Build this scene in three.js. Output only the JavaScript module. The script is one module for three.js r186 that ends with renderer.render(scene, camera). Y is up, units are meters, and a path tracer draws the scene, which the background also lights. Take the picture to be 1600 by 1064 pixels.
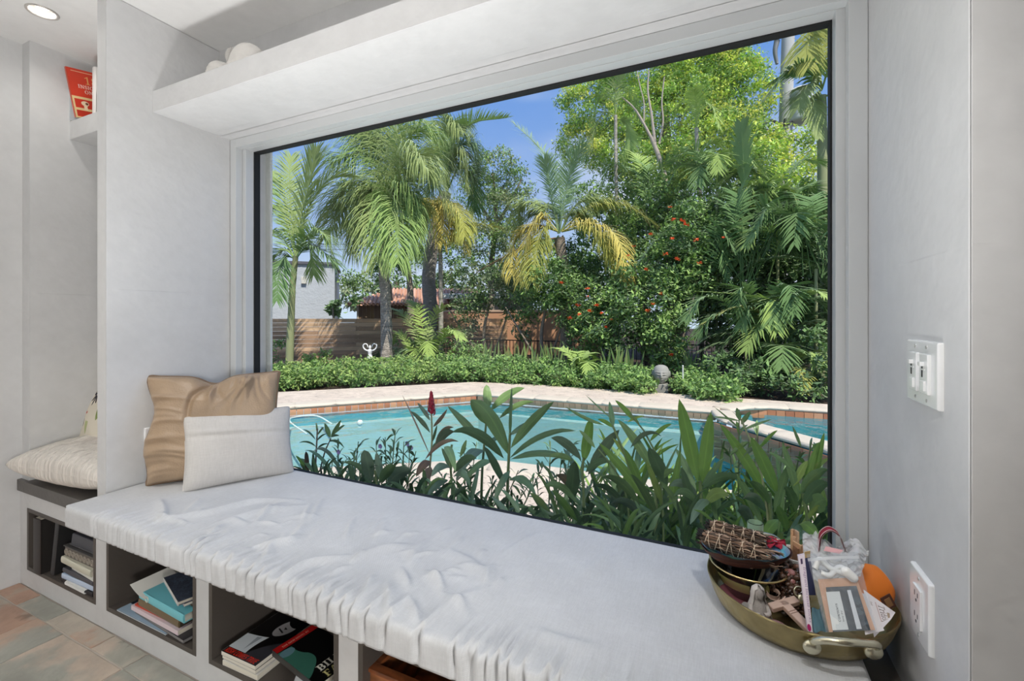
import * as THREE from 'three';
import { RoundedBoxGeometry } from 'three/addons/geometries/RoundedBoxGeometry.js';
import { mergeGeometries, mergeVertices } from 'three/addons/utils/BufferGeometryUtils.js';
import { RectAreaLightUniformsLib } from 'three/addons/lights/RectAreaLightUniformsLib.js';

// ---------------------------------------------------------------- camera, sky, sun, exposure
const scene = new THREE.Scene();
const renderer = new THREE.WebGLRenderer({ antialias: true });
renderer.toneMapping = THREE.LinearToneMapping;
renderer.toneMappingExposure = 1.0;
renderer.shadowMap.enabled = true;
RectAreaLightUniformsLib.init();

const FOCAL = 711, HORIZON = 494.5, YAW = THREE.MathUtils.degToRad(25), EYE = 1.15;   // pixels of a 1600 x 1064 frame
const camera = new THREE.PerspectiveCamera(2 * Math.atan(532 / FOCAL) * 180 / Math.PI, 1600 / 1064, 0.05, 400);
camera.position.set(0, EYE, 0);
camera.rotation.y = YAW;
camera.setViewOffset(1600, 1064, 0, 532 - HORIZON, 1600, 1064);                      // shifted lens: uprights stay upright
scene.add(camera);

const SUN_DIR = new THREE.Vector3(0.46, 0.80, 0.36).normalize();
const SUN_POWER = 5.2, LAMP = 1.0, FILL_GLOBE = [1.4, 8.5], FILL_UPLIGHT = 10.5, UNSEEN_SPOT = 3.8;  // globe and uplighter powers belong to added fill lamps; spots are unseen ceiling lamps
const sun = new THREE.DirectionalLight(new THREE.Color(1.0, 0.93, 0.80), SUN_POWER);
sun.position.copy(SUN_DIR).multiplyScalar(40); sun.name = 'sun';
sun.castShadow = true; sun.shadow.mapSize.set(4096, 4096);
Object.assign(sun.shadow.camera, { left: -26, right: 26, top: 26, bottom: -26, near: 1, far: 90 });
scene.add(sun, sun.target);

// ---------------------------------------------------------------- small tools
const V = (x, y, z) => new THREE.Vector3(x, y, z);
const RGB = (r, g, b) => new THREE.Color().setRGB(r, g, b);
const HEX = (h) => new THREE.Color(h);
function rng(seed) { let a = seed >>> 0; return () => { a = (a + 0x6D2B79F5) | 0; let t = Math.imul(a ^ (a >>> 15), 1 | a); t = (t + Math.imul(t ^ (t >>> 7), 61 | t)) ^ t; return ((t ^ (t >>> 14)) >>> 0) / 4294967296; }; }
const lerp = THREE.MathUtils.lerp, clamp = THREE.MathUtils.clamp, smooth = THREE.MathUtils.smoothstep;
// where a line of sight through a pixel of the photograph meets the upright plane z, the level y or the upright plane x
const sight = (px, py) => { const s = (px - 800) / FOCAL; return V(-Math.sin(YAW) + s * Math.cos(YAW), -(py - HORIZON) / FOCAL, -Math.cos(YAW) - s * Math.sin(YAW)); };
const at = (px, py, z) => { const d = sight(px, py); return d.multiplyScalar(z / d.z).add(V(0, EYE, 0)); };
const onLevel = (px, py, y) => { const d = sight(px, py); return d.multiplyScalar((y - EYE) / d.y).add(V(0, EYE, 0)); };

const taken = new Map();
function numbered(n) { const k = taken.get(n) ?? 0; taken.set(n, k + 1); return k ? n + '_' + String(k).padStart(3, '0') : n; }
function tag(o, label, category, group) { o.userData.label = label; o.userData.category = category; if (group) o.userData.group = group; return o; }
function thing(name, label, category, p = [0, 0, 0], turn = 0, group) {
  const o = new THREE.Group(); o.name = numbered(name); o.position.set(...(p.isVector3 ? p.toArray() : p)); o.rotation.y = turn; scene.add(o);
  return tag(o, label, category, group);
}
function part(name, geo, mat, parent, label) {
  const m = new THREE.Mesh(geo, mat); m.castShadow = m.receiveShadow = true;
  m.name = parent ? name : numbered(name); (parent ?? scene).add(m);
  if (label) m.userData.label = label;
  return m;
}
function structure(name, geo, mat, parent) { const m = part(name, geo, mat, parent); if (!parent) m.userData.kind = 'structure'; return m; }

function plain(g) {                                             // position, normal, uv only, without an index
  g = g.index ? g.toNonIndexed() : g;
  for (const k of Object.keys(g.attributes)) if (!['position', 'normal', 'uv'].includes(k)) g.deleteAttribute(k);
  if (!g.attributes.uv) g.setAttribute('uv', new THREE.BufferAttribute(new Float32Array(g.attributes.position.count * 2), 2));
  return g;
}
const join = (list) => mergeGeometries(list.map(plain), false);
function metricUV(g) {                                          // uv in metres, by the way each face looks
  g = plain(g); const p = g.attributes.position, n = g.attributes.normal, uv = g.attributes.uv;
  for (let i = 0; i < p.count; i++) {
    const ax = Math.abs(n.getX(i)), ay = Math.abs(n.getY(i)), az = Math.abs(n.getZ(i));
    if (ay >= ax && ay >= az) uv.setXY(i, p.getX(i), p.getZ(i)); else if (ax >= az) uv.setXY(i, p.getZ(i), p.getY(i)); else uv.setXY(i, p.getX(i), p.getY(i));
  }
  return g;
}
function box(x0, x1, y0, y1, z0, z1, r = 0) {
  const w = x1 - x0, h = y1 - y0, d = z1 - z0;
  const g = r ? new RoundedBoxGeometry(w, h, d, 2, r) : new THREE.BoxGeometry(w, h, d);
  return metricUV(g.translate((x0 + x1) / 2, (y0 + y1) / 2, (z0 + z1) / 2));
}
const bx = (w, h, d, x = 0, y = 0, z = 0, r = 0) => box(x - w / 2, x + w / 2, y - h / 2, y + h / 2, z - d / 2, z + d / 2, r);
function tube(pts, r, seg = 24, rad = 8) { return plain(new THREE.TubeGeometry(new THREE.CatmullRomCurve3(pts), seg, r, rad, false)); }
function taper(pts, r0, r1, seg = 16, rad = 8, wob = 0, seed = 1) {   // a branch or trunk that thins, closed at both ends
  const c = new THREE.CatmullRomCurve3(pts), fr = c.computeFrenetFrames(seg, false), P = [], U = [], I = [], R = rng(seed);
  for (let i = 0; i <= seg; i++) {
    const q = c.getPointAt(i / seg), r = lerp(r0, r1, i / seg);
    for (let j = 0; j <= rad; j++) { const a = j / rad * Math.PI * 2, k = r * (1 + wob * (R() - 0.5) * (j < rad ? 1 : 0)); const v = q.clone().addScaledVector(fr.normals[i], Math.cos(a) * k).addScaledVector(fr.binormals[i], Math.sin(a) * k); P.push(v.x, v.y, v.z); U.push(j / rad * r0 * 6, i / seg * c.getLength()); }
  }
  const w = rad + 1; for (let i = 0; i < seg; i++) for (let j = 0; j < rad; j++) I.push(i * w + j, (i + 1) * w + j, i * w + j + 1, i * w + j + 1, (i + 1) * w + j, (i + 1) * w + j + 1);
  if (wob) for (let i = 0; i <= seg; i++) for (let k = 0; k < 3; k++) P[(i * w + rad) * 3 + k] = P[i * w * 3 + k];
  for (const [i, flip] of [[0, 1], [seg, 0]]) { const q = c.getPointAt(i / seg), m = P.length / 3; P.push(q.x, q.y, q.z); U.push(0, 0); for (let j = 0; j < rad; j++) flip ? I.push(m, i * w + j + 1, i * w + j) : I.push(m, i * w + j, i * w + j + 1); }
  const g = new THREE.BufferGeometry(); g.setAttribute('position', new THREE.Float32BufferAttribute(P, 3)); g.setAttribute('uv', new THREE.Float32BufferAttribute(U, 2)); g.setIndex(I); g.computeVertexNormals(); return plain(g);
}
function turned(profile, seg = 40) { return plain(new THREE.LatheGeometry(profile.map(([r, y]) => new THREE.Vector2(r, y)), seg)); }
function grid(nu, nv, f, flip = false) {                        // a sheet of points f(u, v)
  const P = [], U = [], I = [];
  for (let i = 0; i <= nv; i++) for (let j = 0; j <= nu; j++) { const p = f(j / nu, i / nv); P.push(p.x, p.y, p.z); U.push(p.u ?? j / nu, p.v ?? i / nv); }
  for (let i = 0; i < nv; i++) for (let j = 0; j < nu; j++) { const a = i * (nu + 1) + j, b = a + 1, c = a + nu + 1, d = c + 1; flip ? I.push(a, c, b, b, c, d) : I.push(a, b, c, b, d, c); }
  const g = new THREE.BufferGeometry(); g.setAttribute('position', new THREE.Float32BufferAttribute(P, 3)); g.setAttribute('uv', new THREE.Float32BufferAttribute(U, 2)); g.setIndex(I); g.computeVertexNormals(); return g;
}
function slab(outline, y0, y1, holes = [], bevel = 0) {          // plan outline [[x, z]...] raised from y0 to y1
  const path = (pts, P) => { pts.forEach(([x, z], i) => (i ? P.lineTo(x, -z) : P.moveTo(x, -z))); P.closePath(); return P; };
  const s = path(outline, new THREE.Shape()); for (const h of holes) s.holes.push(path(h, new THREE.Path()));
  const g = new THREE.ExtrudeGeometry(s, { depth: y1 - y0 - (bevel ? 2 * bevel : 0), bevelEnabled: !!bevel, bevelSize: bevel, bevelThickness: bevel, bevelOffset: bevel ? -bevel : 0, bevelSegments: 3 });
  return metricUV(g.rotateX(-Math.PI / 2).translate(0, y0 + bevel, 0));
}

// tileable noise
function lattice(n, seed) { const R = rng(seed), a = new Float32Array(n * n); for (let i = 0; i < a.length; i++) a[i] = R(); return (u, v) => { u = ((u % 1) + 1) % 1 * n; v = ((v % 1) + 1) % 1 * n; const i = Math.floor(u) % n, j = Math.floor(v) % n, s = u - Math.floor(u), t = v - Math.floor(v), f = s * s * (3 - 2 * s), g = t * t * (3 - 2 * t), i1 = (i + 1) % n, j1 = (j + 1) % n; return lerp(lerp(a[j * n + i], a[j * n + i1], f), lerp(a[j1 * n + i], a[j1 * n + i1], f), g); }; }
function fbm(n, oct, seed) { const L = []; for (let k = 0; k < oct; k++) L.push(lattice(n << k, seed + 17 * k)); return (u, v) => { let s = 0, w = 0, a = 1; for (const f of L) { s += a * f(u, v); w += a; a *= 0.55; } return s / w; }; }
function texture(size, f, srgb = true, rep) {                    // f(u, v) -> [r, g, b] in 0..1 or one value
  const [w, h] = [].concat(size, size), d = new Uint8Array(w * h * 4);
  for (let j = 0; j < h; j++) for (let i = 0; i < w; i++) { const c = f((i + 0.5) / w, (j + 0.5) / h), o = (j * w + i) * 4; for (let k = 0; k < 3; k++) d[o + k] = clamp(Math.round(255 * (c.length ? c[k] : c)), 0, 255); d[o + 3] = 255; }
  const t = new THREE.DataTexture(d, w, h); t.wrapS = t.wrapT = THREE.RepeatWrapping; t.magFilter = THREE.LinearFilter; t.minFilter = THREE.LinearMipmapLinearFilter; t.generateMipmaps = true;
  if (srgb) t.colorSpace = THREE.SRGBColorSpace; if (rep) t.repeat.set(...rep); t.needsUpdate = true; return t;
}
function again(t, x, y) { const c = t.clone(); c.repeat.set(x, y ?? x); c.needsUpdate = true; return c; }
function printed(w, h, draw) { const c = document.createElement('canvas'); c.width = w; c.height = h; const g = c.getContext('2d'); draw(g, w, h); const t = new THREE.CanvasTexture(c); t.colorSpace = THREE.SRGBColorSpace; t.anisotropy = 8; return t; }
const matte = (color, rough = 0.8, more = {}) => new THREE.MeshStandardMaterial({ color: color.isColor ? color : HEX(color), roughness: rough, ...more });
const shiny = (o) => new THREE.MeshPhysicalMaterial(o);

// the sky: clear air, paler towards the horizon, with thin high cloud all the way round
{
  const W = 1024, H = 512, d = new Float32Array(W * H * 4), n1 = fbm(4, 6, 5), n2 = fbm(8, 5, 9);
  for (let j = 0; j < H; j++) for (let i = 0; i < W; i++) {
    const up = ((j + 0.5) / H - 0.5) * Math.PI, s = Math.max(0, Math.sin(up)), o = (j * W + i) * 4, u = i / W;
    const k = Math.pow(1 - s, 3.2), c = [lerp(0.085, 0.66, k), lerp(0.27, 0.80, k), lerp(0.74, 0.97, k)];
    const veil = smooth(n1(u * 2, up * 1.6 + 0.3 * n2(u, up)), 0.42, 0.76) * 0.8 * smooth(up, -0.02, 0.1);
    for (let m = 0; m < 3; m++) d[o + m] = lerp(c[m], [0.86, 0.89, 0.93][m], veil);
    d[o + 3] = 1;
  }
  const t = new THREE.DataTexture(d, W, H, THREE.RGBAFormat, THREE.FloatType); t.mapping = THREE.EquirectangularReflectionMapping; t.magFilter = THREE.LinearFilter; t.needsUpdate = true;
  scene.background = t; scene.environment = t;
}

// ================================================================ the room
const XL = -2.036, XR = 0.31, ZW = -1.335, CEIL = 2.33, PIER = 0.063, FRONT = -0.875;
const plasterNoise = fbm(6, 6, 21), plasterFine = fbm(40, 3, 33);
const tPlaster = texture(512, (u, v) => { const k = 0.955 + 0.06 * (plasterNoise(u, v) - 0.5) + 0.03 * (plasterFine(u, v) - 0.5); return [k, k, k]; });
const tTrowel = texture(512, (u, v) => 0.5 + 0.9 * (plasterNoise(u + 0.3, v * 1.3) - 0.5) + 0.35 * (plasterFine(u, v) - 0.5), false);
const paint = new THREE.MeshStandardMaterial({ color: RGB(0.68, 0.685, 0.69), roughness: 0.72, map: again(tPlaster, 0.8), bumpMap: again(tTrowel, 0.8), bumpScale: 0.004 });
const paintWhite = new THREE.MeshStandardMaterial({ color: RGB(0.80, 0.80, 0.795), roughness: 0.7, map: again(tPlaster, 0.7), bumpMap: again(tTrowel, 0.7), bumpScale: 0.002 });
const unseenWallPaint = matte(RGB(0.17, 0.18, 0.19), 0.8);  // dark tone of the unseen walls, chosen to cut light reflected into the niche
const enamel = shiny({ color: RGB(0.58, 0.60, 0.61), roughness: 0.32, clearcoat: 0.15 });
const ROOM_BACK = 4.2, ROOM_RIGHT = 2.9, OUT = -1.487;

{ // floor of worn stone tiles, each its own piece
  const base = structure('floor', box(-2.9, ROOM_RIGHT + 0.15, -0.22, -0.0035, -1.0, ROOM_BACK + 0.15), matte(RGB(0.50, 0.45, 0.40), 0.95));
  const n = fbm(3, 6, 51), n2 = fbm(7, 5, 57), n3 = fbm(24, 4, 61), n4 = fbm(2, 3, 66);
  const bump = texture(512, (u, v) => 0.5 + 0.5 * (n2(u, v) - 0.5) + 0.4 * (n3(u, v) - 0.5), false);
  const mats = [];
  for (let k = 0; k < 8; k++) {
    const pal = [[0.737, 0.679, 0.621], [0.684, 0.662, 0.619], [0.601, 0.601, 0.565], [0.739, 0.638, 0.565], [0.712, 0.676, 0.625], [0.643, 0.636, 0.593], [0.695, 0.572, 0.499], [0.677, 0.641, 0.590]][k], other = [[0.624, 0.624, 0.588], [0.764, 0.663, 0.597], [0.718, 0.667, 0.616], [0.648, 0.648, 0.612], [0.710, 0.594, 0.521], [0.760, 0.702, 0.644], [0.681, 0.652, 0.609], [0.567, 0.567, 0.538]][k];
    const t = texture(256, (u, v) => { const m = smooth(n(u + k * 0.37, v + k * 0.21), 0.42, 0.60), w = 0.90 + 0.2 * n2(u + k * 0.1, v) + 0.08 * (n3(u, v) - 0.5), dk = smooth(n2(u * 1.0 + 0.3 * k, v + 0.6), 0.70, 0.80) * 0.2; return [0, 1, 2].map((c) => lerp(pal[c], other[c], m) * w * (1 - dk)); });
    mats.push(new THREE.MeshStandardMaterial({ map: t, roughness: 0.55, bumpMap: bump, bumpScale: 0.004 }));
  }
  const R = rng(8); let count = 0;
  const tile = (x0, x1, z0, z1, k) => {
    if (count++ > 290) return;
    const j = 0.0025, w = x1 - x0 - 2 * j, d = z1 - z0 - 2 * j, s = new THREE.Shape(), pts = [];
    for (const [ax, az, bx_, bz] of [[0, 0, 1, 0], [1, 0, 1, 1], [1, 1, 0, 1], [0, 1, 0, 0]]) for (let i = 0; i < 4; i++) { const t = i / 4; pts.push([(ax + (bx_ - ax) * t - 0.5) * w + (R() - 0.5) * 0.004, (az + (bz - az) * t - 0.5) * d + (R() - 0.5) * 0.004]); }
    pts.forEach(([x, y], i) => (i ? s.lineTo(x, y) : s.moveTo(x, y))); s.closePath();
    const g = plain(new THREE.ExtrudeGeometry(s, { depth: 0.0105, bevelEnabled: true, bevelSize: 0.002, bevelOffset: -0.002, bevelThickness: 0.0015, bevelSegments: 1 }));
    const p = g.attributes.position, uv = g.attributes.uv, ou = R(), ov = R(); for (let i = 0; i < p.count; i++) uv.setXY(i, p.getX(i) * 1.6 + ou, p.getY(i) * 1.6 + ov);
    g.rotateX(-Math.PI / 2).translate((x0 + x1) / 2, -0.012, (z0 + z1) / 2);
    part('tile', g, mats[k ?? Math.floor(R() * 8)], base);
  };
  const first = [[-2.76, -2.56, 6], [-2.56, -2.32, 2], [-2.32, -1.99, 4], [-1.99, -1.78, 5], [-1.78, -1.40, 2], [-1.40, -1.0, 1]];
  for (const [a, b, k] of first) tile(a, b, -0.885, -0.81, k);
  const rows = [[-0.81, -0.42, [[-2.76, -2.375, 6], [-2.375, -2.174, 3], [-2.174, -1.78, 0], [-1.78, -1.39, 2]]]];
  for (const [z0, z1, list] of rows) for (const [a, b, k] of list) tile(a, b, z0, z1, k);
  for (let x = -1.39, i = 0; x < ROOM_RIGHT; x += 0.39, i++) { if (x + 0.39 < 0.4) tile(Math.max(x, i ? x : -1.0), x + 0.39, -0.885, -0.81); tile(x, Math.min(x + 0.39, ROOM_RIGHT), -0.81, -0.42); }
  for (let z = -0.42, r = 0; z < ROOM_BACK; z += 0.39, r++) for (let x = -2.76 - (r % 2 ? 0 : 0.195); x < ROOM_RIGHT; x += 0.39) tile(Math.max(x, -2.76), Math.min(x + 0.39, ROOM_RIGHT), z, Math.min(z + 0.39, ROOM_BACK));
}
{ // ceiling slab with a round hole where each recessed lamp sits
  const spots = [[-2.392, -0.828], [-1.55, -0.33], [-0.70, -0.33], [0.12, -0.33], [2.2, 1.2], [-1.2, 0.6], [0.4, 0.6], [-1.9, 1.7], [0.0, 1.7], [1.9, 1.7], [-1.9, 3.2], [0, 3.2], [1.9, 3.2]];  // first lamp is seen; the others are unseen, placed to light room and seat
  const hole = (x, z, r) => Array.from({ length: 32 }, (_, i) => [x + r * Math.cos(i / 32 * 2 * Math.PI), z - r * Math.sin(i / 32 * 2 * Math.PI)]);
  structure('ceiling', join([slab([[-2.95, OUT - 0.02], [ROOM_RIGHT + 0.15, OUT - 0.02], [ROOM_RIGHT + 0.15, ROOM_BACK + 0.15], [-2.95, ROOM_BACK + 0.15]], CEIL, CEIL + 0.09, spots.map(([x, z]) => hole(x, z, 0.042))), box(-2.95, ROOM_RIGHT + 0.15, CEIL + 0.09, CEIL + 0.25, OUT - 0.02, ROOM_BACK + 0.15)]), paintWhite);
  const trim = turned([[0.040, 0.03], [0.036, 0.012], [0.034, 0.004], [0.0395, -0.003], [0.047, -0.005], [0.0485, -0.003], [0.0485, 0.0]], 48);
  const lens = turned([[0, 0.02], [0.02, 0.0195], [0.0235, 0.018], [0.0235, 0.026], [0, 0.027]], 32), inner = turned([[0.0375, 0.012], [0.030, 0.019], [0.0235, 0.022], [0.0235, 0.03], [0.041, 0.03]], 40);
  const glow = new THREE.MeshStandardMaterial({ color: RGB(0.9, 0.88, 0.82), emissive: RGB(1, 0.93, 0.80), emissiveIntensity: 2.2 }), nickel = matte(RGB(0.55, 0.53, 0.50), 0.35, { metalness: 0.6 }), cup = matte(RGB(0.62, 0.60, 0.56), 0.45, { metalness: 0.3 });
  spots.forEach(([x, z], i) => {
    const d = thing('recessed_ceiling_light', i ? 'unseen recessed ceiling lamp with a brushed metal ring, placed to light the room and seat' : 'round recessed ceiling lamp with a brushed metal ring, switched on above the small cushioned bench', 'ceiling light', [x, CEIL, z], 0, i ? 'unseen ceiling lamps placed to light the room and seat' : undefined);
    part('ring', trim, nickel, d); part('reflector', inner, cup, d); part('lens', lens, glow, d, 'glowing warm white lens');
    if (i > 0 && i < 4) { const l = new THREE.SpotLight(RGB(1, 0.985, 0.96), UNSEEN_SPOT, 0, 0.46, 0.9); l.position.set(0, -0.006, 0); l.target.position.set(i === 3 ? -0.2 : 0, -1.82, -0.93); l.shadow.radius = 3; l.castShadow = true; l.name = 'lamp'; d.add(l, l.target); return; }   // three unseen ones, aimed to light the mattress on the window seat
    const l = new THREE.RectAreaLight(RGB(1, 0.96, 0.90), (i ? 230 : 170) * LAMP, 0.042, 0.042); l.position.set(0, 0.014, 0); l.rotation.x = -Math.PI / 2; l.name = 'lamp'; d.add(l);
  });
}
for (const [x, y, z, label] of [[-1.75, 0.95, 0.30, 'added round white globe fill lamp on a slim stand nearer the nook wall'], [1.15, 0.95, 0.55, 'added round white globe fill lamp on a slim stand nearer the far plain wall']]) {   // added fill lamps, unseen behind the camera, brightening walls, floor and bench
  const g = thing('added_globe_lamp', label, 'added floor lamp', [x, 0, z], 0);
  part('lamp_shade', new THREE.SphereGeometry(0.2, 48, 32).translate(0, y, 0), new THREE.MeshStandardMaterial({ color: RGB(0.8, 0.8, 0.78), roughness: 0.8, emissive: RGB(1, 0.97, 0.92), emissiveIntensity: 1.6 }), g);
  part('stand', turned([[0, 0], [0.13, 0], [0.13, 0.012], [0.02, 0.02], [0.011, 0.04], [0.011, y - 0.2], [0, y - 0.2]]), matte(RGB(0.2, 0.19, 0.18), 0.4), g);
  const l = new THREE.PointLight(RGB(1, 0.98, 0.95), FILL_GLOBE[x > 0 ? 1 : 0]); l.position.y = y; l.shadow.radius = 10; l.castShadow = true; l.name = 'lamp'; g.add(l);
}
for (const [x, z, label] of [[-1.35, -0.45, 'added short black uplighter can on the floor nearer the bench, out of view'], [-0.2, -0.45, 'added short black uplighter can on the floor further from the bench, out of view']]) {   // added uplighters, unseen, that brighten the ceiling and the underside of the shelf
  const g = thing('added_floor_uplighter', label, 'added floor lamp', [x, 0, z], 0), H = 0.2;
  part('can', turned([[0, 0], [0.10, 0], [0.105, 0.004], [0.105, H], [0.100, H], [0.100, 0.02], [0, 0.02]], 48), matte(RGB(0.05, 0.05, 0.05), 0.5), g);
  part('lamp_lens', turned([[0, H - 0.006], [0.099, H - 0.006], [0.099, H - 0.012], [0, H - 0.012]], 40), new THREE.MeshStandardMaterial({ color: RGB(0.8, 0.8, 0.8), roughness: 0.6, emissive: RGB(1, 0.98, 0.94), emissiveIntensity: 2 }), g);
  const l = new THREE.SpotLight(RGB(1, 0.995, 0.985), FILL_UPLIGHT, 0, 0.85, 0.8); l.position.y = H + 0.005; l.target.position.set(0, 2, 0); l.shadow.radius = 5; l.castShadow = true; l.name = 'lamp'; g.add(l, l.target);
}
// walls
structure('wall_left', join([box(-2.95, -2.76, -0.05, CEIL, FRONT - 0.02, ROOM_BACK + 0.15), box(-2.95, -2.69, -0.05, CEIL, OUT, FRONT - 0.016)]), paint);
structure('wall_back', box(-2.95, ROOM_RIGHT + 0.15, -0.05, CEIL, ROOM_BACK, ROOM_BACK + 0.15), unseenWallPaint);
structure('wall_far_right', box(ROOM_RIGHT, ROOM_RIGHT + 0.15, -0.05, CEIL, -0.845, ROOM_BACK), unseenWallPaint);
structure('wall_right', box(XR, ROOM_RIGHT + 0.15, -0.05, CEIL, OUT, -0.845, 0.004), paint);
structure('wall_partition', box(XL - PIER, XL, 0.403, CEIL, ZW, FRONT, 0.004), paint);
structure('wall_front', join([box(-2.69, XL + 0.033, -0.3, CEIL, OUT, ZW), box(XL, XR + 0.02, 1.952, CEIL, OUT, -1.285), box(XL, XR + 0.02, -0.3, 0.430, OUT, ZW), box(0.275, XR + 0.01, 0.4, 1.953, OUT, ZW - 0.001)]), paint);

{ // the big fixed window: stepped white frame, black gasket, one pane
  const ring = (x0, x1, y0, y1, w, z0, z1) => { const b = 0.0015; return join([box(x0, x0 + w, y0, y1, z0, z1, b), box(x1 - w, x1, y0, y1, z0, z1, b), box(x0 + w - 0.001, x1 - w + 0.001, y1 - w, y1, z0, z1, b), box(x0 + w - 0.001, x1 - w + 0.001, y0, y0 + w, z0, z1, b)]); };
  const w = thing('window_1', 'x', 'x', [0, 0, 0]); w.userData = { kind: 'structure' };
  part('casing', ring(-2.034, 0.309, 0.434, 1.951, 0.038, ZW - 0.03, ZW + 0.002), enamel, w);
  part('frame', ring(-2.0, 0.275, 0.434, 1.936, 0.024, ZW - 0.072, ZW - 0.031), enamel, w);
  part('gasket', ring(-1.981, 0.256, 0.462, 1.917, 0.010, ZW - 0.100, ZW - 0.070), matte(RGB(0.008, 0.009, 0.010), 0.75), w, 'black rubber gasket');
  const glass = shiny({ color: RGB(0.97, 0.985, 0.98), roughness: 0, transmission: 1, thickness: 0, ior: 1.5, specularIntensity: 0.25, transparent: false });
  part('pane', new THREE.PlaneGeometry(2.23, 1.45).translate(-0.8625, 1.190, ZW - 0.088), glass, w);
  part('outer_sill', box(-1.99, 0.262, 0.40, 0.432, OUT - 0.03, ZW - 0.1, 0.004), enamel, w);
}
{ // rendered outside face of the house with the deep window opening, and the low roof edge
  const stucco = new THREE.MeshStandardMaterial({ color: RGB(0.62, 0.64, 0.62), roughness: 0.92, bumpMap: again(tTrowel, 1.5), bumpScale: 0.01 });
  structure('wall_outside', join([box(-4.6, -1.972, -0.35, 2.45, OUT - 0.012, OUT - 0.001), box(0.262, 3.4, -0.35, 2.45, OUT - 0.012, OUT - 0.001), box(-1.972, 0.262, 1.965, 2.45, OUT - 0.012, OUT - 0.001), box(-1.972, 0.262, -0.35, 0.43, OUT - 0.012, OUT - 0.001)]), stucco);
}
{ // shelves over the seats, one board deep and thick
  const s = part('wall_shelf', box(XL, XR, 1.952, 2.036, -1.29, -1.023, 0.003), paint); tag(s, 'thick painted grey shelf running across above the large window', 'shelf');
  const n = part('wall_shelf', box(-2.692, XL - PIER, 1.952, 2.036, ZW, -1.023, 0.003), paint); tag(n, 'short thick grey shelf in the narrow nook, books standing on it', 'shelf');
}
{ // unseen cabinet beside the camera, placed to keep light off the near wall end
  const c = thing('unseen_tall_cabinet', 'unseen tall dark wooden cabinet beside the camera, placed to darken the near wall end', 'cabinet', [0.835, 0, -0.40]), w = matte(RGB(0.10, 0.075, 0.055), 0.6);
  part('body', bx(0.84, 2.1, 0.5, 0, 1.05, 0, 0.004), w, c);
  for (const k of [-1, 1]) { const d = part('door', bx(0.40, 2.0, 0.02, k * 0.208, 1.06, 0.262, 0.003), w, c); part('handle', bx(0.012, 0.2, 0.02, k * 0.03, 1.05, 0.284, 0.003), matte(RGB(0.4, 0.38, 0.35), 0.4, { metalness: 0.7 }), d); }
}
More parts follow.
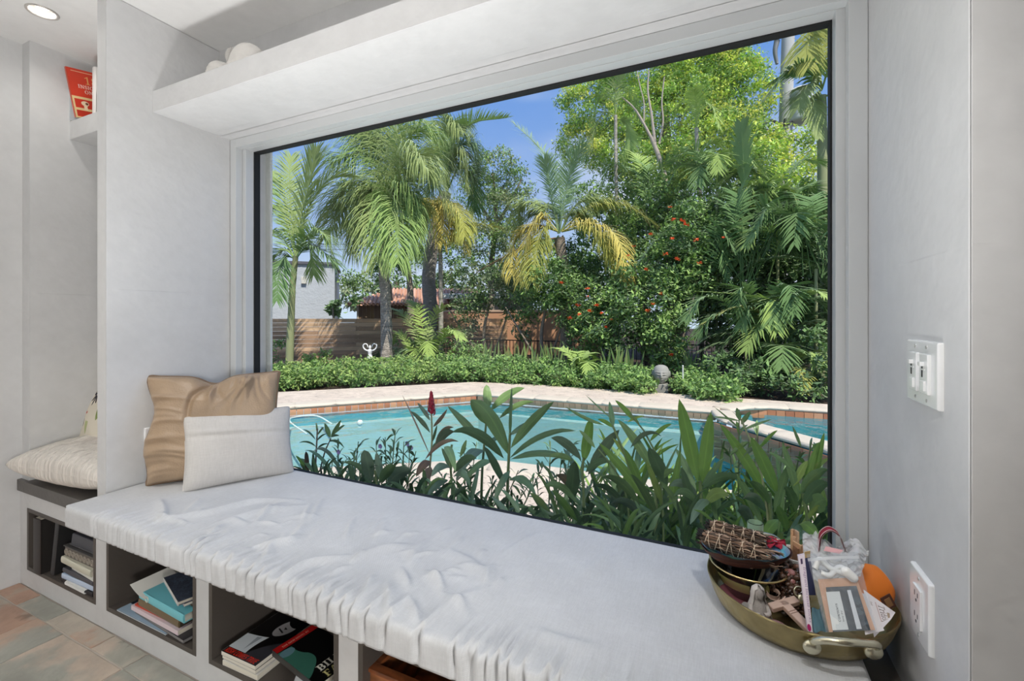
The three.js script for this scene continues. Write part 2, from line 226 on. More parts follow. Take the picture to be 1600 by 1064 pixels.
{ // wall plates
  const plate = (w, h) => { const s = new THREE.Shape(), r = 0.004; s.moveTo(-w / 2 + r, -h / 2); s.lineTo(w / 2 - r, -h / 2); s.quadraticCurveTo(w / 2, -h / 2, w / 2, -h / 2 + r); s.lineTo(w / 2, h / 2 - r); s.quadraticCurveTo(w / 2, h / 2, w / 2 - r, h / 2); s.lineTo(-w / 2 + r, h / 2); s.quadraticCurveTo(-w / 2, h / 2, -w / 2, h / 2 - r); s.lineTo(-w / 2, -h / 2 + r); s.quadraticCurveTo(-w / 2, -h / 2, -w / 2 + r, -h / 2); return plain(new THREE.ExtrudeGeometry(s, { depth: 0.003, bevelEnabled: true, bevelSize: 0.0035, bevelOffset: -0.0035, bevelThickness: 0.0045, bevelSegments: 4 })); };
  const white = shiny({ color: RGB(0.83, 0.84, 0.85), roughness: 0.22, clearcoat: 0.4, clearcoatRoughness: 0.15 }), dark = matte(RGB(0.03, 0.03, 0.035), 0.5), steel = matte(RGB(0.6, 0.6, 0.6), 0.35, { metalness: 0.7 });
  const screw = join([plain(new THREE.CylinderGeometry(0.0028, 0.0028, 0.0014, 14).rotateX(Math.PI / 2)), bx(0.0045, 0.0007, 0.001, 0, 0, 0.0006)]);
  // dimmer switches: faces -x, so local +z turns to -x
  const sw = thing('dimmer_switch_plate', 'white double wall plate with two slide dimmers, above the single socket plate', 'switch', [XR, 1.055, -0.993], -Math.PI / 2);
  part('plate', plate(0.134, 0.108), white, sw);
  for (const x of [-0.024, 0.024]) {
    const d = part('dimmer', join([bx(0.034, 0.066, 0.006, x, 0, 0.009, 0.0015), bx(0.014, 0.0024, 0.0012, x, 0.0115 - 0.004, 0.0124)]), white, sw);
    part('slot', bx(0.0042, 0.019, 0.0012, x - 0.004, 0.004, 0.0121), dark, d); part('slider', bx(0.012, 0.007, 0.007, x - 0.002, 0.0165, 0.014, 0.001), white, d); part('button', bx(0.015, 0.017, 0.004, x + 0.002, -0.0195, 0.0128, 0.001), white, d);
    for (const y of [0.044, -0.044]) { const s = part('screw', screw, steel, sw); s.position.set(x, y, 0.008); }
  }
  const socket = (label, p, turn, open) => {
    const s = thing('socket_plate', label, 'socket', p, turn);
    part('plate', plate(0.085, 0.120), white, s);
    const face = part('insert', bx(0.034, 0.067, 0.005, 0, 0, 0.0085, 0.001), white, s);
    for (const y of [0.018, -0.018]) { part('slot', bx(0.0022, 0.0085, 0.0012, -0.0064, y + 0.003, 0.0108), dark, face); part('slot', bx(0.0022, 0.0075, 0.0012, 0.0064, y + 0.003, 0.0108), dark, face); part('ground_hole', plain(new THREE.CylinderGeometry(0.0026, 0.0026, 0.0012, 14).rotateX(Math.PI / 2).translate(0, y - 0.0075, 0.0108)), dark, face); }
    for (const y of [0.048, -0.048]) { const k = part('screw', screw, steel, s); k.position.set(0, y, 0.008); }
    return s;
  };
  socket('white single socket plate low on the wall by the brass tray', [XR, 0.652, -1.003], -Math.PI / 2);
  socket('white socket plate half hidden behind the tan leather pillow', [XL, 0.658, -1.037], Math.PI / 2);
  const plug = thing('black_plug', 'black plug pushed into the socket behind the leather pillow', 'plug', [XL + 0.012, 0.634, -1.045], Math.PI / 2);
  part('body', bx(0.034, 0.042, 0.028, 0, 0, 0.014, 0.006), dark, plug); part('cable', tube([V(0, -0.018, 0.016), V(0, -0.05, 0.02), V(0.02, -0.09, 0.018), V(0.08, -0.118, 0.015)], 0.0032, 20, 8), dark, plug);
}

// ================================================================ bench, mattress, cushions
const weaveN = fbm(8, 4, 71);
const tWeave = texture(512, (u, v) => { const a = Math.sin(u * Math.PI * 2 * 64), b = Math.sin(v * Math.PI * 2 * 64), k = (Math.floor(u * 128) + Math.floor(v * 128)) % 2; return 0.5 + 0.26 * (k ? Math.abs(a) : -Math.abs(b)) + 0.25 * (weaveN(u * 3, v * 3) - 0.5); }, false);
const slubN = fbm(3, 7, 75), slubL = lattice(150, 76);
const tCloth = texture(512, (u, v) => { const k = 0.93 + 0.05 * (slubN(u, v) - 0.5) + 0.035 * (slubL(u, v * 0.1) - 0.5) + 0.025 * (slubL(u * 0.1 + 0.4, v) - 0.5); return [k, k * 0.998, k * 0.992]; });
const linen = new THREE.MeshStandardMaterial({ color: RGB(0.64, 0.655, 0.68), roughness: 0.95, map: again(tCloth, 5), bumpMap: again(tWeave, 5), bumpScale: 0.0006 });
const darkWood = new THREE.MeshStandardMaterial({ color: RGB(0.085, 0.073, 0.064), roughness: 0.5, bumpMap: again(tTrowel, 3, 3), bumpScale: 0.001 });
const CUBBIES = [[-2.691, -2.130], [-2.053, -1.518], [-1.452, -0.912], [-0.844, -0.310], [-0.245, 0.292]], CB = 0.072, CT = 0.335, BZ = -0.885;
{
  const b = thing('built_in_bench', 'low built-in plastered bench with a row of dark lined book cubbies', 'bench', [0, 0, 0]);
  const rect = (x0, x1, y0, y1) => [[x0, y0], [x1, y0], [x1, y1], [x0, y1]];
  const s = new THREE.Shape(); rect(-2.758, XR, 0, 0.402).forEach(([x, y], i) => (i ? s.lineTo(x, y) : s.moveTo(x, y))); s.closePath();
  for (const [a, c] of CUBBIES) { const h = new THREE.Path(); rect(a, c, CB, CT).forEach(([x, y], i) => (i ? h.lineTo(x, y) : h.moveTo(x, y))); h.closePath(); s.holes.push(h); }
  part('front_panel', metricUV(new THREE.ExtrudeGeometry(s, { depth: 0.03, bevelEnabled: false }).translate(0, 0, BZ - 0.03)), paint, b);
  for (const [a, c] of CUBBIES) {
    const t = 0.016, z0 = -1.32, z1 = BZ + 0.002;
    const l = part('cubby', join([box(a, a + t, CB, CT, z0, z1, 0.001), box(c - t, c, CB, CT, z0, z1, 0.001), box(a + t, c - t, CB, CB + t, z0, z1, 0.001), box(a + t, c - t, CT - t, CT, z0, z1, 0.001)]), darkWood, b, 'dark brown lined open cubby');
    part('back_board', box(a + t, c - t, CB + t, CT - t, z0, z0 + 0.01), darkWood, l);
  }
  part('seat_slab', join([box(-2.69, XL - PIER, 0.402, 0.45, ZW, -0.874, 0.002), box(-2.758, -2.688, 0.402, 0.45, -0.889, -0.874, 0.002), box(XL - PIER - 0.001, XL, 0.402, 0.4495, -0.889, -0.8742)]), new THREE.MeshStandardMaterial({ color: RGB(0.10, 0.092, 0.085), roughness: 0.42, bumpMap: again(tTrowel, 3), bumpScale: 0.001 }), b, 'dark brown seat slab of the nook');
  part('seat_board', box(XL, XR, 0.402, 0.448, ZW, -0.874, 0.002), darkWood, b);
}
{ // fitted mattress with a gathered front hem
  const X0 = -2.022, X1 = 0.237, Z0 = -1.338, Z1 = -0.747, Y0 = 0.450, Y1 = 0.514, R = 0.015;
  const NX = 460, NZ = 120, NY = 12;
  const g0 = new THREE.BoxGeometry(X1 - X0, Y1 - Y0, Z1 - Z0, NX, NY, NZ); g0.translate((X0 + X1) / 2, (Y0 + Y1) / 2, (Z0 + Z1) / 2); g0.deleteAttribute('normal');
  const p0 = g0.attributes.position, uv0 = g0.attributes.uv;
  for (let i = 0; i < p0.count; i++) { const x = p0.getX(i), y = p0.getY(i), z = p0.getZ(i), front = Math.abs(z - Z1) < 1e-5 || Math.abs(z - Z0) < 1e-5, side = Math.abs(x - X0) < 1e-5 || Math.abs(x - X1) < 1e-5; front ? uv0.setXY(i, x, y - Y1 - z) : side ? uv0.setXY(i, z, y) : uv0.setXY(i, x, -z); }
  const g = g0, p = p0, Rn = rng(14), n1 = fbm(8, 5, 81), n2 = fbm(5, 4, 87);
  // pleats of the elastic hem
  const pleats = []; for (let x = X0 + 0.20; x < X1 - 0.02;) { const big = 0.4 + 0.6 * Rn(); pleats.push([x, 0.0035 + 0.0035 * Rn(), (0.0032 + 0.0062 * big) * (x < -1.5 ? 0.7 : 1), (Rn() - 0.35) * 0.5, 0.35 + 0.65 * Rn()]); x += 0.014 + 0.032 * Rn() + (Rn() < 0.10 ? 0.04 : 0); }
  const pleat = (x, down) => { let s = 0; for (const [c, w, a, lean, len] of pleats) { const d = (x - c - lean * down * 0.5) / w; if (Math.abs(d) < 5) s += a * (Math.exp(-d * d) - 0.16 * Math.exp(-(d - 2.2) * (d - 2.2) * 0.5) - 0.16 * Math.exp(-(d + 2.2) * (d + 2.2) * 0.5)) * (1 - 0.75 * smooth(down, 0.03 * len, 0.065)); } return s; };
  // creases lying on the top, drawn as ridges along paths [x, z]
  const C = (...q) => q.map(([a, b]) => { const v = onLevel(a, b, Y1); return [v.x, v.z]; });
  const creases = [
    [C([255, 812], [330, 800], [400, 783], [462, 781]), 0.007, 0.016], [C([252, 782], [258, 800], [256, 815]), 0.006, 0.012], [C([244, 805], [270, 812], [300, 806]), 0.005, 0.012], [C([290, 800], [302, 790], [310, 780]), 0.004, 0.012],
    [C([330, 822], [400, 800], [470, 790]), 0.005, 0.02], [C([400, 853], [440, 848], [470, 838]), 0.005, 0.012], [C([410, 880], [418, 862], [425, 850]), 0.005, 0.012], [C([440, 905], [480, 880], [540, 869]), 0.007, 0.015],
    [C([515, 905], [530, 890], [545, 885]), 0.004, 0.010], [C([560, 870], [600, 855], [640, 853]), 0.004, 0.018], [C([600, 965], [607, 940], [605, 915]), 0.007, 0.014], [C([630, 890], [636, 905], [640, 920]), 0.005, 0.010],
    [C([672, 895], [686, 905], [692, 922]), 0.007, 0.011], [C([640, 890], [650, 860], [665, 845]), 0.004, 0.014], [C([700, 930], [720, 940], [730, 960]), 0.004, 0.012], [C([560, 935], [575, 915], [580, 900]), 0.005, 0.011],
    [C([780, 870], [820, 845], [850, 830]), 0.003, 0.02], [C([900, 905], [930, 880], [950, 860]), 0.003, 0.022], [C([690, 965], [710, 940], [760, 920]), 0.004, 0.02], [C([350, 880], [370, 865], [390, 860]), 0.004, 0.011],
    [C([840, 985], [880, 1000], [930, 1010]), 0.003, 0.02], [C([480, 935], [500, 915], [520, 905]), 0.005, 0.011], [C([300, 850], [330, 845], [360, 835]), 0.004, 0.012], [C([640, 935], [650, 955], [655, 975]), 0.005, 0.012], [C([700, 860], [740, 880], [760, 900]), 0.003, 0.02],
    ...Array.from({ length: 46 }, () => { const x = 270 + 520 * Rn(), y = 800 + (x - 270) * 0.16 + 70 * (Rn() - 0.35), a = -0.55 + 1.5 * (Rn() - 0.5), L = 14 + 30 * Rn(); return [C([x, y], [x + Math.cos(a) * L * 0.5, y + Math.sin(a) * L * 0.5 - 3 * Rn()], [x + Math.cos(a) * L, y + Math.sin(a) * L]), 0.0015 + 0.003 * Rn(), 0.006 + 0.008 * Rn()]; }),
  ].map(([q, h, w]) => [new THREE.CatmullRomCurve3(q.map(([x, z]) => V(x, 0, z))).getPoints(14).map((v) => [v.x, v.z]), h, w]);
  const ridge = (x, z) => { let s = 0; for (const [q, h, w] of creases) { let best = 1e9, bt = 0, sd = 1; for (let i = 0; i < q.length - 1; i++) { const [ax, az] = q[i], dx = q[i + 1][0] - ax, dz = q[i + 1][1] - az, t = clamp(((x - ax) * dx + (z - az) * dz) / (dx * dx + dz * dz), 0, 1), ex = x - ax - dx * t, ez = z - az - dz * t, d = ex * ex + ez * ez; if (d < best) { best = d; bt = (i + t) / (q.length - 1); sd = ex * dz - ez * dx > 0 ? 1 : -1; } } const d = Math.sqrt(best) * sd / w; if (Math.abs(d) < 3) s += 1.9 * h * Math.exp(-d * d * (d > 0 ? 3.2 : 0.55)) * Math.sin(Math.PI * clamp(0.1 + 0.8 * bt, 0, 1)); } return s; };
  for (let i = 0; i < p.count; i++) {
    let x = p.getX(i), y = p.getY(i), z = p.getZ(i);
    const rc = 0.03, cx = clamp(x, X0 + rc, X1 - rc), cz = clamp(z, Z0 + rc, Z1 - rc), lx = x - cx, lz = z - cz, L = Math.hypot(lx, lz);      // plan corners rounded
    if (L > rc * 1e-6 && L > 0) { const m = Math.max(Math.abs(lx), Math.abs(lz)); x = cx + lx / L * m; z = cz + lz / L * m; }
    const top = p.getY(i) > Y1 - 1e-5, down = Y1 - y;
    // round over the top edge
    const ix = clamp(x, X0 + R, X1 - R), iz = clamp(z, Z0 + R, Z1 - R), iy = Math.min(y, Y1 - R), d = V(x - ix, Math.max(0, y - iy), z - iz), dl = d.length();
    const m = Math.max(Math.abs(d.x), d.y, Math.abs(d.z)); if (dl > 0) { x = ix + d.x / dl * Math.min(R, m); y = iy + d.y / dl * Math.min(R, m) + (y < iy ? 0 : 0); z = iz + d.z / dl * Math.min(R, m); }
    const inner = smooth(Math.min(x - X0, X1 - x, z - Z0), 0, 0.05), fr = smooth(z, Z1 - 0.16, Z1 - 0.015), edge = smooth(z, Z1 - 0.03, Z1 - 0.004);
    const n = V(0, 1 - edge, edge);
    const pl = pleat(x, clamp(down + (Z1 - z) * 0.0, 0, 0.07)) * Math.pow(fr, 1.5) * (x > X0 + 0.15 ? 1 : 0);
    if (down < 0.062 || edge > 0.5) { const hump = 0.004 * (n1(x * 0.5, z * 0.5) - 0.5) * inner + (top ? 0 : 0); const r = top ? ridge(x, z) * inner : 0; y += (1 - edge) * (hump * 2 + r + pl * 1.3); z += edge * (-pl * 1.9 + 0.004 * (n2(x, y) - 0.5)); if (edge > 0.5) y += -0.004 * smooth(down, 0.03, 0.06) * n1(x * 1.1, 0.3); }
    p.setXYZ(i, x, y, z);
  }
  const mg = mergeVertices(new THREE.BufferGeometry().setIndex(g.index).setAttribute('position', p).setAttribute('uv', uv0), 1e-5); mg.computeVertexNormals();
  const t = thing('seat_mattress', 'long pale grey linen mattress with a gathered hem on the window bench', 'mattress', [0, 0, 0]);
  part('cover', mg, linen, t);
}
// cushions: two bulged faces meeting at a seam; pull(u, v) draws the seam in, fold(u, v, side) raises creases
function cushion(w, h, thick, { n = 70, pinch = 0.07, power = 0.42, fold = () => 0, warp = (p) => p } = {}) {
  const seam = (u, v) => V(w / 2 * u * (1 - pinch * (1 - v * v)), h / 2 * v * (1 - pinch * (1 - u * u)), 0);
  const q = (s) => Math.sign(s) * (1 - Math.pow(1 - Math.abs(s), 1.5));
  const face = (side) => grid(n, n, (a, b) => { const u = q(a * 2 - 1), v = q(b * 2 - 1), p = seam(u, v), k = Math.pow(Math.max(0, (1 - u * u) * (1 - v * v)), power); p.z = side * (thick / 2 * k + k * fold(u, v, side)); const r = warp(p, u, v, side); r.u = (u + 1) / 2 * w; r.v = (v + 1) / 2 * h; return r; }, side < 0);
  const pts = []; for (const [a, b, c, d] of [[-1, -1, 1, -1], [1, -1, 1, 1], [1, 1, -1, 1], [-1, 1, -1, -1]]) for (let i = 0; i < 14; i++) { const t = i / 14, u = a + (c - a) * t, v = b + (d - b) * t; pts.push(warp(seam(u, v), u, v, 0)); }
  return { geo: join([face(1), face(-1)]), piping: (r) => plain(new THREE.TubeGeometry(new THREE.CatmullRomCurve3(pts, true, 'catmullrom', 0.5), 220, r, 7, true)) };
}
const stand = (o, right, up) => { const x = right.clone().normalize(), z = x.clone().cross(up).normalize(), y = z.clone().cross(x); o.quaternion.setFromRotationMatrix(new THREE.Matrix4().makeBasis(x, y, z)); };
{
  // tan leather pillow
  const lN = fbm(10, 5, 91), lF = fbm(60, 2, 93), lB = fbm(3, 4, 95);
  const tGrain = texture(512, (u, v) => 0.5 + 0.5 * (lN(u, v) - 0.5) + 0.5 * (lF(u, v) - 0.5), false);
  const tTan = texture(256, (u, v) => { const k = 0.88 + 0.2 * (lB(u, v) - 0.5) + 0.12 * (lN(u, v) - 0.5); return [0.70 * k, 0.60 * k, 0.49 * k]; });
  const leather = shiny({ map: again(tTan, 1.6), roughness: 0.40, bumpMap: again(tGrain, 4), bumpScale: 0.0016, clearcoat: 0.12, clearcoatRoughness: 0.5 });
  const R = rng(5), folds = [];
  for (let i = 0; i < 46; i++) { const left = R() < 0.45, a = left ? V(-1, -0.95 + 1.9 * R(), 0) : V(-0.2 + 1.2 * R(), R() < 0.75 ? 1 : -1, 0), len = 0.35 + 0.65 * R(), dir = left ? V(1, (R() - 0.5) * 0.4, 0) : V((R() - 0.7) * 0.7, -Math.sign(a.y), 0); folds.push([a.x, a.y, dir.x, dir.y, len, 0.030 + 0.03 * R(), 0.007 + 0.012 * R()]); }
  folds.push([-0.1, 1, -0.35, -1, 1.15, 0.05, -0.045], [0.02, 1, 0.35, -1, 0.7, 0.05, -0.014], [0.52, 1, 0.42, -0.8, 0.75, 0.035, -0.016], [0.72, 1, 0.3, -0.9, 0.8, 0.035, -0.013], [-1, -0.72, 1, 0.12, 0.5, 0.05, -0.022]);
  const fold = (u, v) => { let s = 0; for (const [ax, ay, dx, dy, len, w, h] of folds) { const L = Math.hypot(dx, dy), ex = dx / L, ey = dy / L, t = (u - ax) * ex + (v - ay) * ey, d = ((u - ax) * -ey + (v - ay) * ex + 0.06 * Math.sin(t * 5 + ax * 9)) / w; if (t > -0.1 && t < len && Math.abs(d) < 4) s += h * Math.exp(-d * d) * (1 - t / len) * smooth(t, -0.1, 0.08); } return s + 0.012 * (lB(u * 0.3 + 0.5, v * 0.3) - 0.5); };
  const c = cushion(0.445, 0.405, 0.175, { n: 130, pinch: 0.05, power: 0.30, fold, warp: (p, u, v) => { p.y -= 0.030 * Math.exp(-((u + 0.05) ** 2) / 0.05) * smooth(v, 0.4, 1); p.z -= 0.02 * Math.exp(-((u + 0.08) ** 2) / 0.03) * smooth(v, 0.5, 1); p.x += 0.012 * Math.sin(v * 5) * smooth(-u, 0.8, 1); return p; } });
  const t = thing('leather_pillow', 'large tan leather pillow, creased and piped, leaning behind the pale linen one', 'pillow', [-1.846, 0.716, -1.150]);
  stand(t, V(0.70, 0.0, -0.714), V(-0.16, 1, -0.14));
  part('cover', c.geo, leather, t); part('piping', c.piping(0.0062), matte(RGB(0.19, 0.125, 0.075), 0.5), t, 'dark brown piping');
}
{
  const c = cushion(0.375, 0.280, 0.150, { n: 90, pinch: 0.055, power: 0.34, warp: (p, u, v) => { const c = Math.pow(u * u * v * v, 5) * 0.03; p.x *= 1 - c; p.y *= 1 - c * 1.3; return p; }, fold: (u, v, s) => 0.006 * Math.exp(-(((v - 0.42 + 0.1 * u) / 0.07) ** 2)) * (u < 0.1 ? 1 : 0.3) + 0.005 * Math.sin(u * 3 + v * 2) - 0.004 * Math.exp(-(((v - 0.30 + 0.1 * u) / 0.06) ** 2)) });
  const t = thing('linen_pillow', 'small pale grey linen pillow propped in front of the leather one', 'pillow', [-1.735, 0.637, -1.178]);
  stand(t, V(0.49, 0.0, -0.87), V(-0.30, 1, -0.17));
  part('cover', c.geo, new THREE.MeshStandardMaterial({ color: RGB(0.68, 0.66, 0.64), roughness: 0.95, map: again(tCloth, 4), bumpMap: again(tWeave, 5), bumpScale: 0.001 }), t); part('seam', c.piping(0.0016), matte(RGB(0.62, 0.60, 0.58), 0.95), t);
}
{ // nook: fluffy seat cushion and an embroidered pillow
  const fl = fbm(30, 4, 101), fl2 = fbm(6, 4, 103);
  const tF = texture(512, (u, v) => { const k = 0.93 + 0.14 * (fl(u, v) - 0.5) + 0.12 * (fl2(u, v) - 0.5); return [k, k * 0.985, k * 0.96]; }), tFb = texture(512, (u, v) => fl(u, v * 0.6), false);
  const c = cushion(0.60, 0.46, 0.19, { n: 90, pinch: 0.03, power: 0.32, fold: (u, v) => 0.010 * (fl2(u * 0.8 + 0.5, v * 0.8) - 0.5) + 0.005 * (fl(u * 0.5, v * 0.5) - 0.5) });
  const t = thing('seat_cushion', 'fluffy off-white cushion lying flat on the dark seat of the nook', 'cushion', [-2.405, 0.540, -1.075], 0.10); 
  part('cover', c.geo.rotateX(-Math.PI / 2), new THREE.MeshStandardMaterial({ color: RGB(0.88, 0.86, 0.84), roughness: 1, map: again(tF, 2), bumpMap: again(tFb, 3), bumpScale: 0.010 }), t);
  const tE = printed(512, 512, (g, w, h) => {
    g.fillStyle = '#e4dccb'; g.fillRect(0, 0, w, h); const R = rng(31);
    const motif = (x, y, s, col, kind) => { g.fillStyle = col; if (kind === 0) for (let k = 0; k < 8; k++) { g.save(); g.translate(x, y); g.rotate(k * Math.PI / 4); g.beginPath(); g.ellipse(0, -s * 0.6, s * 0.16, s * 0.5, 0, 0, 7); g.fill(); g.restore(); } else if (kind === 1) { g.lineWidth = s * 0.3; g.strokeStyle = col; g.beginPath(); g.arc(x, y, s * 0.5, 0.4, 2.9); g.stroke(); } else { g.beginPath(); g.moveTo(x, y + s); g.bezierCurveTo(x - s, y, x - s * 0.6, y - s, x, y - s * 0.5); g.bezierCurveTo(x + s * 0.6, y - s, x + s, y, x, y + s); g.fill(); } };
    motif(112, 225, 58, '#2a2530', 0); motif(88, 318, 34, '#c2382c', 1); motif(62, 385, 30, '#333a2e', 2); motif(150, 400, 46, '#b9c08a', 2); motif(60, 200, 26, '#6a5a4a', 1); motif(150, 110, 40, '#b5503c', 1); motif(240, 150, 60, '#2a2530', 0); motif(250, 300, 55, '#8a9a5a', 2); motif(400, 200, 70, '#2a2530', 0); motif(380, 380, 50, '#c2382c', 0);
  });
  const e = cushion(0.44, 0.42, 0.13, { n: 60, pinch: 0.05, power: 0.36, fold: (u, v) => 0.004 * Math.sin(v * 7 + u * 4) });
  const ed = thing('embroidered_pillow', 'cream pillow embroidered with dark flowers, upright at the back of the nook', 'pillow', [-2.492, 0.745, -1.12]);
  stand(ed, V(1, -0.05, 0.10), V(0.05, 1, -0.35));
  part('cover', e.geo, new THREE.MeshStandardMaterial({ map: again(tE, 1 / 0.44, 1 / 0.42), roughness: 0.9, bumpMap: again(tWeave, 4), bumpScale: 0.001 }), ed);
}

// ================================================================ books, box and figurine
const paperTex = texture([32, 128], (u, v) => { const k = 0.90 + 0.10 * Math.sin(v * Math.PI * 2 * 26) + 0.05 * (gLine(v) - 0.5); return [k, k * 0.985, k * 0.95]; });
function gLine(v) { return (Math.sin(v * 917.3) * 43758.5) % 1; }
const paperMat = (c = [0.78, 0.75, 0.68]) => matte(RGB(...c), 0.9, { map: paperTex });
// a book lying flat: spine along -x, its head towards -z, front cover up; base at y = 0
function makeBook(label, { w, h, t, color, spine = color, pages = [0.78, 0.75, 0.68], print, back = color, rough = 0.45, soft = false, category = 'book', spinePrint }, p, q, group) {
  const o = thing('book', label, category, p, 0, group); if (q) o.quaternion.copy(q);
  const b = soft ? 0.0008 : 0.0022, over = soft ? 0 : 0.003, m = (c) => matte(RGB(...c), rough);
  part('back_cover', bx(w, b, h, 0, b / 2, 0, b * 0.3), m(back), o);
  const front = part('front_cover', print ? plain(new THREE.BoxGeometry(w, b, h).translate(0, t - b / 2, 0)) : bx(w, b, h, 0, t - b / 2, 0, b * 0.3), print ? new THREE.MeshStandardMaterial({ map: print, roughness: rough }) : m(color), o);
  const s = 7, prof = []; for (let i = 0; i <= s; i++) { const a = i / s * Math.PI; prof.push([-w / 2 - Math.sin(a) * (soft ? 0.0004 : Math.min(0.004, t * 0.14)), t / 2 - Math.cos(a) * t / 2]); }
  const sh = new THREE.Shape(); prof.forEach(([x, y], i) => (i ? sh.lineTo(x, y) : sh.moveTo(x, y))); sh.lineTo(-w / 2 + b, t); sh.lineTo(-w / 2 + b, 0); sh.closePath();
  part('spine', plain(new THREE.ExtrudeGeometry(sh, { depth: h, bevelEnabled: false }).translate(0, 0, -h / 2)), m(spine), o);
  part('pages', bx(w - b - over, t - 2 * b, h - 2 * over, (b - over) / 2, t / 2, 0), paperMat(pages), o);
  return o;
}
const yaw = (a, tiltX = 0, tiltZ = 0) => new THREE.Quaternion().setFromEuler(new THREE.Euler(tiltX, a, tiltZ, 'YXZ'));
const upright = (a, lean = 0) => new THREE.Quaternion().setFromEuler(new THREE.Euler(0, a, 0)).multiply(new THREE.Quaternion().setFromEuler(new THREE.Euler(0, 0, lean))).multiply(new THREE.Quaternion().setFromRotationMatrix(new THREE.Matrix4().makeBasis(V(0, 0, -1), V(1, 0, 0), V(0, -1, 0))));   // spine to the front, head up, thickness along +x
const FL = CB + 0.0165;
{ // nook cubby: three standing dark books, then a pile
  makeBook('thin charcoal book standing at the wall end of the nook cubby', { w: 0.15, h: 0.190, t: 0.016, color: [0.05, 0.05, 0.05], spine: [0.16, 0.155, 0.15] }, [-2.662, FL + 0.095, -0.99], upright(0));
  makeBook('thick black book standing upright and jutting out of the nook cubby', { w: 0.17, h: 0.224, t: 0.066, color: [0.018, 0.016, 0.015], spine: [0.028, 0.022, 0.02] }, [-2.612, FL + 0.1125, -0.962], upright(0));
  makeBook('black book leaning over beside the thick upright one', { w: 0.17, h: 0.222, t: 0.03, color: [0.02, 0.02, 0.021], spine: [0.035, 0.035, 0.038] }, [-2.490, FL + 0.118, -0.98], upright(0, -0.20));
  let y = FL; const pile = (label, o, x, z, a) => { makeBook(label, o, [x, y, z], yaw(a)); y += o.t + 0.0006; };
  pile('black wire-bound notebook at the bottom of the pile in the nook cubby', { w: 0.17, h: 0.24, t: 0.016, color: [0.015, 0.015, 0.02], pages: [0.05, 0.05, 0.06] }, -2.285, -0.975, Math.PI / 2);
  pile('pale blue boxed book near the bottom of the pile in the nook cubby', { w: 0.16, h: 0.235, t: 0.020, color: [0.42, 0.55, 0.74], spine: [0.52, 0.62, 0.78], pages: [0.45, 0.58, 0.76] }, -2.282, -0.972, Math.PI / 2 + 0.03);
  pile('dark slate book on the pale blue one in the nook cubby', { w: 0.165, h: 0.232, t: 0.018, color: [0.06, 0.062, 0.075], spine: [0.07, 0.072, 0.085] }, -2.286, -0.976, Math.PI / 2);
  pile('white paperback with a green band in the middle of the nook cubby pile', { w: 0.13, h: 0.19, t: 0.018, color: [0.74, 0.76, 0.70], spine: [0.76, 0.77, 0.72], soft: true }, -2.256, -0.962, Math.PI / 2 - 0.05);
  pile('thick cream hardback in the upper part of the nook cubby pile', { w: 0.165, h: 0.238, t: 0.026, color: [0.60, 0.585, 0.47], spine: [0.62, 0.61, 0.50] }, -2.288, -0.972, Math.PI / 2 - 0.02);
  { const o = thing('carved_album', 'dark album with a carved scroll edge, second from the top of the nook cubby pile', 'album', [-2.284, y, -0.98]); const br = matte(RGB(0.13, 0.115, 0.10), 0.5); part('body', bx(0.232, 0.04, 0.165, 0, 0.02, 0, 0.003), br, o); const scroll = join([plain(new THREE.TorusGeometry(0.0105, 0.0028, 8, 20)), plain(new THREE.TorusGeometry(0.005, 0.0025, 8, 14).translate(0.002, 0, 0))]); for (let k = 0; k < 8; k++) { const m = part('scroll', scroll, matte(RGB(0.27, 0.24, 0.20), 0.45), o); m.position.set(-0.1 + k * 0.0285, 0.019, 0.0835); } part('top_board', bx(0.238, 0.004, 0.172, 0, 0.042, 0, 0.001), matte(RGB(0.06, 0.058, 0.056), 0.4), o); y += 0.0445; }
  { const o = thing('dark_box', 'dark blue-grey lidded box topping the pile in the nook cubby', 'box', [-2.272, y, -0.985]); const m = matte(RGB(0.05, 0.053, 0.066), 0.35), s = new THREE.Shape(); s.moveTo(-0.105, 0); s.lineTo(0.105, 0); s.lineTo(0.095, 0.042); s.quadraticCurveTo(0.093, 0.05, 0.083, 0.05); s.lineTo(-0.083, 0.05); s.quadraticCurveTo(-0.093, 0.05, -0.095, 0.042); s.closePath(); part('lid', metricUV(new THREE.ExtrudeGeometry(s, { depth: 0.15, bevelEnabled: true, bevelSize: 0.003, bevelThickness: 0.003, bevelOffset: -0.003 }).translate(0, 0, -0.075)), m, o); part('rim', bx(0.216, 0.004, 0.162, 0, 0.004, 0, 0.001), matte(RGB(0.09, 0.09, 0.10), 0.3), o); }
  const nb = scene.children.find((c) => c.userData.label?.startsWith('black wire-bound notebook')); const ringG = plain(new THREE.TorusGeometry(0.0072, 0.0016, 8, 16).rotateY(Math.PI / 2)); for (let k = 0; k < 22; k++) { const r = part('wire_ring', ringG, matte(RGB(0.82, 0.82, 0.80), 0.5), nb); r.rotation.y = Math.PI / 2; r.position.set(-0.087, 0.010, -0.09 + k * 0.0068 + 0.02); }
}
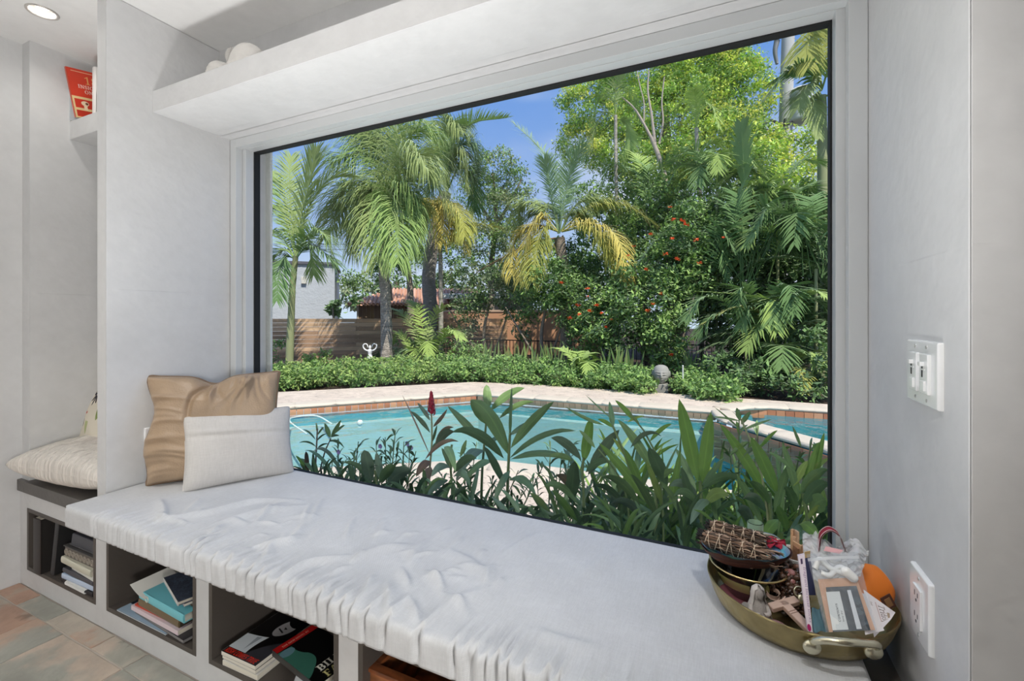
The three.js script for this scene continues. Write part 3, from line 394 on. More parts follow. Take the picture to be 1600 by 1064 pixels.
{ // second cubby
  let y = FL; const put = (label, o, x, z, a, lift = 0, tz = 0) => { makeBook(label, o, [x, y + lift, z], yaw(a, 0, tz)); y += o.t + 0.0008 + lift; };
  const photo = printed(256, 320, (g, w, h) => { g.fillStyle = '#1d2733'; g.fillRect(0, 0, w, h); g.fillStyle = '#9db4c8'; g.fillRect(0, h * 0.82, w, h * 0.18); g.fillStyle = '#4a6078'; g.fillRect(w * 0.1, h * 0.1, w * 0.8, h * 0.4); g.fillStyle = '#0c1016'; g.beginPath(); g.ellipse(w * 0.5, h * 0.62, w * 0.25, h * 0.2, 0, 0, 7); g.fill(); });
  put('glossy dark magazine with a pale blue lower edge, lowest in the second cubby', { w: 0.30, h: 0.23, t: 0.005, color: [0.1, 0.13, 0.17], print: photo, soft: true, rough: 0.25, pages: [0.62, 0.70, 0.78] }, -1.835, -1.000, 0.0);
  put('black folder second lowest in the heap of the second cubby', { w: 0.32, h: 0.22, t: 0.010, color: [0.03, 0.03, 0.035], soft: true, rough: 0.35, pages: [0.25, 0.25, 0.27] }, -1.735, -1.002, -0.06);
  put('pink and white paperback with a lettered spine in the second cubby', { w: 0.20, h: 0.295, t: 0.016, color: [0.74, 0.64, 0.68], spine: [0.74, 0.62, 0.66], soft: true }, -1.765, -0.992, Math.PI / 2 - 0.03);
  put('thin red booklet peeping out under the brown leather binder', { w: 0.17, h: 0.20, t: 0.006, color: [0.55, 0.06, 0.03], soft: true }, -1.80, -0.985, Math.PI / 2);
  put('dark brown leather binder in the middle of the second cubby', { w: 0.20, h: 0.255, t: 0.026, color: [0.07, 0.055, 0.035], spine: [0.16, 0.115, 0.06], rough: 0.35, pages: [0.06, 0.05, 0.04] }, -1.742, -0.996, Math.PI / 2 - 0.04);
  const by = y;
  put('turquoise ring binder slanting on the brown leather one', { w: 0.22, h: 0.285, t: 0.028, color: [0.16, 0.52, 0.60], spine: [0.19, 0.58, 0.66], rough: 0.4, pages: [0.72, 0.72, 0.68] }, -1.722, -1.004, Math.PI / 2 - 0.05);
  { const b = scene.children.find((c) => c.userData.label?.startsWith('turquoise ring')); const r = part('finger_hole', plain(new THREE.TorusGeometry(0.0095, 0.0018, 10, 24).rotateY(Math.PI / 2)), matte(RGB(0.75, 0.74, 0.68), 0.3, { metalness: 0.5 }), b); r.position.set(-0.1145, 0.014, -0.085); }
  { const o = thing('loose_papers', 'sheaf of curled white papers bulging from the turquoise binder', 'papers', [-1.853, by + 0.016, -0.965]); for (let k = 0; k < 5; k++) part('sheet', grid(8, 6, (u, v) => V((u - 0.5) * 0.09, 0.008 * k * u * 0 + 0.0016 * k + 0.028 * Math.pow(1 - u, 2) * (0.5 + 0.12 * k), (v - 0.5) * 0.13 + 0.004 * k)), matte(RGB(0.78, 0.77, 0.72), 0.9, { side: THREE.DoubleSide }), o); }
  put('brown paperback under the two thin top books of the second cubby', { w: 0.16, h: 0.22, t: 0.012, color: [0.17, 0.12, 0.085], spine: [0.2, 0.15, 0.11] }, -1.705, -1.02, Math.PI / 2 - 0.16);
  put('thin pale book below the dark blue one at the top of the heap', { w: 0.155, h: 0.215, t: 0.009, color: [0.12, 0.07, 0.06], spine: [0.74, 0.66, 0.68], pages: [0.80, 0.78, 0.74], soft: true }, -1.692, -1.000, Math.PI / 2 - 0.24);
  put('dark blue book with a worn cover on top of the heap in the second cubby', { w: 0.15, h: 0.205, t: 0.014, color: [0.1, 0.12, 0.16], spine: [0.72, 0.70, 0.68], print: texture(128, (u, v) => { const k = 0.8 + 0.6 * (plasterFine(u, v) - 0.5) + 0.5 * (plasterNoise(u, v) - 0.5); return [0.30 * k, 0.34 * k, 0.41 * k]; }) }, -1.688, -0.985, Math.PI / 2 - 0.30);
}
{ // third cubby
  const coverA = printed(384, 576, (g, w, h) => {
    g.fillStyle = '#08080a'; g.fillRect(0, 0, w, h); g.fillStyle = '#33343a'; g.beginPath(); g.moveTo(w, h * 0.55); g.lineTo(w, h); g.lineTo(w * 0.45, h); g.quadraticCurveTo(w * 0.6, h * 0.7, w, h * 0.55); g.fill();
    g.fillStyle = '#c6ced4'; g.beginPath(); g.moveTo(0, h * 0.62); g.quadraticCurveTo(w * 0.35, h * 0.60, w * 0.55, h * 0.56); g.quadraticCurveTo(w * 0.45, h * 0.75, w * 0.5, h * 0.9); g.lineTo(0, h * 0.9); g.fill(); g.fillStyle = '#8f979f'; g.beginPath(); g.moveTo(w * 0.3, h * 0.62); g.lineTo(w * 0.42, h * 0.6); g.lineTo(w * 0.36, h * 0.86); g.fill();
    g.save(); g.translate(w * 0.64, h * 0.33); g.rotate(0.35); g.fillStyle = '#9b999b'; g.beginPath(); g.ellipse(0, 0, w * 0.19, h * 0.19, 0, 0, 7); g.fill(); g.fillStyle = '#08080a'; g.fillRect(-w * 0.11, h * 0.065, w * 0.2, h * 0.02); g.beginPath(); g.moveTo(-w * 0.05, h * 0.0); g.lineTo(w * 0.06, h * 0.0); g.lineTo(w * 0.005, h * 0.035); g.fill(); g.beginPath(); g.ellipse(-w * 0.03, -h * 0.15, w * 0.22, h * 0.09, 0.2, 0, 7); g.fill(); g.restore();
    g.fillStyle = '#e2321f'; g.font = 'italic bold 62px sans-serif'; g.textBaseline = 'alphabetic'; g.save(); g.translate(12, h * 0.985); g.scale((w - 40) / g.measureText('RISH COMES TRUE').width, 1); g.fillText('RISH COMES TRUE', 0, 0); g.restore();
  });
  makeBook('thick white paperback, lowest of the three under the portrait cover', { w: 0.152, h: 0.228, t: 0.016, color: [0.78, 0.77, 0.74], soft: true, pages: [0.83, 0.82, 0.76] }, [-1.312, FL, -1.000], yaw(0.03));
  makeBook('white paperback in the middle of the three under the portrait cover', { w: 0.15, h: 0.226, t: 0.012, color: [0.06, 0.06, 0.06], spine: [0.75, 0.75, 0.75], soft: true, pages: [0.85, 0.84, 0.80] }, [-1.315, FL + 0.0165, -1.000], yaw(0.0));
  makeBook('black paperback with a grey portrait and red title, on its small pile', { w: 0.15, h: 0.226, t: 0.013, color: [0.02, 0.02, 0.02], spine: [0.7, 0.7, 0.7], soft: true, print: coverA, rough: 0.3, pages: [0.85, 0.84, 0.80] }, [-1.317, FL + 0.029, -0.998], yaw(0.02));
  const coverB = printed(512, 768, (g, w, h) => { g.fillStyle = '#0a0b0b'; g.fillRect(0, 0, w, h); g.fillStyle = '#37685a'; g.beginPath(); g.moveTo(0, h * 0.12); g.lineTo(w * 0.3, h * 0.14); g.quadraticCurveTo(w * 0.25, h * 0.3, w * 0.4, h * 0.42); g.quadraticCurveTo(w * 0.5, h * 0.6, w * 0.22, h * 0.72); g.quadraticCurveTo(w * 0.1, h * 0.8, 0, h * 0.82); g.fill(); g.fillStyle = '#5f828c'; g.beginPath(); g.ellipse(w * 0.14, h * 0.2, w * 0.16, h * 0.07, 0, 0, 7); g.fill(); g.fillStyle = '#a01515'; g.fillRect(0, 0, w, h * 0.11); g.fillStyle = '#d8a090'; g.font = 'bold 34px sans-serif'; g.fillText('THE NEW NOVEL BY', w * 0.16, h * 0.075); g.font = 'bold 120px serif'; g.fillStyle = '#d9d8cc'; g.fillText('BILL', w * 0.24, h * 0.83); g.fillStyle = '#cfc98a'; g.fillText('FATE', w * 0.24, h * 0.975); });
  makeBook('cream paperback lowest under the green novel in the third cubby', { w: 0.14, h: 0.20, t: 0.026, color: [0.72, 0.71, 0.66], soft: true, pages: [0.83, 0.81, 0.74] }, [-1.045, FL, -0.955], yaw(0.5));
  makeBook('white paperback with a printed panel just under the green novel', { w: 0.135, h: 0.195, t: 0.020, color: [0.70, 0.72, 0.74], soft: true, pages: [0.84, 0.83, 0.78], spine: [0.60, 0.63, 0.68] }, [-1.055, FL + 0.0268, -0.965], yaw(0.62));
  makeBook('green and black novel with a red band, tilted on the white paperbacks', { w: 0.14, h: 0.215, t: 0.018, color: [0.02, 0.02, 0.02], soft: true, print: coverB, rough: 0.3, pages: [0.86, 0.83, 0.76] }, [-1.095, FL + 0.051, -0.975], new THREE.Quaternion().setFromEuler(new THREE.Euler(0, 0, -0.07)).multiply(yaw(Math.PI / 2 - 0.12)));
}
{ // wooden box in the fourth cubby
  const wn = fbm(4, 5, 231), tW = texture([256, 128], (u, v) => { const r = 0.86 + 0.30 * (wn(u * 0.5, v * 4) - 0.5) + 0.12 * Math.sin((v * 9 + wn(u, v) * 2) * 6.28); return [0.70 * r, 0.44 * r, 0.27 * r]; }), wood = new THREE.MeshStandardMaterial({ map: again(tW, 3), roughness: 0.45 });
  const o = thing('wooden_box', 'open orange-brown wooden box inside the fourth cubby', 'box', [-0.605, FL, -1.06]);
  part('front', box(-0.225, 0.225, 0, 0.148, 0.138, 0.15, 0.001), wood, o); part('back', box(-0.225, 0.225, 0, 0.148, -0.15, -0.138, 0.001), wood, o); for (const s of [-1, 1]) part('side', box(s * 0.219 - 0.006, s * 0.219 + 0.006, 0, 0.148, -0.138, 0.138, 0.001), wood, o); part('bottom', box(-0.213, 0.213, 0, 0.008, -0.138, 0.138), wood, o);
  part('rim', join([box(-0.232, 0.232, 0.148, 0.158, 0.132, 0.157, 0.002), box(-0.232, 0.232, 0.148, 0.158, -0.157, -0.132, 0.002), box(-0.232, -0.207, 0.148, 0.158, -0.132, 0.132, 0.002), box(0.207, 0.232, 0.148, 0.158, -0.132, 0.132, 0.002)]), new THREE.MeshStandardMaterial({ map: again(tW, 3), color: RGB(0.6, 0.5, 0.45), roughness: 0.4 }), o);
  const h = thing('magnet_catch', 'tiny pale catch under the top of the fourth cubby', 'catch', [-0.79, CT - 0.020, -0.93], 0.6); part('plate', bx(0.016, 0.004, 0.004, 0, 0, 0, 0.001), matte(RGB(0.8, 0.8, 0.78), 0.4), h);
}
{ // nook shelf
  const SY = 2.0365;
  const cover = printed(384, 512, (g, w, h) => {
    g.fillStyle = '#d8452f'; g.fillRect(0, 0, w, h); g.strokeStyle = '#efc9a4'; g.lineWidth = 3; g.strokeRect(w * 0.1, h * 0.05, w * 0.8, 3); g.fillStyle = '#e8b070'; g.font = '110px serif'; g.textAlign = 'center'; g.fillText('18', w * 0.52, h * 0.28); g.fillStyle = '#f6ece0'; g.font = '50px serif'; g.fillText('INSIGHTS', w * 0.5, h * 0.38); g.fillText('ON', w * 0.42, h * 0.48);
    g.fillStyle = '#e9cf9a'; g.fillRect(w * 0.0, h * 0.56, w * 0.6, h * 0.44); g.fillStyle = '#cf3d2b'; g.fillRect(w * 0.05, h * 0.61, w * 0.5, h * 0.18); g.fillRect(w * 0.05, h * 0.84, w * 0.5, h * 0.13); g.fillStyle = '#f2dfc0'; g.beginPath(); g.ellipse(w * 0.28, h * 0.69, w * 0.09, h * 0.05, 0, 0, 7); g.fill(); g.fillRect(w * 0.24, h * 0.70, w * 0.08, h * 0.12); g.fillStyle = '#7a4a3a'; g.beginPath(); g.arc(w * 0.32, h * 0.69, w * 0.035, 0, 7); g.fill();
    g.fillStyle = '#4a3426'; g.fillRect(w * 0.62, h * 0.58, w * 0.2, h * 0.42); g.fillStyle = '#e9cf9a'; g.beginPath(); g.moveTo(w * 0.55, h * 0.54); g.lineTo(w * 0.64, h * 0.56); g.lineTo(w * 0.74, h); g.lineTo(w * 0.64, h); g.fill(); g.fillStyle = '#c99a80'; g.fillRect(w * 0.86, h * 0.6, w * 0.14, h * 0.4);
  });
  // face out against the nook wall: front cover looks +x, head up, tipped forward in its own plane
  const face = new THREE.Quaternion().setFromRotationMatrix(new THREE.Matrix4().makeBasis(V(0, 0, -1), V(1, 0, 0), V(0, -1, 0)));
  const tip = new THREE.Quaternion().setFromAxisAngle(V(1, 0, 0), 0.17);
  makeBook('orange-red paperback facing out and tipping forward on the nook shelf', { w: 0.16, h: 0.215, t: 0.012, color: [0.6, 0.1, 0.05], print: cover, soft: true, rough: 0.35 }, [-2.668, SY + 0.135, -1.092], tip.clone().multiply(face));
  makeBook('dark brown book lying flat under the orange-red paperback', { w: 0.12, h: 0.11, t: 0.020, color: [0.14, 0.10, 0.08] }, [-2.612, SY, -1.110], yaw(0));
  makeBook('pale blue-grey book standing at the wall behind the orange-red one', { w: 0.13, h: 0.17, t: 0.012, color: [0.52, 0.57, 0.60], soft: true }, [-2.689, SY + 0.0855, -1.087], upright(0));
  makeBook('white hardback standing in the nook shelf next to the partition', { w: 0.15, h: 0.222, t: 0.028, color: [0.80, 0.78, 0.75], spine: [0.80, 0.77, 0.75] }, [-2.556, SY + 0.1115, -1.125], upright(0));
}
{ // sleeping winged cherub on the long shelf: one surface of joined rounds, the wing ribbed
  const plaster = matte(RGB(0.74, 0.72, 0.69), 0.8, { bumpMap: again(tTrowel, 4), bumpScale: 0.002 });
  const o = thing('cherub_figurine', 'white sleeping cherub figurine lying on the long shelf', 'figurine', [-1.665, 2.0365, -1.105]);
  const B = [[-0.075, 0.040, 0.005, 0.042], [-0.035, 0.030, 0.0, 0.034], [0.005, 0.030, -0.004, 0.036], [0.045, 0.040, -0.008, 0.046], [0.075, 0.060, -0.012, 0.058], [0.085, 0.024, 0.03, 0.026], [-0.055, 0.014, 0.04, 0.017], [-0.02, 0.013, 0.046, 0.015], [-0.088, 0.022, 0.03, 0.018], [0.12, 0.018, 0.012, 0.02], [0.05, 0.018, 0.035, 0.022]];
  const g = new THREE.SphereGeometry(1, 90, 60), p = g.attributes.position, c0 = V(0, 0.03, 0);
  const field = (v) => { let s = 0; for (const [x, y, z, r] of B) s += Math.exp(-((v.x - x) ** 2 + (v.y - y) ** 2 + (v.z - z) ** 2) / (r * r) * 2.2); return s; };
  for (let i = 0; i < p.count; i++) { const d = V(p.getX(i), p.getY(i), p.getZ(i)); let a = 0, b = 0.22; for (let k = 0; k < 160; k++) { const t = 0.22 * (1 - k / 160); if (field(c0.clone().addScaledVector(d, t)) > 0.11) { a = t; break; } } const q = c0.clone().addScaledVector(d, a); if (q.y < 0) q.y = 0; const curl = q.x < -0.045 && q.y > 0.035 ? 0.003 * Math.sin(q.x * 420) * Math.sin(q.z * 420 + q.y * 380) : 0; q.addScaledVector(d, curl); p.setXYZ(i, q.x, q.y, q.z); }
  const mg = mergeVertices(g.deleteAttribute('normal') && g, 1e-6); mg.computeVertexNormals(); part('body', plain(mg), plaster, o);
  const feather = []; for (let k = 0; k < 7; k++) { const a = 0.55 + k * 0.17, L = 0.085 - k * 0.005; feather.push(blade2([V(0.012, 0.045, 0.005 + k * 0.004), V(0.012 + Math.cos(a) * L * 0.5, 0.045 + Math.sin(a) * L * 0.6, 0.012 + k * 0.004), V(0.012 + Math.cos(a) * L * 0.55, 0.045 + Math.sin(a) * L, 0.004 + k * 0.004)], 0.02)); }
  part('wing', join(feather), plaster, o);
  for (const k of [0, 1, 2, 3, 4]) part('toe', plain(new THREE.SphereGeometry(0.0042, 8, 6).translate(0.135, 0.012 + (k % 2) * 0.006, 0.002 + k * 0.006)), plaster, o);
  part('nose', plain(new THREE.SphereGeometry(0.006, 10, 8).translate(-0.098, 0.034, 0.036)), plaster, o);
}
function blade2(pts, w) { const c = new THREE.CatmullRomCurve3(pts), g = grid(4, 8, (u, v) => { const q = c.getPoint(v), f = Math.sin(Math.PI * (0.12 + 0.8 * v)) * w / 2, s = (u - 0.5) * 2; return V(q.x + s * f, q.y + 0.25 * s * f, q.z + 0.003 * (1 - s * s)); }); return plain(g); }

// ================================================================ brass tray by the wall and what lies in it
{
  const TX = 0.139, TZ = -1.150, TY = 0.518;
  const hamN = (() => { const R = rng(61), P = []; for (let i = 0; i < 90; i++) P.push([R(), R()]); return (u, v) => { let b = 9; for (const [x, y] of P) { let dx = Math.abs(u - x), dy = Math.abs(v - y); dx = Math.min(dx, 1 - dx); dy = Math.min(dy, 1 - dy); b = Math.min(b, dx * dx + dy * dy); } return Math.sqrt(b) * 7; }; })();
  const tHam = texture(256, (u, v) => clamp(hamN(u, v), 0, 1), false), brass = new THREE.MeshStandardMaterial({ color: RGB(0.58, 0.50, 0.30), metalness: 0.85, roughness: 0.36, bumpMap: again(tHam, 5, 1.2), bumpScale: 0.0022, map: again(texture(128, (u, v) => { const k = 0.80 + 0.4 * (plasterNoise(u, v) - 0.5); return [k, k * 0.97, k * 0.88]; }), 3, 1) }), brassPale = matte(RGB(0.66, 0.62, 0.46), 0.25, { metalness: 0.9 });
  const t = thing('brass_tray', 'round hammered brass tray with loop handles at the end of the mattress', 'tray', [TX, TY, TZ]);
  part('bowl', turned([[0, 0.003], [0.13, 0.003], [0.148, 0.006], [0.154, 0.012], [0.161, 0.026], [0.169, 0.054], [0.1725, 0.0585], [0.1745, 0.058], [0.175, 0.054], [0.1655, 0.026], [0.158, 0.010], [0.150, 0.001], [0.13, 0], [0, 0]], 96), brass, t);
  for (const [a, nm] of [[1.25, 'near'], [1.25 + Math.PI, 'far']]) {
    const d = V(Math.cos(a), 0, Math.sin(a)), s = V(-d.z, 0, d.x), P = (o, k, y) => d.clone().multiplyScalar(o).addScaledVector(s, k).setY(y);
    const h = part('handle', tube([P(0.164, -0.050, 0.040), P(0.178, -0.052, 0.052), P(0.190, -0.042, 0.063), P(0.197, -0.018, 0.068), P(0.198, 0.018, 0.068), P(0.190, 0.042, 0.063), P(0.178, 0.052, 0.052), P(0.164, 0.050, 0.040)], 0.0062, 48, 12), brassPale, t);
    for (const k of [-1, 1]) part('mount', plain(new THREE.SphereGeometry(0.016, 18, 12).scale(1, 0.85, 0.55).rotateY(-a + Math.PI / 2).translate(...P(0.169, k * 0.051, 0.036).toArray())), brassPale, h);
  }
  const IN = TY + 0.004;
  // patterned bowl, shell, herb bundles
  const tFlor = printed(512, 128, (g, w, h) => { g.fillStyle = '#1c1a14'; g.fillRect(0, 0, w, h); const R = rng(9); for (let k = 0; k < 130; k++) { g.fillStyle = ['#7f8a4a', '#a9a86a', '#b03026', '#5c6b35', '#c9b98a', '#3a4424'][Math.floor(R() * 6)]; g.beginPath(); g.ellipse(R() * w, R() * h, 6 + 14 * R(), 3 + 6 * R(), R() * 3, 0, 7); g.fill(); } });
  const bp = onLevel(1166, 874, 0.60), B = thing('patterned_bowl', 'dark floral bowl with a gold rim under the shell in the tray', 'bowl', [bp.x + 0.004, IN, bp.z]);
  part('bowl', turned([[0, 0], [0.035, 0], [0.04, 0.004], [0.060, 0.030], [0.080, 0.072], [0.078, 0.072], [0.058, 0.032], [0.036, 0.008], [0, 0.007]], 64), shiny({ map: again(tFlor, 2, 2), roughness: 0.2, clearcoat: 0.6 }), B);
  part('rim', plain(new THREE.TorusGeometry(0.0795, 0.0022, 10, 80).rotateX(Math.PI / 2).translate(0, 0.0722, 0)), matte(RGB(0.72, 0.58, 0.28), 0.25, { metalness: 0.9 }), B, 'gold rim');
  const shellTop = IN + 0.073, S = thing('abalone_shell', 'brown abalone shell with a pearly blue inside, holding burnt herb bundles', 'shell', [bp.x - 0.012, shellTop, bp.z + 0.006], 0.32);
  const sn = fbm(5, 5, 63), shape = (r, a, up) => { const e = 1 + 0.08 * Math.cos(a) + 0.03 * Math.sin(3 * a); return V(Math.cos(a) * 0.096 * r * e, up, Math.sin(a) * 0.068 * r * e); };
  const tOut = texture(256, (u, v) => { const k = sn(u, v), l = sn(u * 2 + 0.3, v * 3); return [lerp(0.20, 0.62, l * k * 1.6), lerp(0.11, 0.42, l * k * 1.3), lerp(0.09, 0.36, l * k)]; }), tIn = texture(256, (u, v) => { const k = sn(u * 1.5, v * 1.5), l = sn(u + 0.5, v * 2.2); return [0.52 + 0.5 * (l - 0.5), 0.68 + 0.4 * (k - 0.5), 0.74 + 0.5 * (sn(u * 2, v) - 0.5)]; });
  part('outside', grid(64, 14, (u, v) => { const a = u * 2 * Math.PI, r = Math.pow(v, 0.55), q = shape(r, a, 0.038 * v * v + 0.004 * (sn(u, v) - 0.5) * v + (v > 0.97 ? 0.002 * Math.sin(a * 9) : 0)); return q; }), new THREE.MeshStandardMaterial({ map: tOut, roughness: 0.7, side: THREE.DoubleSide, bumpMap: again(tRough0(), 2), bumpScale: 0.004 }), S);
  part('inside', grid(64, 14, (u, v) => { const a = u * 2 * Math.PI; return shape(Math.pow(v, 0.55) * 0.955, a, 0.005 + 0.0335 * v * v); }, true), shiny({ map: tIn, roughness: 0.22, iridescence: 0.6, iridescenceIOR: 1.5, iridescenceThicknessRange: [200, 420], side: THREE.DoubleSide }), S, 'pearly blue inside');
  function tRough0() { return tTrowel; }
  const bundle = (label, a, b, r, seed) => {
    const R = rng(seed), mid = a.clone().add(b).multiplyScalar(0.5), o = thing('herb_bundle', label, 'herb bundle', mid), A = a.clone().sub(mid), Bv = b.clone().sub(mid), d = Bv.clone().sub(A), L = d.length(), u = d.clone().normalize(), s = u.clone().cross(V(0, 1, 0)).normalize(), w = s.clone().cross(u);
    const around = (t, ang, rr) => A.clone().addScaledVector(d, t).addScaledVector(s, Math.cos(ang) * rr).addScaledVector(w, Math.sin(ang) * rr);
    const cols = [[0.05, 0.034, 0.026], [0.12, 0.075, 0.05], [0.24, 0.15, 0.10], [0.08, 0.058, 0.042], [0.36, 0.25, 0.175]], sets = cols.map(() => []), burnt = [];
    for (let k = 0; k < 64; k++) { const an = k * 2.399, rr = r * (0.45 + 0.5 * R()), t0 = R() * 0.12 - 0.04, t1 = 0.82 + R() * 0.22; sets[Math.floor(R() * 5)].push(taper([around(t0, an, rr), around(0.35, an + 0.15, rr * 1.05), around(0.7, an - 0.1 + 0.3 * R(), rr * 1.05), around(t1, an, rr * 0.9)], 0.0028, 0.0016, 6, 5)); }
    part('core', taper([around(0.02, 0, 0), around(0.5, 0, 0.001), around(0.96, 0, 0)], r * 0.8, r * 0.72, 8, 12, 0.25, seed), matte(RGB(0.055, 0.04, 0.032), 1), o);
    for (let k = 0; k < 90; k++) { const an = R() * 6.28, t0 = R(), L0 = 0.10 + 0.16 * R(), rr = r * (0.85 + 0.2 * R()); sets[[0, 1, 3, 2, 4][Math.floor(R() * 5)]].push(plain(blade2([around(t0, an, rr), around(t0 + L0 * 0.5, an + 0.4 * (R() - 0.5), rr * 1.14), around(t0 + L0, an + 0.7 * (R() - 0.5), rr * (0.95 + 0.3 * R()))], 0.006 + 0.005 * R()))); }
    sets.forEach((g, i) => { const m = part('stalks', join(g), matte(RGB(...cols[i]), 0.95), o); });
    for (let k = 0; k < 26; k++) { const an = R() * 6.28, rr = r * R(); burnt.push(taper([around(0.0, an, rr), around(-0.07 - 0.05 * R(), an + 0.2, rr * 1.1)], 0.0028, 0.001, 3, 5)); } part('charred_tip', join(burnt), matte(RGB(0.015, 0.013, 0.012), 0.9), o);
    for (const [ph, tw] of [[0, 7.5], [2.2, -7.5]]) { const pts = []; for (let i = 0; i <= 60; i++) { const t = i / 60; pts.push(around(0.06 + 0.86 * t, ph + tw * t * Math.PI * 1.3, r * 1.13)); } part('string', tube(pts, 0.0009, 220, 5), matte(RGB(0.66, 0.52, 0.38), 0.9), o); }
  };
  const c = V(bp.x - 0.010, shellTop, bp.z + 0.002);
  bundle('herb bundle tied with string, hindmost on the shell', c.clone().add(V(-0.066, 0.048, -0.040)), c.clone().add(V(0.050, 0.044, -0.020)), 0.0165, 71);
  bundle('herb bundle tied with string, lying across the front of the shell', c.clone().add(V(-0.080, 0.040, 0.006)), c.clone().add(V(0.052, 0.034, 0.030)), 0.0165, 73);
  bundle('short herb bundle seen end on, tucked low in the shell', c.clone().add(V(-0.01, 0.022, 0.0)), c.clone().add(V(0.022, 0.022, 0.036)), 0.014, 75);
  // green tumbler
  const gp = onLevel(1180, 852, 0.60), gl = thing('green_tumbler', 'small pale green glass tumbler behind the herb bundles', 'glass', [gp.x, IN, gp.z]);
  part('glass', turned([[0, 0], [0.013, 0], [0.016, 0.004], [0.0175, 0.132], [0.0160, 0.134], [0.0145, 0.010], [0, 0.009]], 40), shiny({ color: RGB(0.60, 0.80, 0.62), roughness: 0.15, transmission: 0.55, thickness: 0.004, ior: 1.45 }), gl);
  // cup with wooden sticks
  const cp = onLevel(1243, 863, 0.608), cup = thing('ribbed_cup', 'white ribbed cup holding split wooden sticks', 'cup', [cp.x, IN, cp.z]);
  { const pr = [[0, 0], [0.024, 0], [0.026, 0.003]]; for (let k = 0; k <= 22; k++) { const y = 0.006 + k * 0.0045; pr.push([0.0265 + y * 0.10 + (k % 2 ? 0.0006 : 0), y]); } pr.push([0.0375, 0.107], [0.0385, 0.110], [0.037, 0.112], [0.0345, 0.108], [0.025, 0.006], [0, 0.005]); pr.forEach((q) => { q[1] *= 0.76; q[0] *= 1.04; }); part('body', turned(pr, 56), shiny({ color: RGB(0.76, 0.75, 0.73), roughness: 0.35 }), cup); }
  const woodTan = [[0.60, 0.36, 0.20], [0.52, 0.29, 0.15], [0.66, 0.44, 0.28], [0.34, 0.17, 0.09]].map((q) => matte(RGB(...q), 0.75, { bumpMap: again(tTrowel, 6), bumpScale: 0.002 }));
  { const R = rng(83); for (let k = 0; k < 9; k++) { const a = k * 2.2, r0 = 0.012 * R(), o = thing('wooden_stick', 'split tan wooden stick standing in the white ribbed cup', 'stick', [cp.x, IN + 0.008, cp.z], 0, 'wooden sticks in the ribbed cup'), lx = Math.cos(a) * 0.024, lz = Math.sin(a) * 0.024, H = 0.102 + 0.020 * R(); const g = bx(0.011 + 0.010 * R(), H, 0.004 + 0.004 * R(), 0, H / 2, 0, 0.001); const m = part('stick', g, woodTan[Math.floor(R() * 4)], o); m.position.set(lx * 0.5, 0, lz * 0.5); m.rotation.set(lz * 6, a, -lx * 6); } }
  // red cloth flower
  const fp = onLevel(1207, 851, 0.625), fl = thing('red_cloth_flower', 'crumpled dark red cloth flower beside the ribbed cup', 'flower', fp);
  { const R = rng(85); for (let k = 0; k < 9; k++) { const a = k * 2.4, r = 0.012 + 0.006 * R(); part('petal', blade2([V(0, 0, 0), V(Math.cos(a) * r, 0.007 + 0.006 * R(), Math.sin(a) * r), V(Math.cos(a) * r * 1.7, 0.002, Math.sin(a) * r * 1.5)], 0.018), matte(RGB(0.42, 0.02, 0.05), 0.8, { side: THREE.DoubleSide }), fl); } part('stem', tube([V(0, -0.09, 0.0), V(0, -0.05, 0.004), V(0, 0, 0)], 0.004, 8, 6), matte(RGB(0.10, 0.07, 0.06), 0.9), fl); }
  // heap of dark seed beads
  { const R = rng(87), o = thing('seed_bead_necklace', 'heaped necklace of glossy dark brown seed beads in the middle of the tray', 'necklace', [onLevel(1238, 940, 0.54).x, IN, onLevel(1238, 940, 0.54).z]); const bg = [plain(new THREE.SphereGeometry(0.0065, 12, 9).scale(1, 0.8, 1.25)), plain(new THREE.SphereGeometry(0.0055, 12, 9).scale(1.2, 0.7, 1))], mats = [[0.055, 0.028, 0.018], [0.09, 0.045, 0.028], [0.03, 0.017, 0.012], [0.20, 0.09, 0.06], [0.32, 0.14, 0.13]].map((q) => shiny({ color: RGB(...q), roughness: 0.18, clearcoat: 0.6 }));
    for (let k = 0; k < 190; k++) { const f = k / 190, a = k * 0.55, r = 0.040 * (1 - f * 0.6) + 0.006 * (R() - 0.5), m = part('bead', bg[k % 2], mats[R() < 0.85 ? Math.floor(R() * 3) : 3 + Math.floor(R() * 2)], o); m.position.set(Math.cos(a) * r * 0.75, 0.006 + 0.078 * Math.pow(f, 0.8) + 0.004 * R(), Math.sin(a) * r * 1.2 - 0.012 * f); m.rotation.set(R() * 6, R() * 6, R() * 6); } }
  { const p = onLevel(1249, 925, 0.58), o = thing('brass_pendant', 'small tarnished brass pendant hung over the bead heap', 'pendant', p); part('ring', plain(new THREE.TorusGeometry(0.010, 0.0016, 8, 24)), brassPale, o); part('drop', plain(new THREE.SphereGeometry(0.007, 14, 10).scale(0.9, 1.3, 0.6).translate(0, -0.012, 0.004)), brassPale, o); o.rotation.set(-0.4, 0.3, 0); }
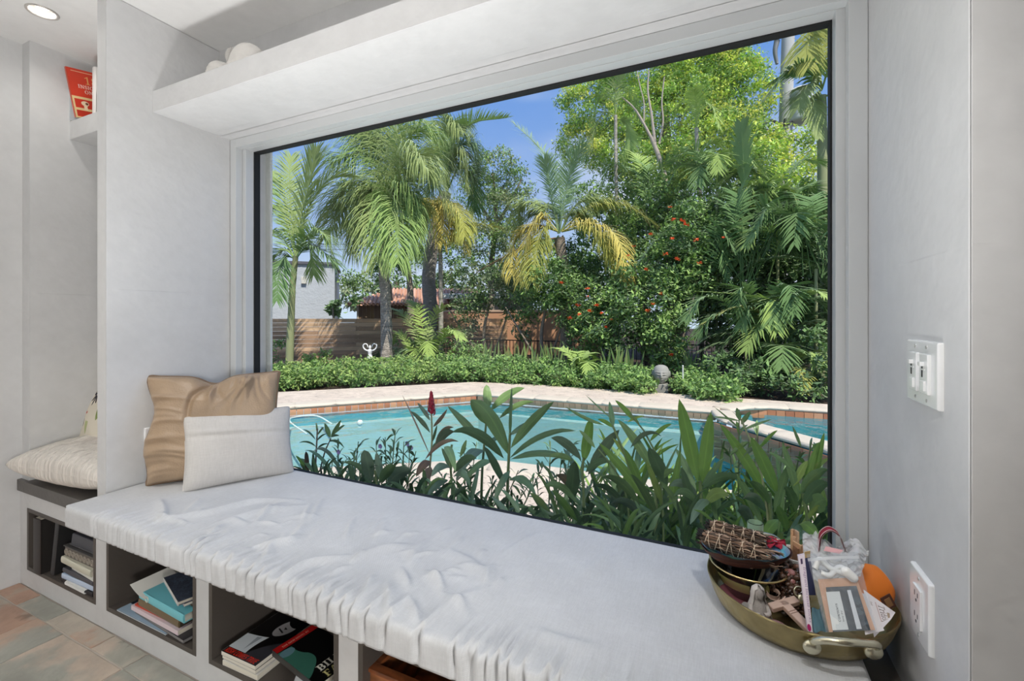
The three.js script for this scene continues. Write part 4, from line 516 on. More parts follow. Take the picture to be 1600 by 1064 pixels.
  // praying goddess figurine
  { const p = onLevel(1187, 955, 0.545), o = thing('praying_figurine', 'small grey stone figurine of a seated veiled woman at the front of the tray', 'figurine', [p.x - 0.004, IN, p.z + 0.008], 0.35); const st = matte(RGB(0.50, 0.46, 0.43), 0.8, { bumpMap: again(tTrowel, 8), bumpScale: 0.002 });
    part('figure', join([turned([[0, 0], [0.026, 0], [0.028, 0.008], [0.022, 0.018], [0.0165, 0.030], [0.0150, 0.040], [0.0125, 0.047], [0.0085, 0.051], [0.0095, 0.056], [0.0115, 0.063], [0.0105, 0.071], [0.006, 0.077], [0, 0.079]], 32), taper([V(-0.014, 0.042, 0.002), V(-0.017, 0.030, 0.012), V(-0.004, 0.030, 0.019)], 0.0050, 0.0036, 10, 8), taper([V(0.014, 0.042, 0.002), V(0.017, 0.030, 0.012), V(0.004, 0.031, 0.019)], 0.0050, 0.0036, 10, 8), taper([V(-0.020, 0.010, 0.006), V(-0.006, 0.016, 0.024), V(0.016, 0.009, 0.022)], 0.009, 0.006, 10, 8), taper([V(0.020, 0.010, 0.004), V(0.008, 0.014, 0.024), V(-0.014, 0.007, 0.026)], 0.009, 0.006, 10, 8)]), st, o);
    part('face', plain(new THREE.SphereGeometry(0.0075, 18, 14).scale(0.85, 1.15, 0.8).translate(0, 0.0625, 0.0065)), st, o); part('nose', plain(new THREE.ConeGeometry(0.0016, 0.004, 8).translate(0, 0.062, 0.0132)), st, o);
    const vr = [[0.082, 0], [0.0805, 0.005], [0.074, 0.0118], [0.064, 0.0138], [0.054, 0.0138], [0.042, 0.0175], [0.028, 0.0225], [0.014, 0.0275]];
    part('veil', grid(28, 21, (u, v) => { const k = Math.min(6.999, v * 7), i = Math.floor(k), f = k - i, y = lerp(vr[i][0], vr[i + 1][0], f), r = lerp(vr[i][1], vr[i + 1][1], f), op = v < 0.25 ? 0.35 : lerp(0.6, 1.15, v), a = lerp(op, 2 * Math.PI - op, u) + Math.PI / 2; return V(Math.cos(a) * r * (1 + 0.03 * Math.sin(u * 40) * v), y, Math.sin(a) * r * 0.92); }), matte(RGB(0.52, 0.48, 0.45), 0.8, { side: THREE.DoubleSide }), o); part('child', join([plain(new THREE.SphereGeometry(0.008, 14, 10).translate(-0.023, 0.034, -0.002)), taper([V(-0.022, 0.03, 0), V(-0.018, 0.012, 0.004)], 0.007, 0.009, 6, 8)]), st, o); }
  // wooden ankh
  { const a = onLevel(1208, 930, 0.565), b = onLevel(1268, 990, 0.548), o = thing('wooden_ankh', 'pale wooden looped cross lying slantwise in the tray', 'ornament', a), d = b.clone().sub(a), L = d.length(); stand(o, d, V(0, 1, 0.2)); const s = new THREE.Shape(); s.absarc(0, 0, 0.0215, 0, 7, false); const hl = new THREE.Path(); hl.absarc(0, 0, 0.0125, 0, 7, true); s.holes.push(hl); const w = matte(RGB(0.56, 0.40, 0.32), 0.6); const ex = (sh) => metricUV(new THREE.ExtrudeGeometry(sh, { depth: 0.008, bevelEnabled: true, bevelSize: 0.001, bevelThickness: 0.001, curveSegments: 24 }).rotateX(-Math.PI / 2)); part('loop', ex(s), w, o); part('shaft', bx(L - 0.015, 0.010, 0.017, 0.016 + L / 2, 0.004, 0, 0.0015), w, o); part('crossbar', bx(0.016, 0.010, 0.064, 0.028, 0.004, 0, 0.0015), w, o); for (const k of [0.05, 0.055]) part('groove', bx(0.0012, 0.0006, 0.016, k, 0.0092, 0), matte(RGB(0.2, 0.12, 0.09), 0.9), o); }
  { const p = onLevel(1143, 922, 0.55), o = thing('pink_dish', 'shallow dusky pink dish under the edge of the floral bowl', 'dish', [p.x + 0.012, IN, p.z - 0.004]); part('dish', turned([[0, 0.004], [0.02, 0.004], [0.036, 0.022], [0.0375, 0.022], [0.022, 0], [0, 0]], 40), shiny({ color: RGB(0.42, 0.16, 0.19), roughness: 0.25, clearcoat: 0.5 }), o); }
  { const p = onLevel(1212, 972, 0.545), o = thing('pink_stone', 'polished dusky pink stone next to the seated figurine', 'stone', [p.x, IN + 0.012, p.z]); part('stone', plain(new THREE.SphereGeometry(0.018, 20, 14).scale(1.2, 0.7, 0.9)), shiny({ color: RGB(0.36, 0.20, 0.20), roughness: 0.3, clearcoat: 0.4 }), o); }
  { const p = onLevel(1212, 918, 0.56), o = thing('woven_coaster', 'small cream woven coaster lying between the bowl and the beads', 'coaster', [p.x, IN + 0.006, p.z - 0.01], 0.4); for (let k = 0; k < 8; k++) part('strand', tube([V(-0.03, 0.001, -0.03 + k * 0.0085), V(0, 0.003 + 0.001 * (k % 2), -0.03 + k * 0.0085), V(0.03, 0.001, -0.03 + k * 0.0085)], 0.0034, 10, 6), matte(RGB(0.60, 0.56, 0.46), 0.9), o); }
  // upright papery things at the near side: each drawn between its lower and upper corners
  const sheetAt = (bl, br, tl, tr, f, nu = 24, nv = 30) => grid(nu, nv, (u, v) => { const a = bl.clone().lerp(br, u), b = tl.clone().lerp(tr, u), p = a.lerp(b, v); return f ? f(p, u, v) : p; });
  const cardTex = (draw) => new THREE.MeshStandardMaterial({ map: printed(256, 512, draw), roughness: 0.5, side: THREE.DoubleSide });
  const up = (px, py, y) => onLevel(px, py, y), thick = (bl, br, tl, tr, d) => { const n = br.clone().sub(bl).cross(tl.clone().sub(bl)).normalize().multiplyScalar(-d); return [grid(1, 1, (u, v) => bl.clone().lerp(br, u).lerp(tl.clone().lerp(tr, u), v)), grid(1, 1, (u, v) => bl.clone().lerp(br, u).lerp(tl.clone().lerp(tr, u), v).add(n), true), ...[[bl, br], [br, tr], [tr, tl], [tl, bl]].map(([a, b]) => grid(1, 1, (u, v) => a.clone().lerp(b, u).addScaledVector(n, v), true))]; };
  const place = (name, label, category, p) => thing(name, label, category, p);
  { // incense box
    const bl = at(1262, 986, -1.00), br = at(1270, 988, -1.00), tl = at(1247, 868, -1.035), tr = at(1257, 866, -1.035), o = place('incense_box', 'long slim white and lilac incense box standing in the tray', 'box', bl), r = (v) => v.clone().sub(bl);
    part('box', join(thick(r(bl), r(br), r(tl), r(tr), 0.012)), new THREE.MeshStandardMaterial({ map: printed(64, 512, (g, w, h) => { g.fillStyle = '#e6dbe4'; g.fillRect(0, 0, w, h); g.fillStyle = '#8a6a94'; g.save(); g.translate(w * 0.62, h * 0.16); g.rotate(Math.PI / 2); g.font = 'italic 34px serif'; g.fillText('fragrant incense sticks', 0, 0); g.restore(); g.fillStyle = '#4a3a5a'; g.fillRect(w * 0.3, h * 0.05, w * 0.3, h * 0.07); g.fillStyle = '#b0206a'; g.beginPath(); g.arc(w * 0.4, h * 0.95, 24, 0, 7); g.fill(); }), roughness: 0.4 }), o);
  }
  { // teal packet and dark card behind it
    const bl = at(1268, 985, -1.008), br = at(1292, 985, -1.008), tl = at(1268, 950, -1.02), tr = at(1284, 946, -1.02), o = place('teal_packet', 'crinkled teal blue packet beside the incense box', 'packet', bl), r = (v) => v.clone().sub(bl);
    part('packet', sheetAt(r(bl), r(br), r(tl), r(tr), (p, u, v) => { p.z += 0.004 * Math.sin(u * 8 + v * 3) + 0.006 * Math.sin(Math.PI * u); return p; }), shiny({ color: RGB(0.12, 0.24, 0.30), roughness: 0.3, clearcoat: 0.3, side: THREE.DoubleSide }), o);
  }
  { // navy card further back
    const bl = at(1258, 930, -1.06), br = at(1275, 930, -1.06), tl = at(1258, 872, -1.075), tr = at(1266, 870, -1.075), o = place('navy_card', 'narrow navy and tan card standing behind the incense box', 'card', bl), r = (v) => v.clone().sub(bl);
    part('card', join(thick(r(bl), r(br), r(tl), r(tr), 0.002)), matte(RGB(0.035, 0.04, 0.10), 0.4), o); part('tan_edge', join(thick(r(tl).add(V(0, 0, 0.0006)), r(tr).add(V(0, 0, 0.0006)), r(tl).add(V(-0.001, 0.012, 0.0006)), r(tr).add(V(0, 0.012, 0.0006)), 0.002)), matte(RGB(0.45, 0.32, 0.15), 0.5), o);
  }
  // clear bag with a framed card, a label and a white cable in it
  const film = shiny({ color: RGB(0.93, 0.95, 0.97), roughness: 0.12, transmission: 0.90, thickness: 0, ior: 1.4, side: THREE.DoubleSide, clearcoat: 0.3 }), filmMilky = shiny({ color: RGB(0.90, 0.92, 0.94), roughness: 0.42, transmission: 0.60, thickness: 0, ior: 1.4, side: THREE.DoubleSide });
  const cn = fbm(7, 4, 97);
  {
    const bl = at(1291, 988, -0.985), br = at(1370, 984, -0.985), tl = at(1260, 866, -1.05), tr = at(1340, 862, -1.05), o = place('zip_bag', 'clear plastic zip bag with an orange-edged card inside, upright in the tray', 'bag', bl), r = (v) => v.clone().sub(bl), n = r(br).cross(r(tl)).normalize();
    part('front_film', sheetAt(r(bl), r(br), r(tl), r(tr), (p, u, v) => p.addScaledVector(n, 0.011 * Math.sin(Math.PI * u) * (0.4 + v) + 0.006 * (cn(u, v) - 0.5)), 40, 50), film, o); part('back_film', sheetAt(r(bl), r(br), r(tl), r(tr), (p, u, v) => p.addScaledVector(n, -0.010 * Math.sin(Math.PI * u) + 0.006 * (cn(u + 0.4, v) - 0.5)), 30, 40), film, o);
    part('zip_strip', sheetAt(r(tl).lerp(r(bl), 0.10), r(tr).lerp(r(br), 0.10), r(tl).lerp(r(bl), 0.06), r(tr).lerp(r(br), 0.06), (p, u) => p.addScaledVector(n, 0.011 * Math.sin(Math.PI * u) * 1.36 + 0.0014), 20, 2), filmMilky, o);
    const cardq = (name, q, off, mat) => part(name, join(thick(...q.map((v) => r(v).addScaledVector(n, off)), 0.0012)), mat, o);
    const q = (a, b, c2, d) => [a, b, c2, d].map(([u, v]) => bl.clone().lerp(br, u).lerp(tl.clone().lerp(tr, u), v));
    cardq('orange_card', q([0.06, 0.0], [0.97, 0.0], [0.10, 0.66], [0.86, 0.66]), 0.0, matte(RGB(0.62, 0.34, 0.20), 0.5)); cardq('picture', q([0.14, 0.0], [0.88, 0.0], [0.22, 0.55], [0.82, 0.55]), 0.0016, new THREE.MeshStandardMaterial({ map: printed(128, 256, (g, w, h) => { g.fillStyle = '#39454f'; g.fillRect(0, 0, w, h); const R = rng(3); for (let k = 0; k < 40; k++) { g.fillStyle = ['#2c3740', '#4a5863', '#313d47'][k % 3]; g.beginPath(); g.ellipse(R() * w, R() * h, 24, 14, R() * 3, 0, 7); g.fill(); } }), roughness: 0.5 }));
    cardq('label', q([0.14, 0.02], [0.46, 0.02], [0.20, 0.49], [0.47, 0.49]), 0.0034, new THREE.MeshStandardMaterial({ map: printed(128, 256, (g, w, h) => { g.fillStyle = '#dfe3e2'; g.fillRect(0, 0, w, h); g.fillStyle = '#3c4144'; g.save(); g.translate(w * 0.62, h * 0.80); g.rotate(-Math.PI / 2); g.font = 'bold 24px sans-serif'; g.fillText('CONTENTS', 0, 0); g.font = '19px sans-serif'; g.fillText('keep dry', 0, 28); g.restore(); }), roughness: 0.6 }));
    cardq('white_slip', q([0.62, 0.02], [0.72, 0.02], [0.62, 0.50], [0.69, 0.50]), 0.0034, matte(RGB(0.74, 0.77, 0.80), 0.5));
    const w = part('white_cable', tube([q([0.1, 0.80], [0, 0], [0, 0], [0, 0])[0], ...[[0.25, 0.92], [0.4, 0.80], [0.62, 0.72], [0.78, 0.70], [0.6, 0.80], [0.35, 0.70], [0.2, 0.74]].map(([u, v]) => q([u, v], [0, 0], [0, 0], [0, 0])[0])].map((v) => r(v).addScaledVector(n, 0.004)), 0.0048, 60, 10), matte(RGB(0.82, 0.82, 0.80), 0.4), o); part('plug', plain(new THREE.CapsuleGeometry(0.009, 0.012, 6, 14).rotateZ(0.9).translate(...r(q([0.74, 0.70], [0, 0], [0, 0], [0, 0])[0]).addScaledVector(n, 0.004).toArray())), matte(RGB(0.82, 0.82, 0.80), 0.35), w);
  }
  { // crumpled carrier bag behind with a woven strap
    const bl = at(1258, 905, -1.10), br = at(1345, 900, -1.08), tl = at(1254, 838, -1.14), tr = at(1357, 862, -1.10), o = place('crumpled_bag', 'crumpled milky plastic bag behind the clear zip bag', 'bag', bl), r = (v) => v.clone().sub(bl);
    for (const k of [0, 1]) part(k ? 'back_film' : 'front_film', sheetAt(r(bl), r(br), r(tl), r(tr), (p, u, v) => { p.z += (k ? -0.014 : 0.014) * Math.sin(Math.PI * u) + 0.030 * (cn(u * 0.8 + k * 0.3, v * 0.8) - 0.5) + 0.012 * (cn(u * 2 + k * 0.2, v * 2) - 0.5); p.y += v * 0.018 * (cn(u * 0.9, 0.3 + k * 0.2) - 0.5) * 2 + 0.012 * v * Math.sin(u * 9); return p; }, 50, 40), filmMilky, o);
    part('print', sheetAt(r(tl).lerp(r(tr), 0.34).lerp(r(bl), 0.12), r(tl).lerp(r(tr), 0.6).lerp(r(bl), 0.1), r(tl).lerp(r(tr), 0.34), r(tl).lerp(r(tr), 0.6), (p, u, v) => { p.z += 0.022; return p; }, 6, 6), matte(RGB(0.72, 0.40, 0.42), 0.5, { side: THREE.DoubleSide }), o, 'faded pink print');
    const a = at(1279, 852, -1.12), m = at(1296, 826, -1.12), b = at(1318, 852, -1.11), s = place('woven_strap', 'arched dark red strap with pale edges above the crumpled bag', 'strap', a), rr = (v) => v.clone().sub(a), path = new THREE.CatmullRomCurve3([rr(a).add(V(-0.002, -0.035, 0)), rr(a), rr(at(1283, 834, -1.12)), rr(m), rr(at(1310, 834, -1.115)), rr(b), rr(b).add(V(0.008, -0.03, 0.004))]);
    const band = (o0, o1, mat, nm, lift) => part(nm, grid(2, 40, (u, v) => { const q = path.getPoint(v), d = path.getTangent(v), nn = V(-d.y, d.x, 0).normalize(); return q.addScaledVector(nn, lift).add(V(0, 0, lerp(o0, o1, u))); }), mat, s);
    const red = matte(RGB(0.30, 0.012, 0.035), 0.8, { side: THREE.DoubleSide }), pale = matte(RGB(0.62, 0.42, 0.40), 0.8, { side: THREE.DoubleSide }); band(-0.010, 0.010, red, 'band', 0); band(-0.0105, -0.007, pale, 'edge', 0.0012); band(0.007, 0.0105, pale, 'edge', 0.0012); band(-0.0105, 0.0105, pale, 'lining', -0.0014);
  }
  { // card with a word on it
    const bl = at(1366, 996, -0.992), br = at(1392, 968, -1.03), tl = at(1349, 921, -1.035), tr = at(1399, 957, -1.05), o = place('lettered_card', 'white card lettered in brown, leaning at the tray rim near the wall', 'card', bl), r = (v) => v.clone().sub(bl);
    const L0 = at(1352, 975, -0.99);
    part('card', join([sheetAt(r(bl), r(br), r(tl), r(tr))]), new THREE.MeshStandardMaterial({ side: THREE.DoubleSide, roughness: 0.5, map: printed(256, 384, (g, w, h) => { g.fillStyle = '#efe9ea'; g.fillRect(0, 0, w, h); g.save(); g.translate(w * 0.42, h * 0.16); g.rotate(1.42); g.fillStyle = '#5b3c33'; g.font = '84px serif'; g.fillText('Tridoj', 0, 0); g.restore(); g.strokeStyle = '#b58a80'; g.lineWidth = 3; g.save(); g.translate(w * 0.34, h * 0.15); g.rotate(-0.15); g.strokeRect(0, 0, w * 0.02, h * 0.6); g.restore(); g.fillStyle = '#b09a84'; g.save(); g.translate(w * 0.74, h * 0.34); g.rotate(-0.1); g.fillRect(0, 0, w * 0.10, h * 0.34); g.restore(); g.fillStyle = '#6b5048'; g.font = '30px serif'; g.save(); g.translate(w * 0.14, h * 0.2); g.rotate(1.42); g.fillText('1st', 0, 0); g.restore(); }) }), o);
    const f = place('folded_card', 'second white card folded in front of the lettered one', 'card', at(1350, 990, -0.985)), rf = (v) => v.clone().sub(f.position); part('card', sheetAt(rf(at(1352, 992, -0.984)), rf(at(1382, 985, -0.994)), rf(at(1340, 925, -1.02)), rf(at(1352, 928, -1.024))), matte(RGB(0.76, 0.72, 0.73), 0.5, { side: THREE.DoubleSide }), f);
  }
  { // orange cloth pouch
    const c0 = at(1374, 922, -1.135), o = place('orange_pouch', 'bright orange cloth pouch with a brown patch wedged against the wall', 'pouch', [Math.min(c0.x, 0.268), IN + 0.018, c0.z]), g = new THREE.SphereGeometry(0.038, 48, 36), p = g.attributes.position;
    for (let i = 0; i < p.count; i++) { const x = p.getX(i), y = p.getY(i), z = p.getZ(i), a = Math.atan2(z, x), f = 1 + 0.05 * (1 - 2 * Math.abs(Math.sin(a * 2.5 + y * 30 + 1))) + 0.05 * (1 - 2 * Math.abs(Math.sin(a * 1.5 - y * 45))); p.setXYZ(i, x * f, y * 1.35, z * f); }
    const mg = mergeVertices(g.deleteAttribute('normal') && g, 1e-6); mg.computeVertexNormals(); part('cloth', plain(mg.translate(0, 0.058, 0)), new THREE.MeshPhysicalMaterial({ color: RGB(0.78, 0.20, 0.018), roughness: 0.75, sheen: 0.4, sheenColor: RGB(1, 0.5, 0.2) }), o); const pt = part('patch', bx(0.022, 0.026, 0.0016, 0, 0, 0, 0.0006), matte(RGB(0.10, 0.035, 0.02), 0.6), o, 'dark brown patch'); pt.position.set(0.018, 0.060, 0.0350); pt.rotation.set(-0.1, 0.45, 0.5); const pt2 = part('patch', bx(0.012, 0.016, 0.001, 0, 0, 0), matte(RGB(0.30, 0.15, 0.06), 0.6), o); pt2.position.set(0.0186, 0.060, 0.0363); pt2.rotation.set(-0.1, 0.45, 0.5);
  }
}

// ================================================================ the yard: ground, pool, fence, neighbours
const GY = -0.30, WATER = GY - 0.098;
const gN = fbm(8, 6, 201), gF = fbm(40, 3, 203), gB = fbm(3, 4, 207);
const tSoil = texture(512, (u, v) => { const k = 0.6 + 0.8 * (gN(u, v) - 0.5) + 0.5 * (gF(u, v) - 0.5); return [0.36 * k, 0.27 * k, 0.19 * k]; }), tRough = texture(512, (u, v) => 0.5 + 0.7 * (gN(u, v) - 0.5) + 0.6 * (gF(u, v) - 0.5), false);
const soil = new THREE.MeshStandardMaterial({ map: again(tSoil, 1), roughness: 1, bumpMap: again(tRough, 1), bumpScale: 0.03 });
const coral = texture(512, (u, v) => { const pit = smooth(gF(u * 1.0, v) * 0.6 + gN(u * 2, v * 2) * 0.4, 0.26, 0.36), k = 0.92 + 0.22 * (gN(u, v) - 0.5); return [0.89 * k * lerp(0.70, 1, pit), 0.825 * k * lerp(0.68, 1, pit), 0.765 * k * lerp(0.66, 1, pit)]; });
const stoneDeck = new THREE.MeshStandardMaterial({ map: again(coral, 0.9), roughness: 0.85, bumpMap: again(tRough, 1.5), bumpScale: 0.012 });
const stoneCope = new THREE.MeshStandardMaterial({ color: RGB(0.68, 0.60, 0.50), map: again(tPlaster, 1), roughness: 0.75, bumpMap: again(tRough, 2), bumpScale: 0.004 });
// outlines in plan [x, z]; the pool has a slanting side and a spa in its far corner
const POOL = [[-4.25, -7.52], [-0.12, -7.66], [-0.12, -7.05], [1.05, -5.85], [1.05, -4.25], [-2.15, -4.09], [-3.65, -3.10], [-5.6, -3.15], [-6.75, -4.75]];
const SPA = [[0.05, -7.66], [0.30, -8.24], [2.6, -8.36], [2.6, -4.9], [1.30, -5.85]];
structure('ground', slab([[-60, -1.2], [-60, -60], [40, -60], [40, -1.2]], GY - 0.35, GY - 0.05, [[[-7.4, -8.3], [3.2, -8.9], [3.2, -3.7], [-2.0, -3.7], [-3.6, -2.6], [-6.2, -2.6], [-7.4, -4.5]]]), soil);
{
  const off = (P, d) => { const n = P.length, out = []; for (let i = 0; i < n; i++) { const a = P[(i + n - 1) % n], b = P[i], c = P[(i + 1) % n], e1 = Math.hypot(b[0] - a[0], b[1] - a[1]), e2 = Math.hypot(c[0] - b[0], c[1] - b[1]); const n1 = [(b[1] - a[1]) / e1, -(b[0] - a[0]) / e1], n2 = [(c[1] - b[1]) / e2, -(c[0] - b[0]) / e2]; let m = [n1[0] + n2[0], n1[1] + n2[1]]; const k = 2 * d / (m[0] * m[0] + m[1] * m[1]); out.push([b[0] + m[0] * k, b[1] + m[1] * k]); } return out; };
  const rev = (p) => p.slice().reverse();
  const whole = [[-4.25, -7.52], [-0.12, -7.66], [0.22, -8.30], [2.7, -8.42], [2.7, -4.25], [-2.15, -4.09], [-3.65, -3.10], [-5.6, -3.15], [-6.75, -4.75]];
  structure('deck', slab([[-5.05, -8.80], [-3.7, -9.02], [3.2, -9.06], [3.2, -2.85], [-2.6, -2.85], [-3.9, -1.95], [-7.6, -1.95], [-8.6, -5.2]], GY - 0.10, GY - 0.004, [off(whole, 0.16)]), stoneDeck);
  const shell = new THREE.MeshStandardMaterial({ map: texture(256, (u, v) => { const k = 0.95 + 0.16 * (gB(u, v) - 0.5) + 0.06 * (gN(u, v) - 0.5); return [0.30 * k, 0.63 * k, 0.68 * k]; }), roughness: 0.8 });
  const wallOf = (P, y0, y1, t) => slab(off(P, t), y0, y1, [P]);
  const poolThing = thing('swimming_pool', 'turquoise swimming pool with a pale stone rim beyond the window plants', 'pool', [0, 0, 0]);
  const big = off(POOL, 0.02);
  part('basin', join([slab(big, GY - 1.45, GY - 1.30), wallOf(POOL, GY - 1.35, GY - 0.20, 0.15)]), shell, poolThing);
  part('ledge', join([box(-4.25, -0.12, GY - 1.3, GY - 0.34, -7.75, -7.42), metricUV(slab([[-4.25, -7.52], [-6.75, -4.75], [-6.60, -4.62], [-4.13, -7.38]].reverse(), GY - 1.3, GY - 0.34))]), matte(RGB(0.40, 0.56, 0.56), 0.8), poolThing, 'paler ledge under the far rim');
  const rippleA = fbm(10, 4, 211), rippleB = fbm(5, 3, 213);
  const tRip = texture(512, (u, v) => 0.6 * rippleB(u, v) + 0.4 * rippleA(u * 1.0, v), false);
  const water = shiny({ color: RGB(0.88, 0.985, 0.985), roughness: 0.03, transmission: 1, thickness: 0, ior: 1.33, bumpMap: again(tRip, 0.5), bumpScale: 0.05 });
  const sheet = (P, y) => { const g = new THREE.ShapeGeometry(new THREE.Shape(P.map(([x, z]) => new THREE.Vector2(x, -z)))); return metricUV(g.rotateX(-Math.PI / 2).translate(0, y, 0)); };
  part('water', sheet(off(POOL, 0.01), WATER), water, poolThing);
  // spa: raised round its own water, a terracotta band under the rim
  const spa = thing('spa_pool', 'small spa with a terracotta tile band, walled off in the corner of the pool', 'spa', [0, 0, 0]);
  const SP = [[0.25, -7.62], [0.42, -8.26], [2.55, -8.38], [2.55, -4.9], [1.42, -5.75]];
  part('basin', join([slab(off(SP, 0.02), GY - 1.0, GY - 0.9), wallOf(SP, GY - 0.95, GY - 0.12, 0.13)]), shell, spa);
  part('bench', slab([[0.35, -7.65], [0.45, -8.25], [2.5, -8.36], [2.5, -7.9], [0.8, -7.8]], GY - 0.9, GY - 0.42), shell, spa);
  part('water', sheet(off(SP, 0.01), GY - 0.115), water, spa);
  // coping stones: a rounded kerb swept along a line, laid in lengths
  const kerb = (pts, w, y, parent, len = 0.62, h = 0.075) => {
    const c = new THREE.CatmullRomCurve3(pts.map(([x, z]) => V(x, y, z)), false, 'catmullrom', 0.12), L = c.getLength(), n = Math.max(1, Math.round(L / len));
    for (let k = 0; k < n; k++) {
      const P = [], I = [], U = [], m = 14, s = 6, a = k / n + 0.0012 / L, b = (k + 1) / n - 0.0012 / L;
      for (let i = 0; i <= s; i++) { const t = lerp(a, b, i / s), q = c.getPointAt(t), d = c.getTangentAt(t), sx = -d.z, sz = d.x; for (let j = 0; j <= m; j++) { const f = j / m * 2 * Math.PI, ux = Math.sign(Math.cos(f)) * Math.pow(Math.abs(Math.cos(f)), 0.45), uy = Math.sign(Math.sin(f)) * Math.pow(Math.abs(Math.sin(f)), 0.6); P.push(q.x + sx * ux * w / 2, y - h / 2 + uy * h / 2, q.z + sz * ux * w / 2); U.push(t * L, j / m * 0.8); } }
      for (let i = 0; i < s; i++) for (let j = 0; j < m; j++) { const o = i * (m + 1) + j; I.push(o, o + m + 1, o + 1, o + 1, o + m + 1, o + m + 2); }
      for (const [i, fl] of [[0, 1], [s, 0]]) for (let j = 1; j < m - 1; j++) { const o = i * (m + 1); fl ? I.push(o, o + j, o + j + 1) : I.push(o, o + j + 1, o + j); }
      const g = new THREE.BufferGeometry(); g.setAttribute('position', new THREE.Float32BufferAttribute(P, 3)); g.setAttribute('uv', new THREE.Float32BufferAttribute(U, 2)); g.setIndex(I); g.computeVertexNormals();
      part('coping_stone', plain(g), stoneCope, parent);
    }
  };
  kerb([[-6.85, -4.85], [-4.35, -7.62]], 0.32, GY + 0.012, poolThing); kerb([[-4.30, -7.66], [-0.06, -7.80]], 0.32, GY + 0.012, poolThing); kerb([[1.1, -4.12], [-2.08, -3.95], [-3.62, -2.95], [-5.6, -3.0]], 0.32, GY + 0.012, poolThing);
  kerb([[-0.04, -7.86], [0.22, -8.22], [0.6, -8.44], [1.4, -8.50], [2.7, -8.54]], 0.34, GY + 0.03, spa); kerb([[-0.02, -7.62], [0.08, -7.12], [0.42, -6.72], [1.15, -5.98], [2.0, -5.15]], 0.34, GY + 0.03, spa);
  // waterline tiles
  const clay = [[0.50, 0.20, 0.10], [0.56, 0.25, 0.13], [0.44, 0.17, 0.09], [0.60, 0.30, 0.17]].map((c) => shiny({ color: RGB(...c), roughness: 0.35, map: again(tPlaster, 4) })), dull = [[0.30, 0.22, 0.15], [0.36, 0.26, 0.18], [0.26, 0.20, 0.14]].map((c) => shiny({ color: RGB(...c), roughness: 0.35, map: again(tPlaster, 4) }));
  const band = (a, b, y0, y1, step, mats, parent, R) => { const dx = b[0] - a[0], dz = b[1] - a[1], L = Math.hypot(dx, dz), n = Math.round(L / step), g = bx(L / n - 0.006, y1 - y0, 0.014, 0, 0, 0, 0.002); for (let k = 0; k < n; k++) { const t = (k + 0.5) / n, m = part('tile', g, mats[Math.floor(R() * mats.length)], parent); m.position.set(a[0] + dx * t, (y0 + y1) / 2, a[1] + dz * t); m.rotation.y = -Math.atan2(dz, dx); } };
  const R = rng(77);
  band([-6.70, -4.73], [-4.24, -7.50], GY - 0.145, GY - 0.055, 0.105, clay, poolThing, R); band([-4.22, -7.51], [-0.12, -7.65], GY - 0.145, GY - 0.055, 0.105, dull, poolThing, R);
  band([-0.10, -7.66], [0.24, -8.13], GY - 0.17, GY - 0.04, 0.12, clay, spa, R); band([0.24, -8.16], [0.62, -8.29], GY - 0.17, GY - 0.04, 0.12, clay, spa, R); band([0.62, -8.29], [2.5, -8.37], GY - 0.17, GY - 0.04, 0.125, clay, spa, R);
  for (const [y0, y1] of [[GY - 0.21, GY - 0.05], [GY - 0.375, GY - 0.215], [GY - 0.54, GY - 0.38]]) band([-0.13, -7.05], [1.02, -5.86], y0, y1, 0.15, clay, spa, R);
  // the cleaner resting on the bottom, and its pale hose
  const pc = thing('pool_cleaner', 'dark pool cleaner lying under the water with its long looping hose', 'pool cleaner', [-4.35, GY - 1.26, -4.95]);
  part('body', plain(new THREE.SphereGeometry(0.16, 20, 14).scale(1.3, 0.5, 1)), matte(RGB(0.05, 0.09, 0.13), 0.5), pc);
  part('hose', tube([V(0, 0.08, 0), V(-0.5, 0.12, -0.7), V(-1.2, 0.2, -0.75), V(-1.6, 0.25, -0.3), V(-1.3, 0.3, 0.1), V(-0.6, 0.1, -0.1)], 0.022, 80, 8), matte(RGB(0.10, 0.20, 0.24), 0.5), pc, 'dark looping line under the water');  // dark loops under the water, modelled as a tube
  part('hose', tube([V(-1.28, 0.96, 0.1), V(-1.62, 1.12, 0.12), V(-1.78, 1.125, -0.10), V(-1.55, 1.12, -0.32), V(-1.30, 1.0, -0.40)], 0.012, 50, 8), matte(RGB(0.85, 0.87, 0.86), 0.5), pc, 'white floating length of hose');
  part('float', plain(new THREE.SphereGeometry(0.045, 14, 10).translate(-0.72, 1.13, 0.02)), matte(RGB(0.88, 0.88, 0.86), 0.5), pc); part('float', plain(new THREE.SphereGeometry(0.045, 14, 10).translate(-0.55, 1.13, -0.22)), matte(RGB(0.88, 0.88, 0.86), 0.5), pc);
}
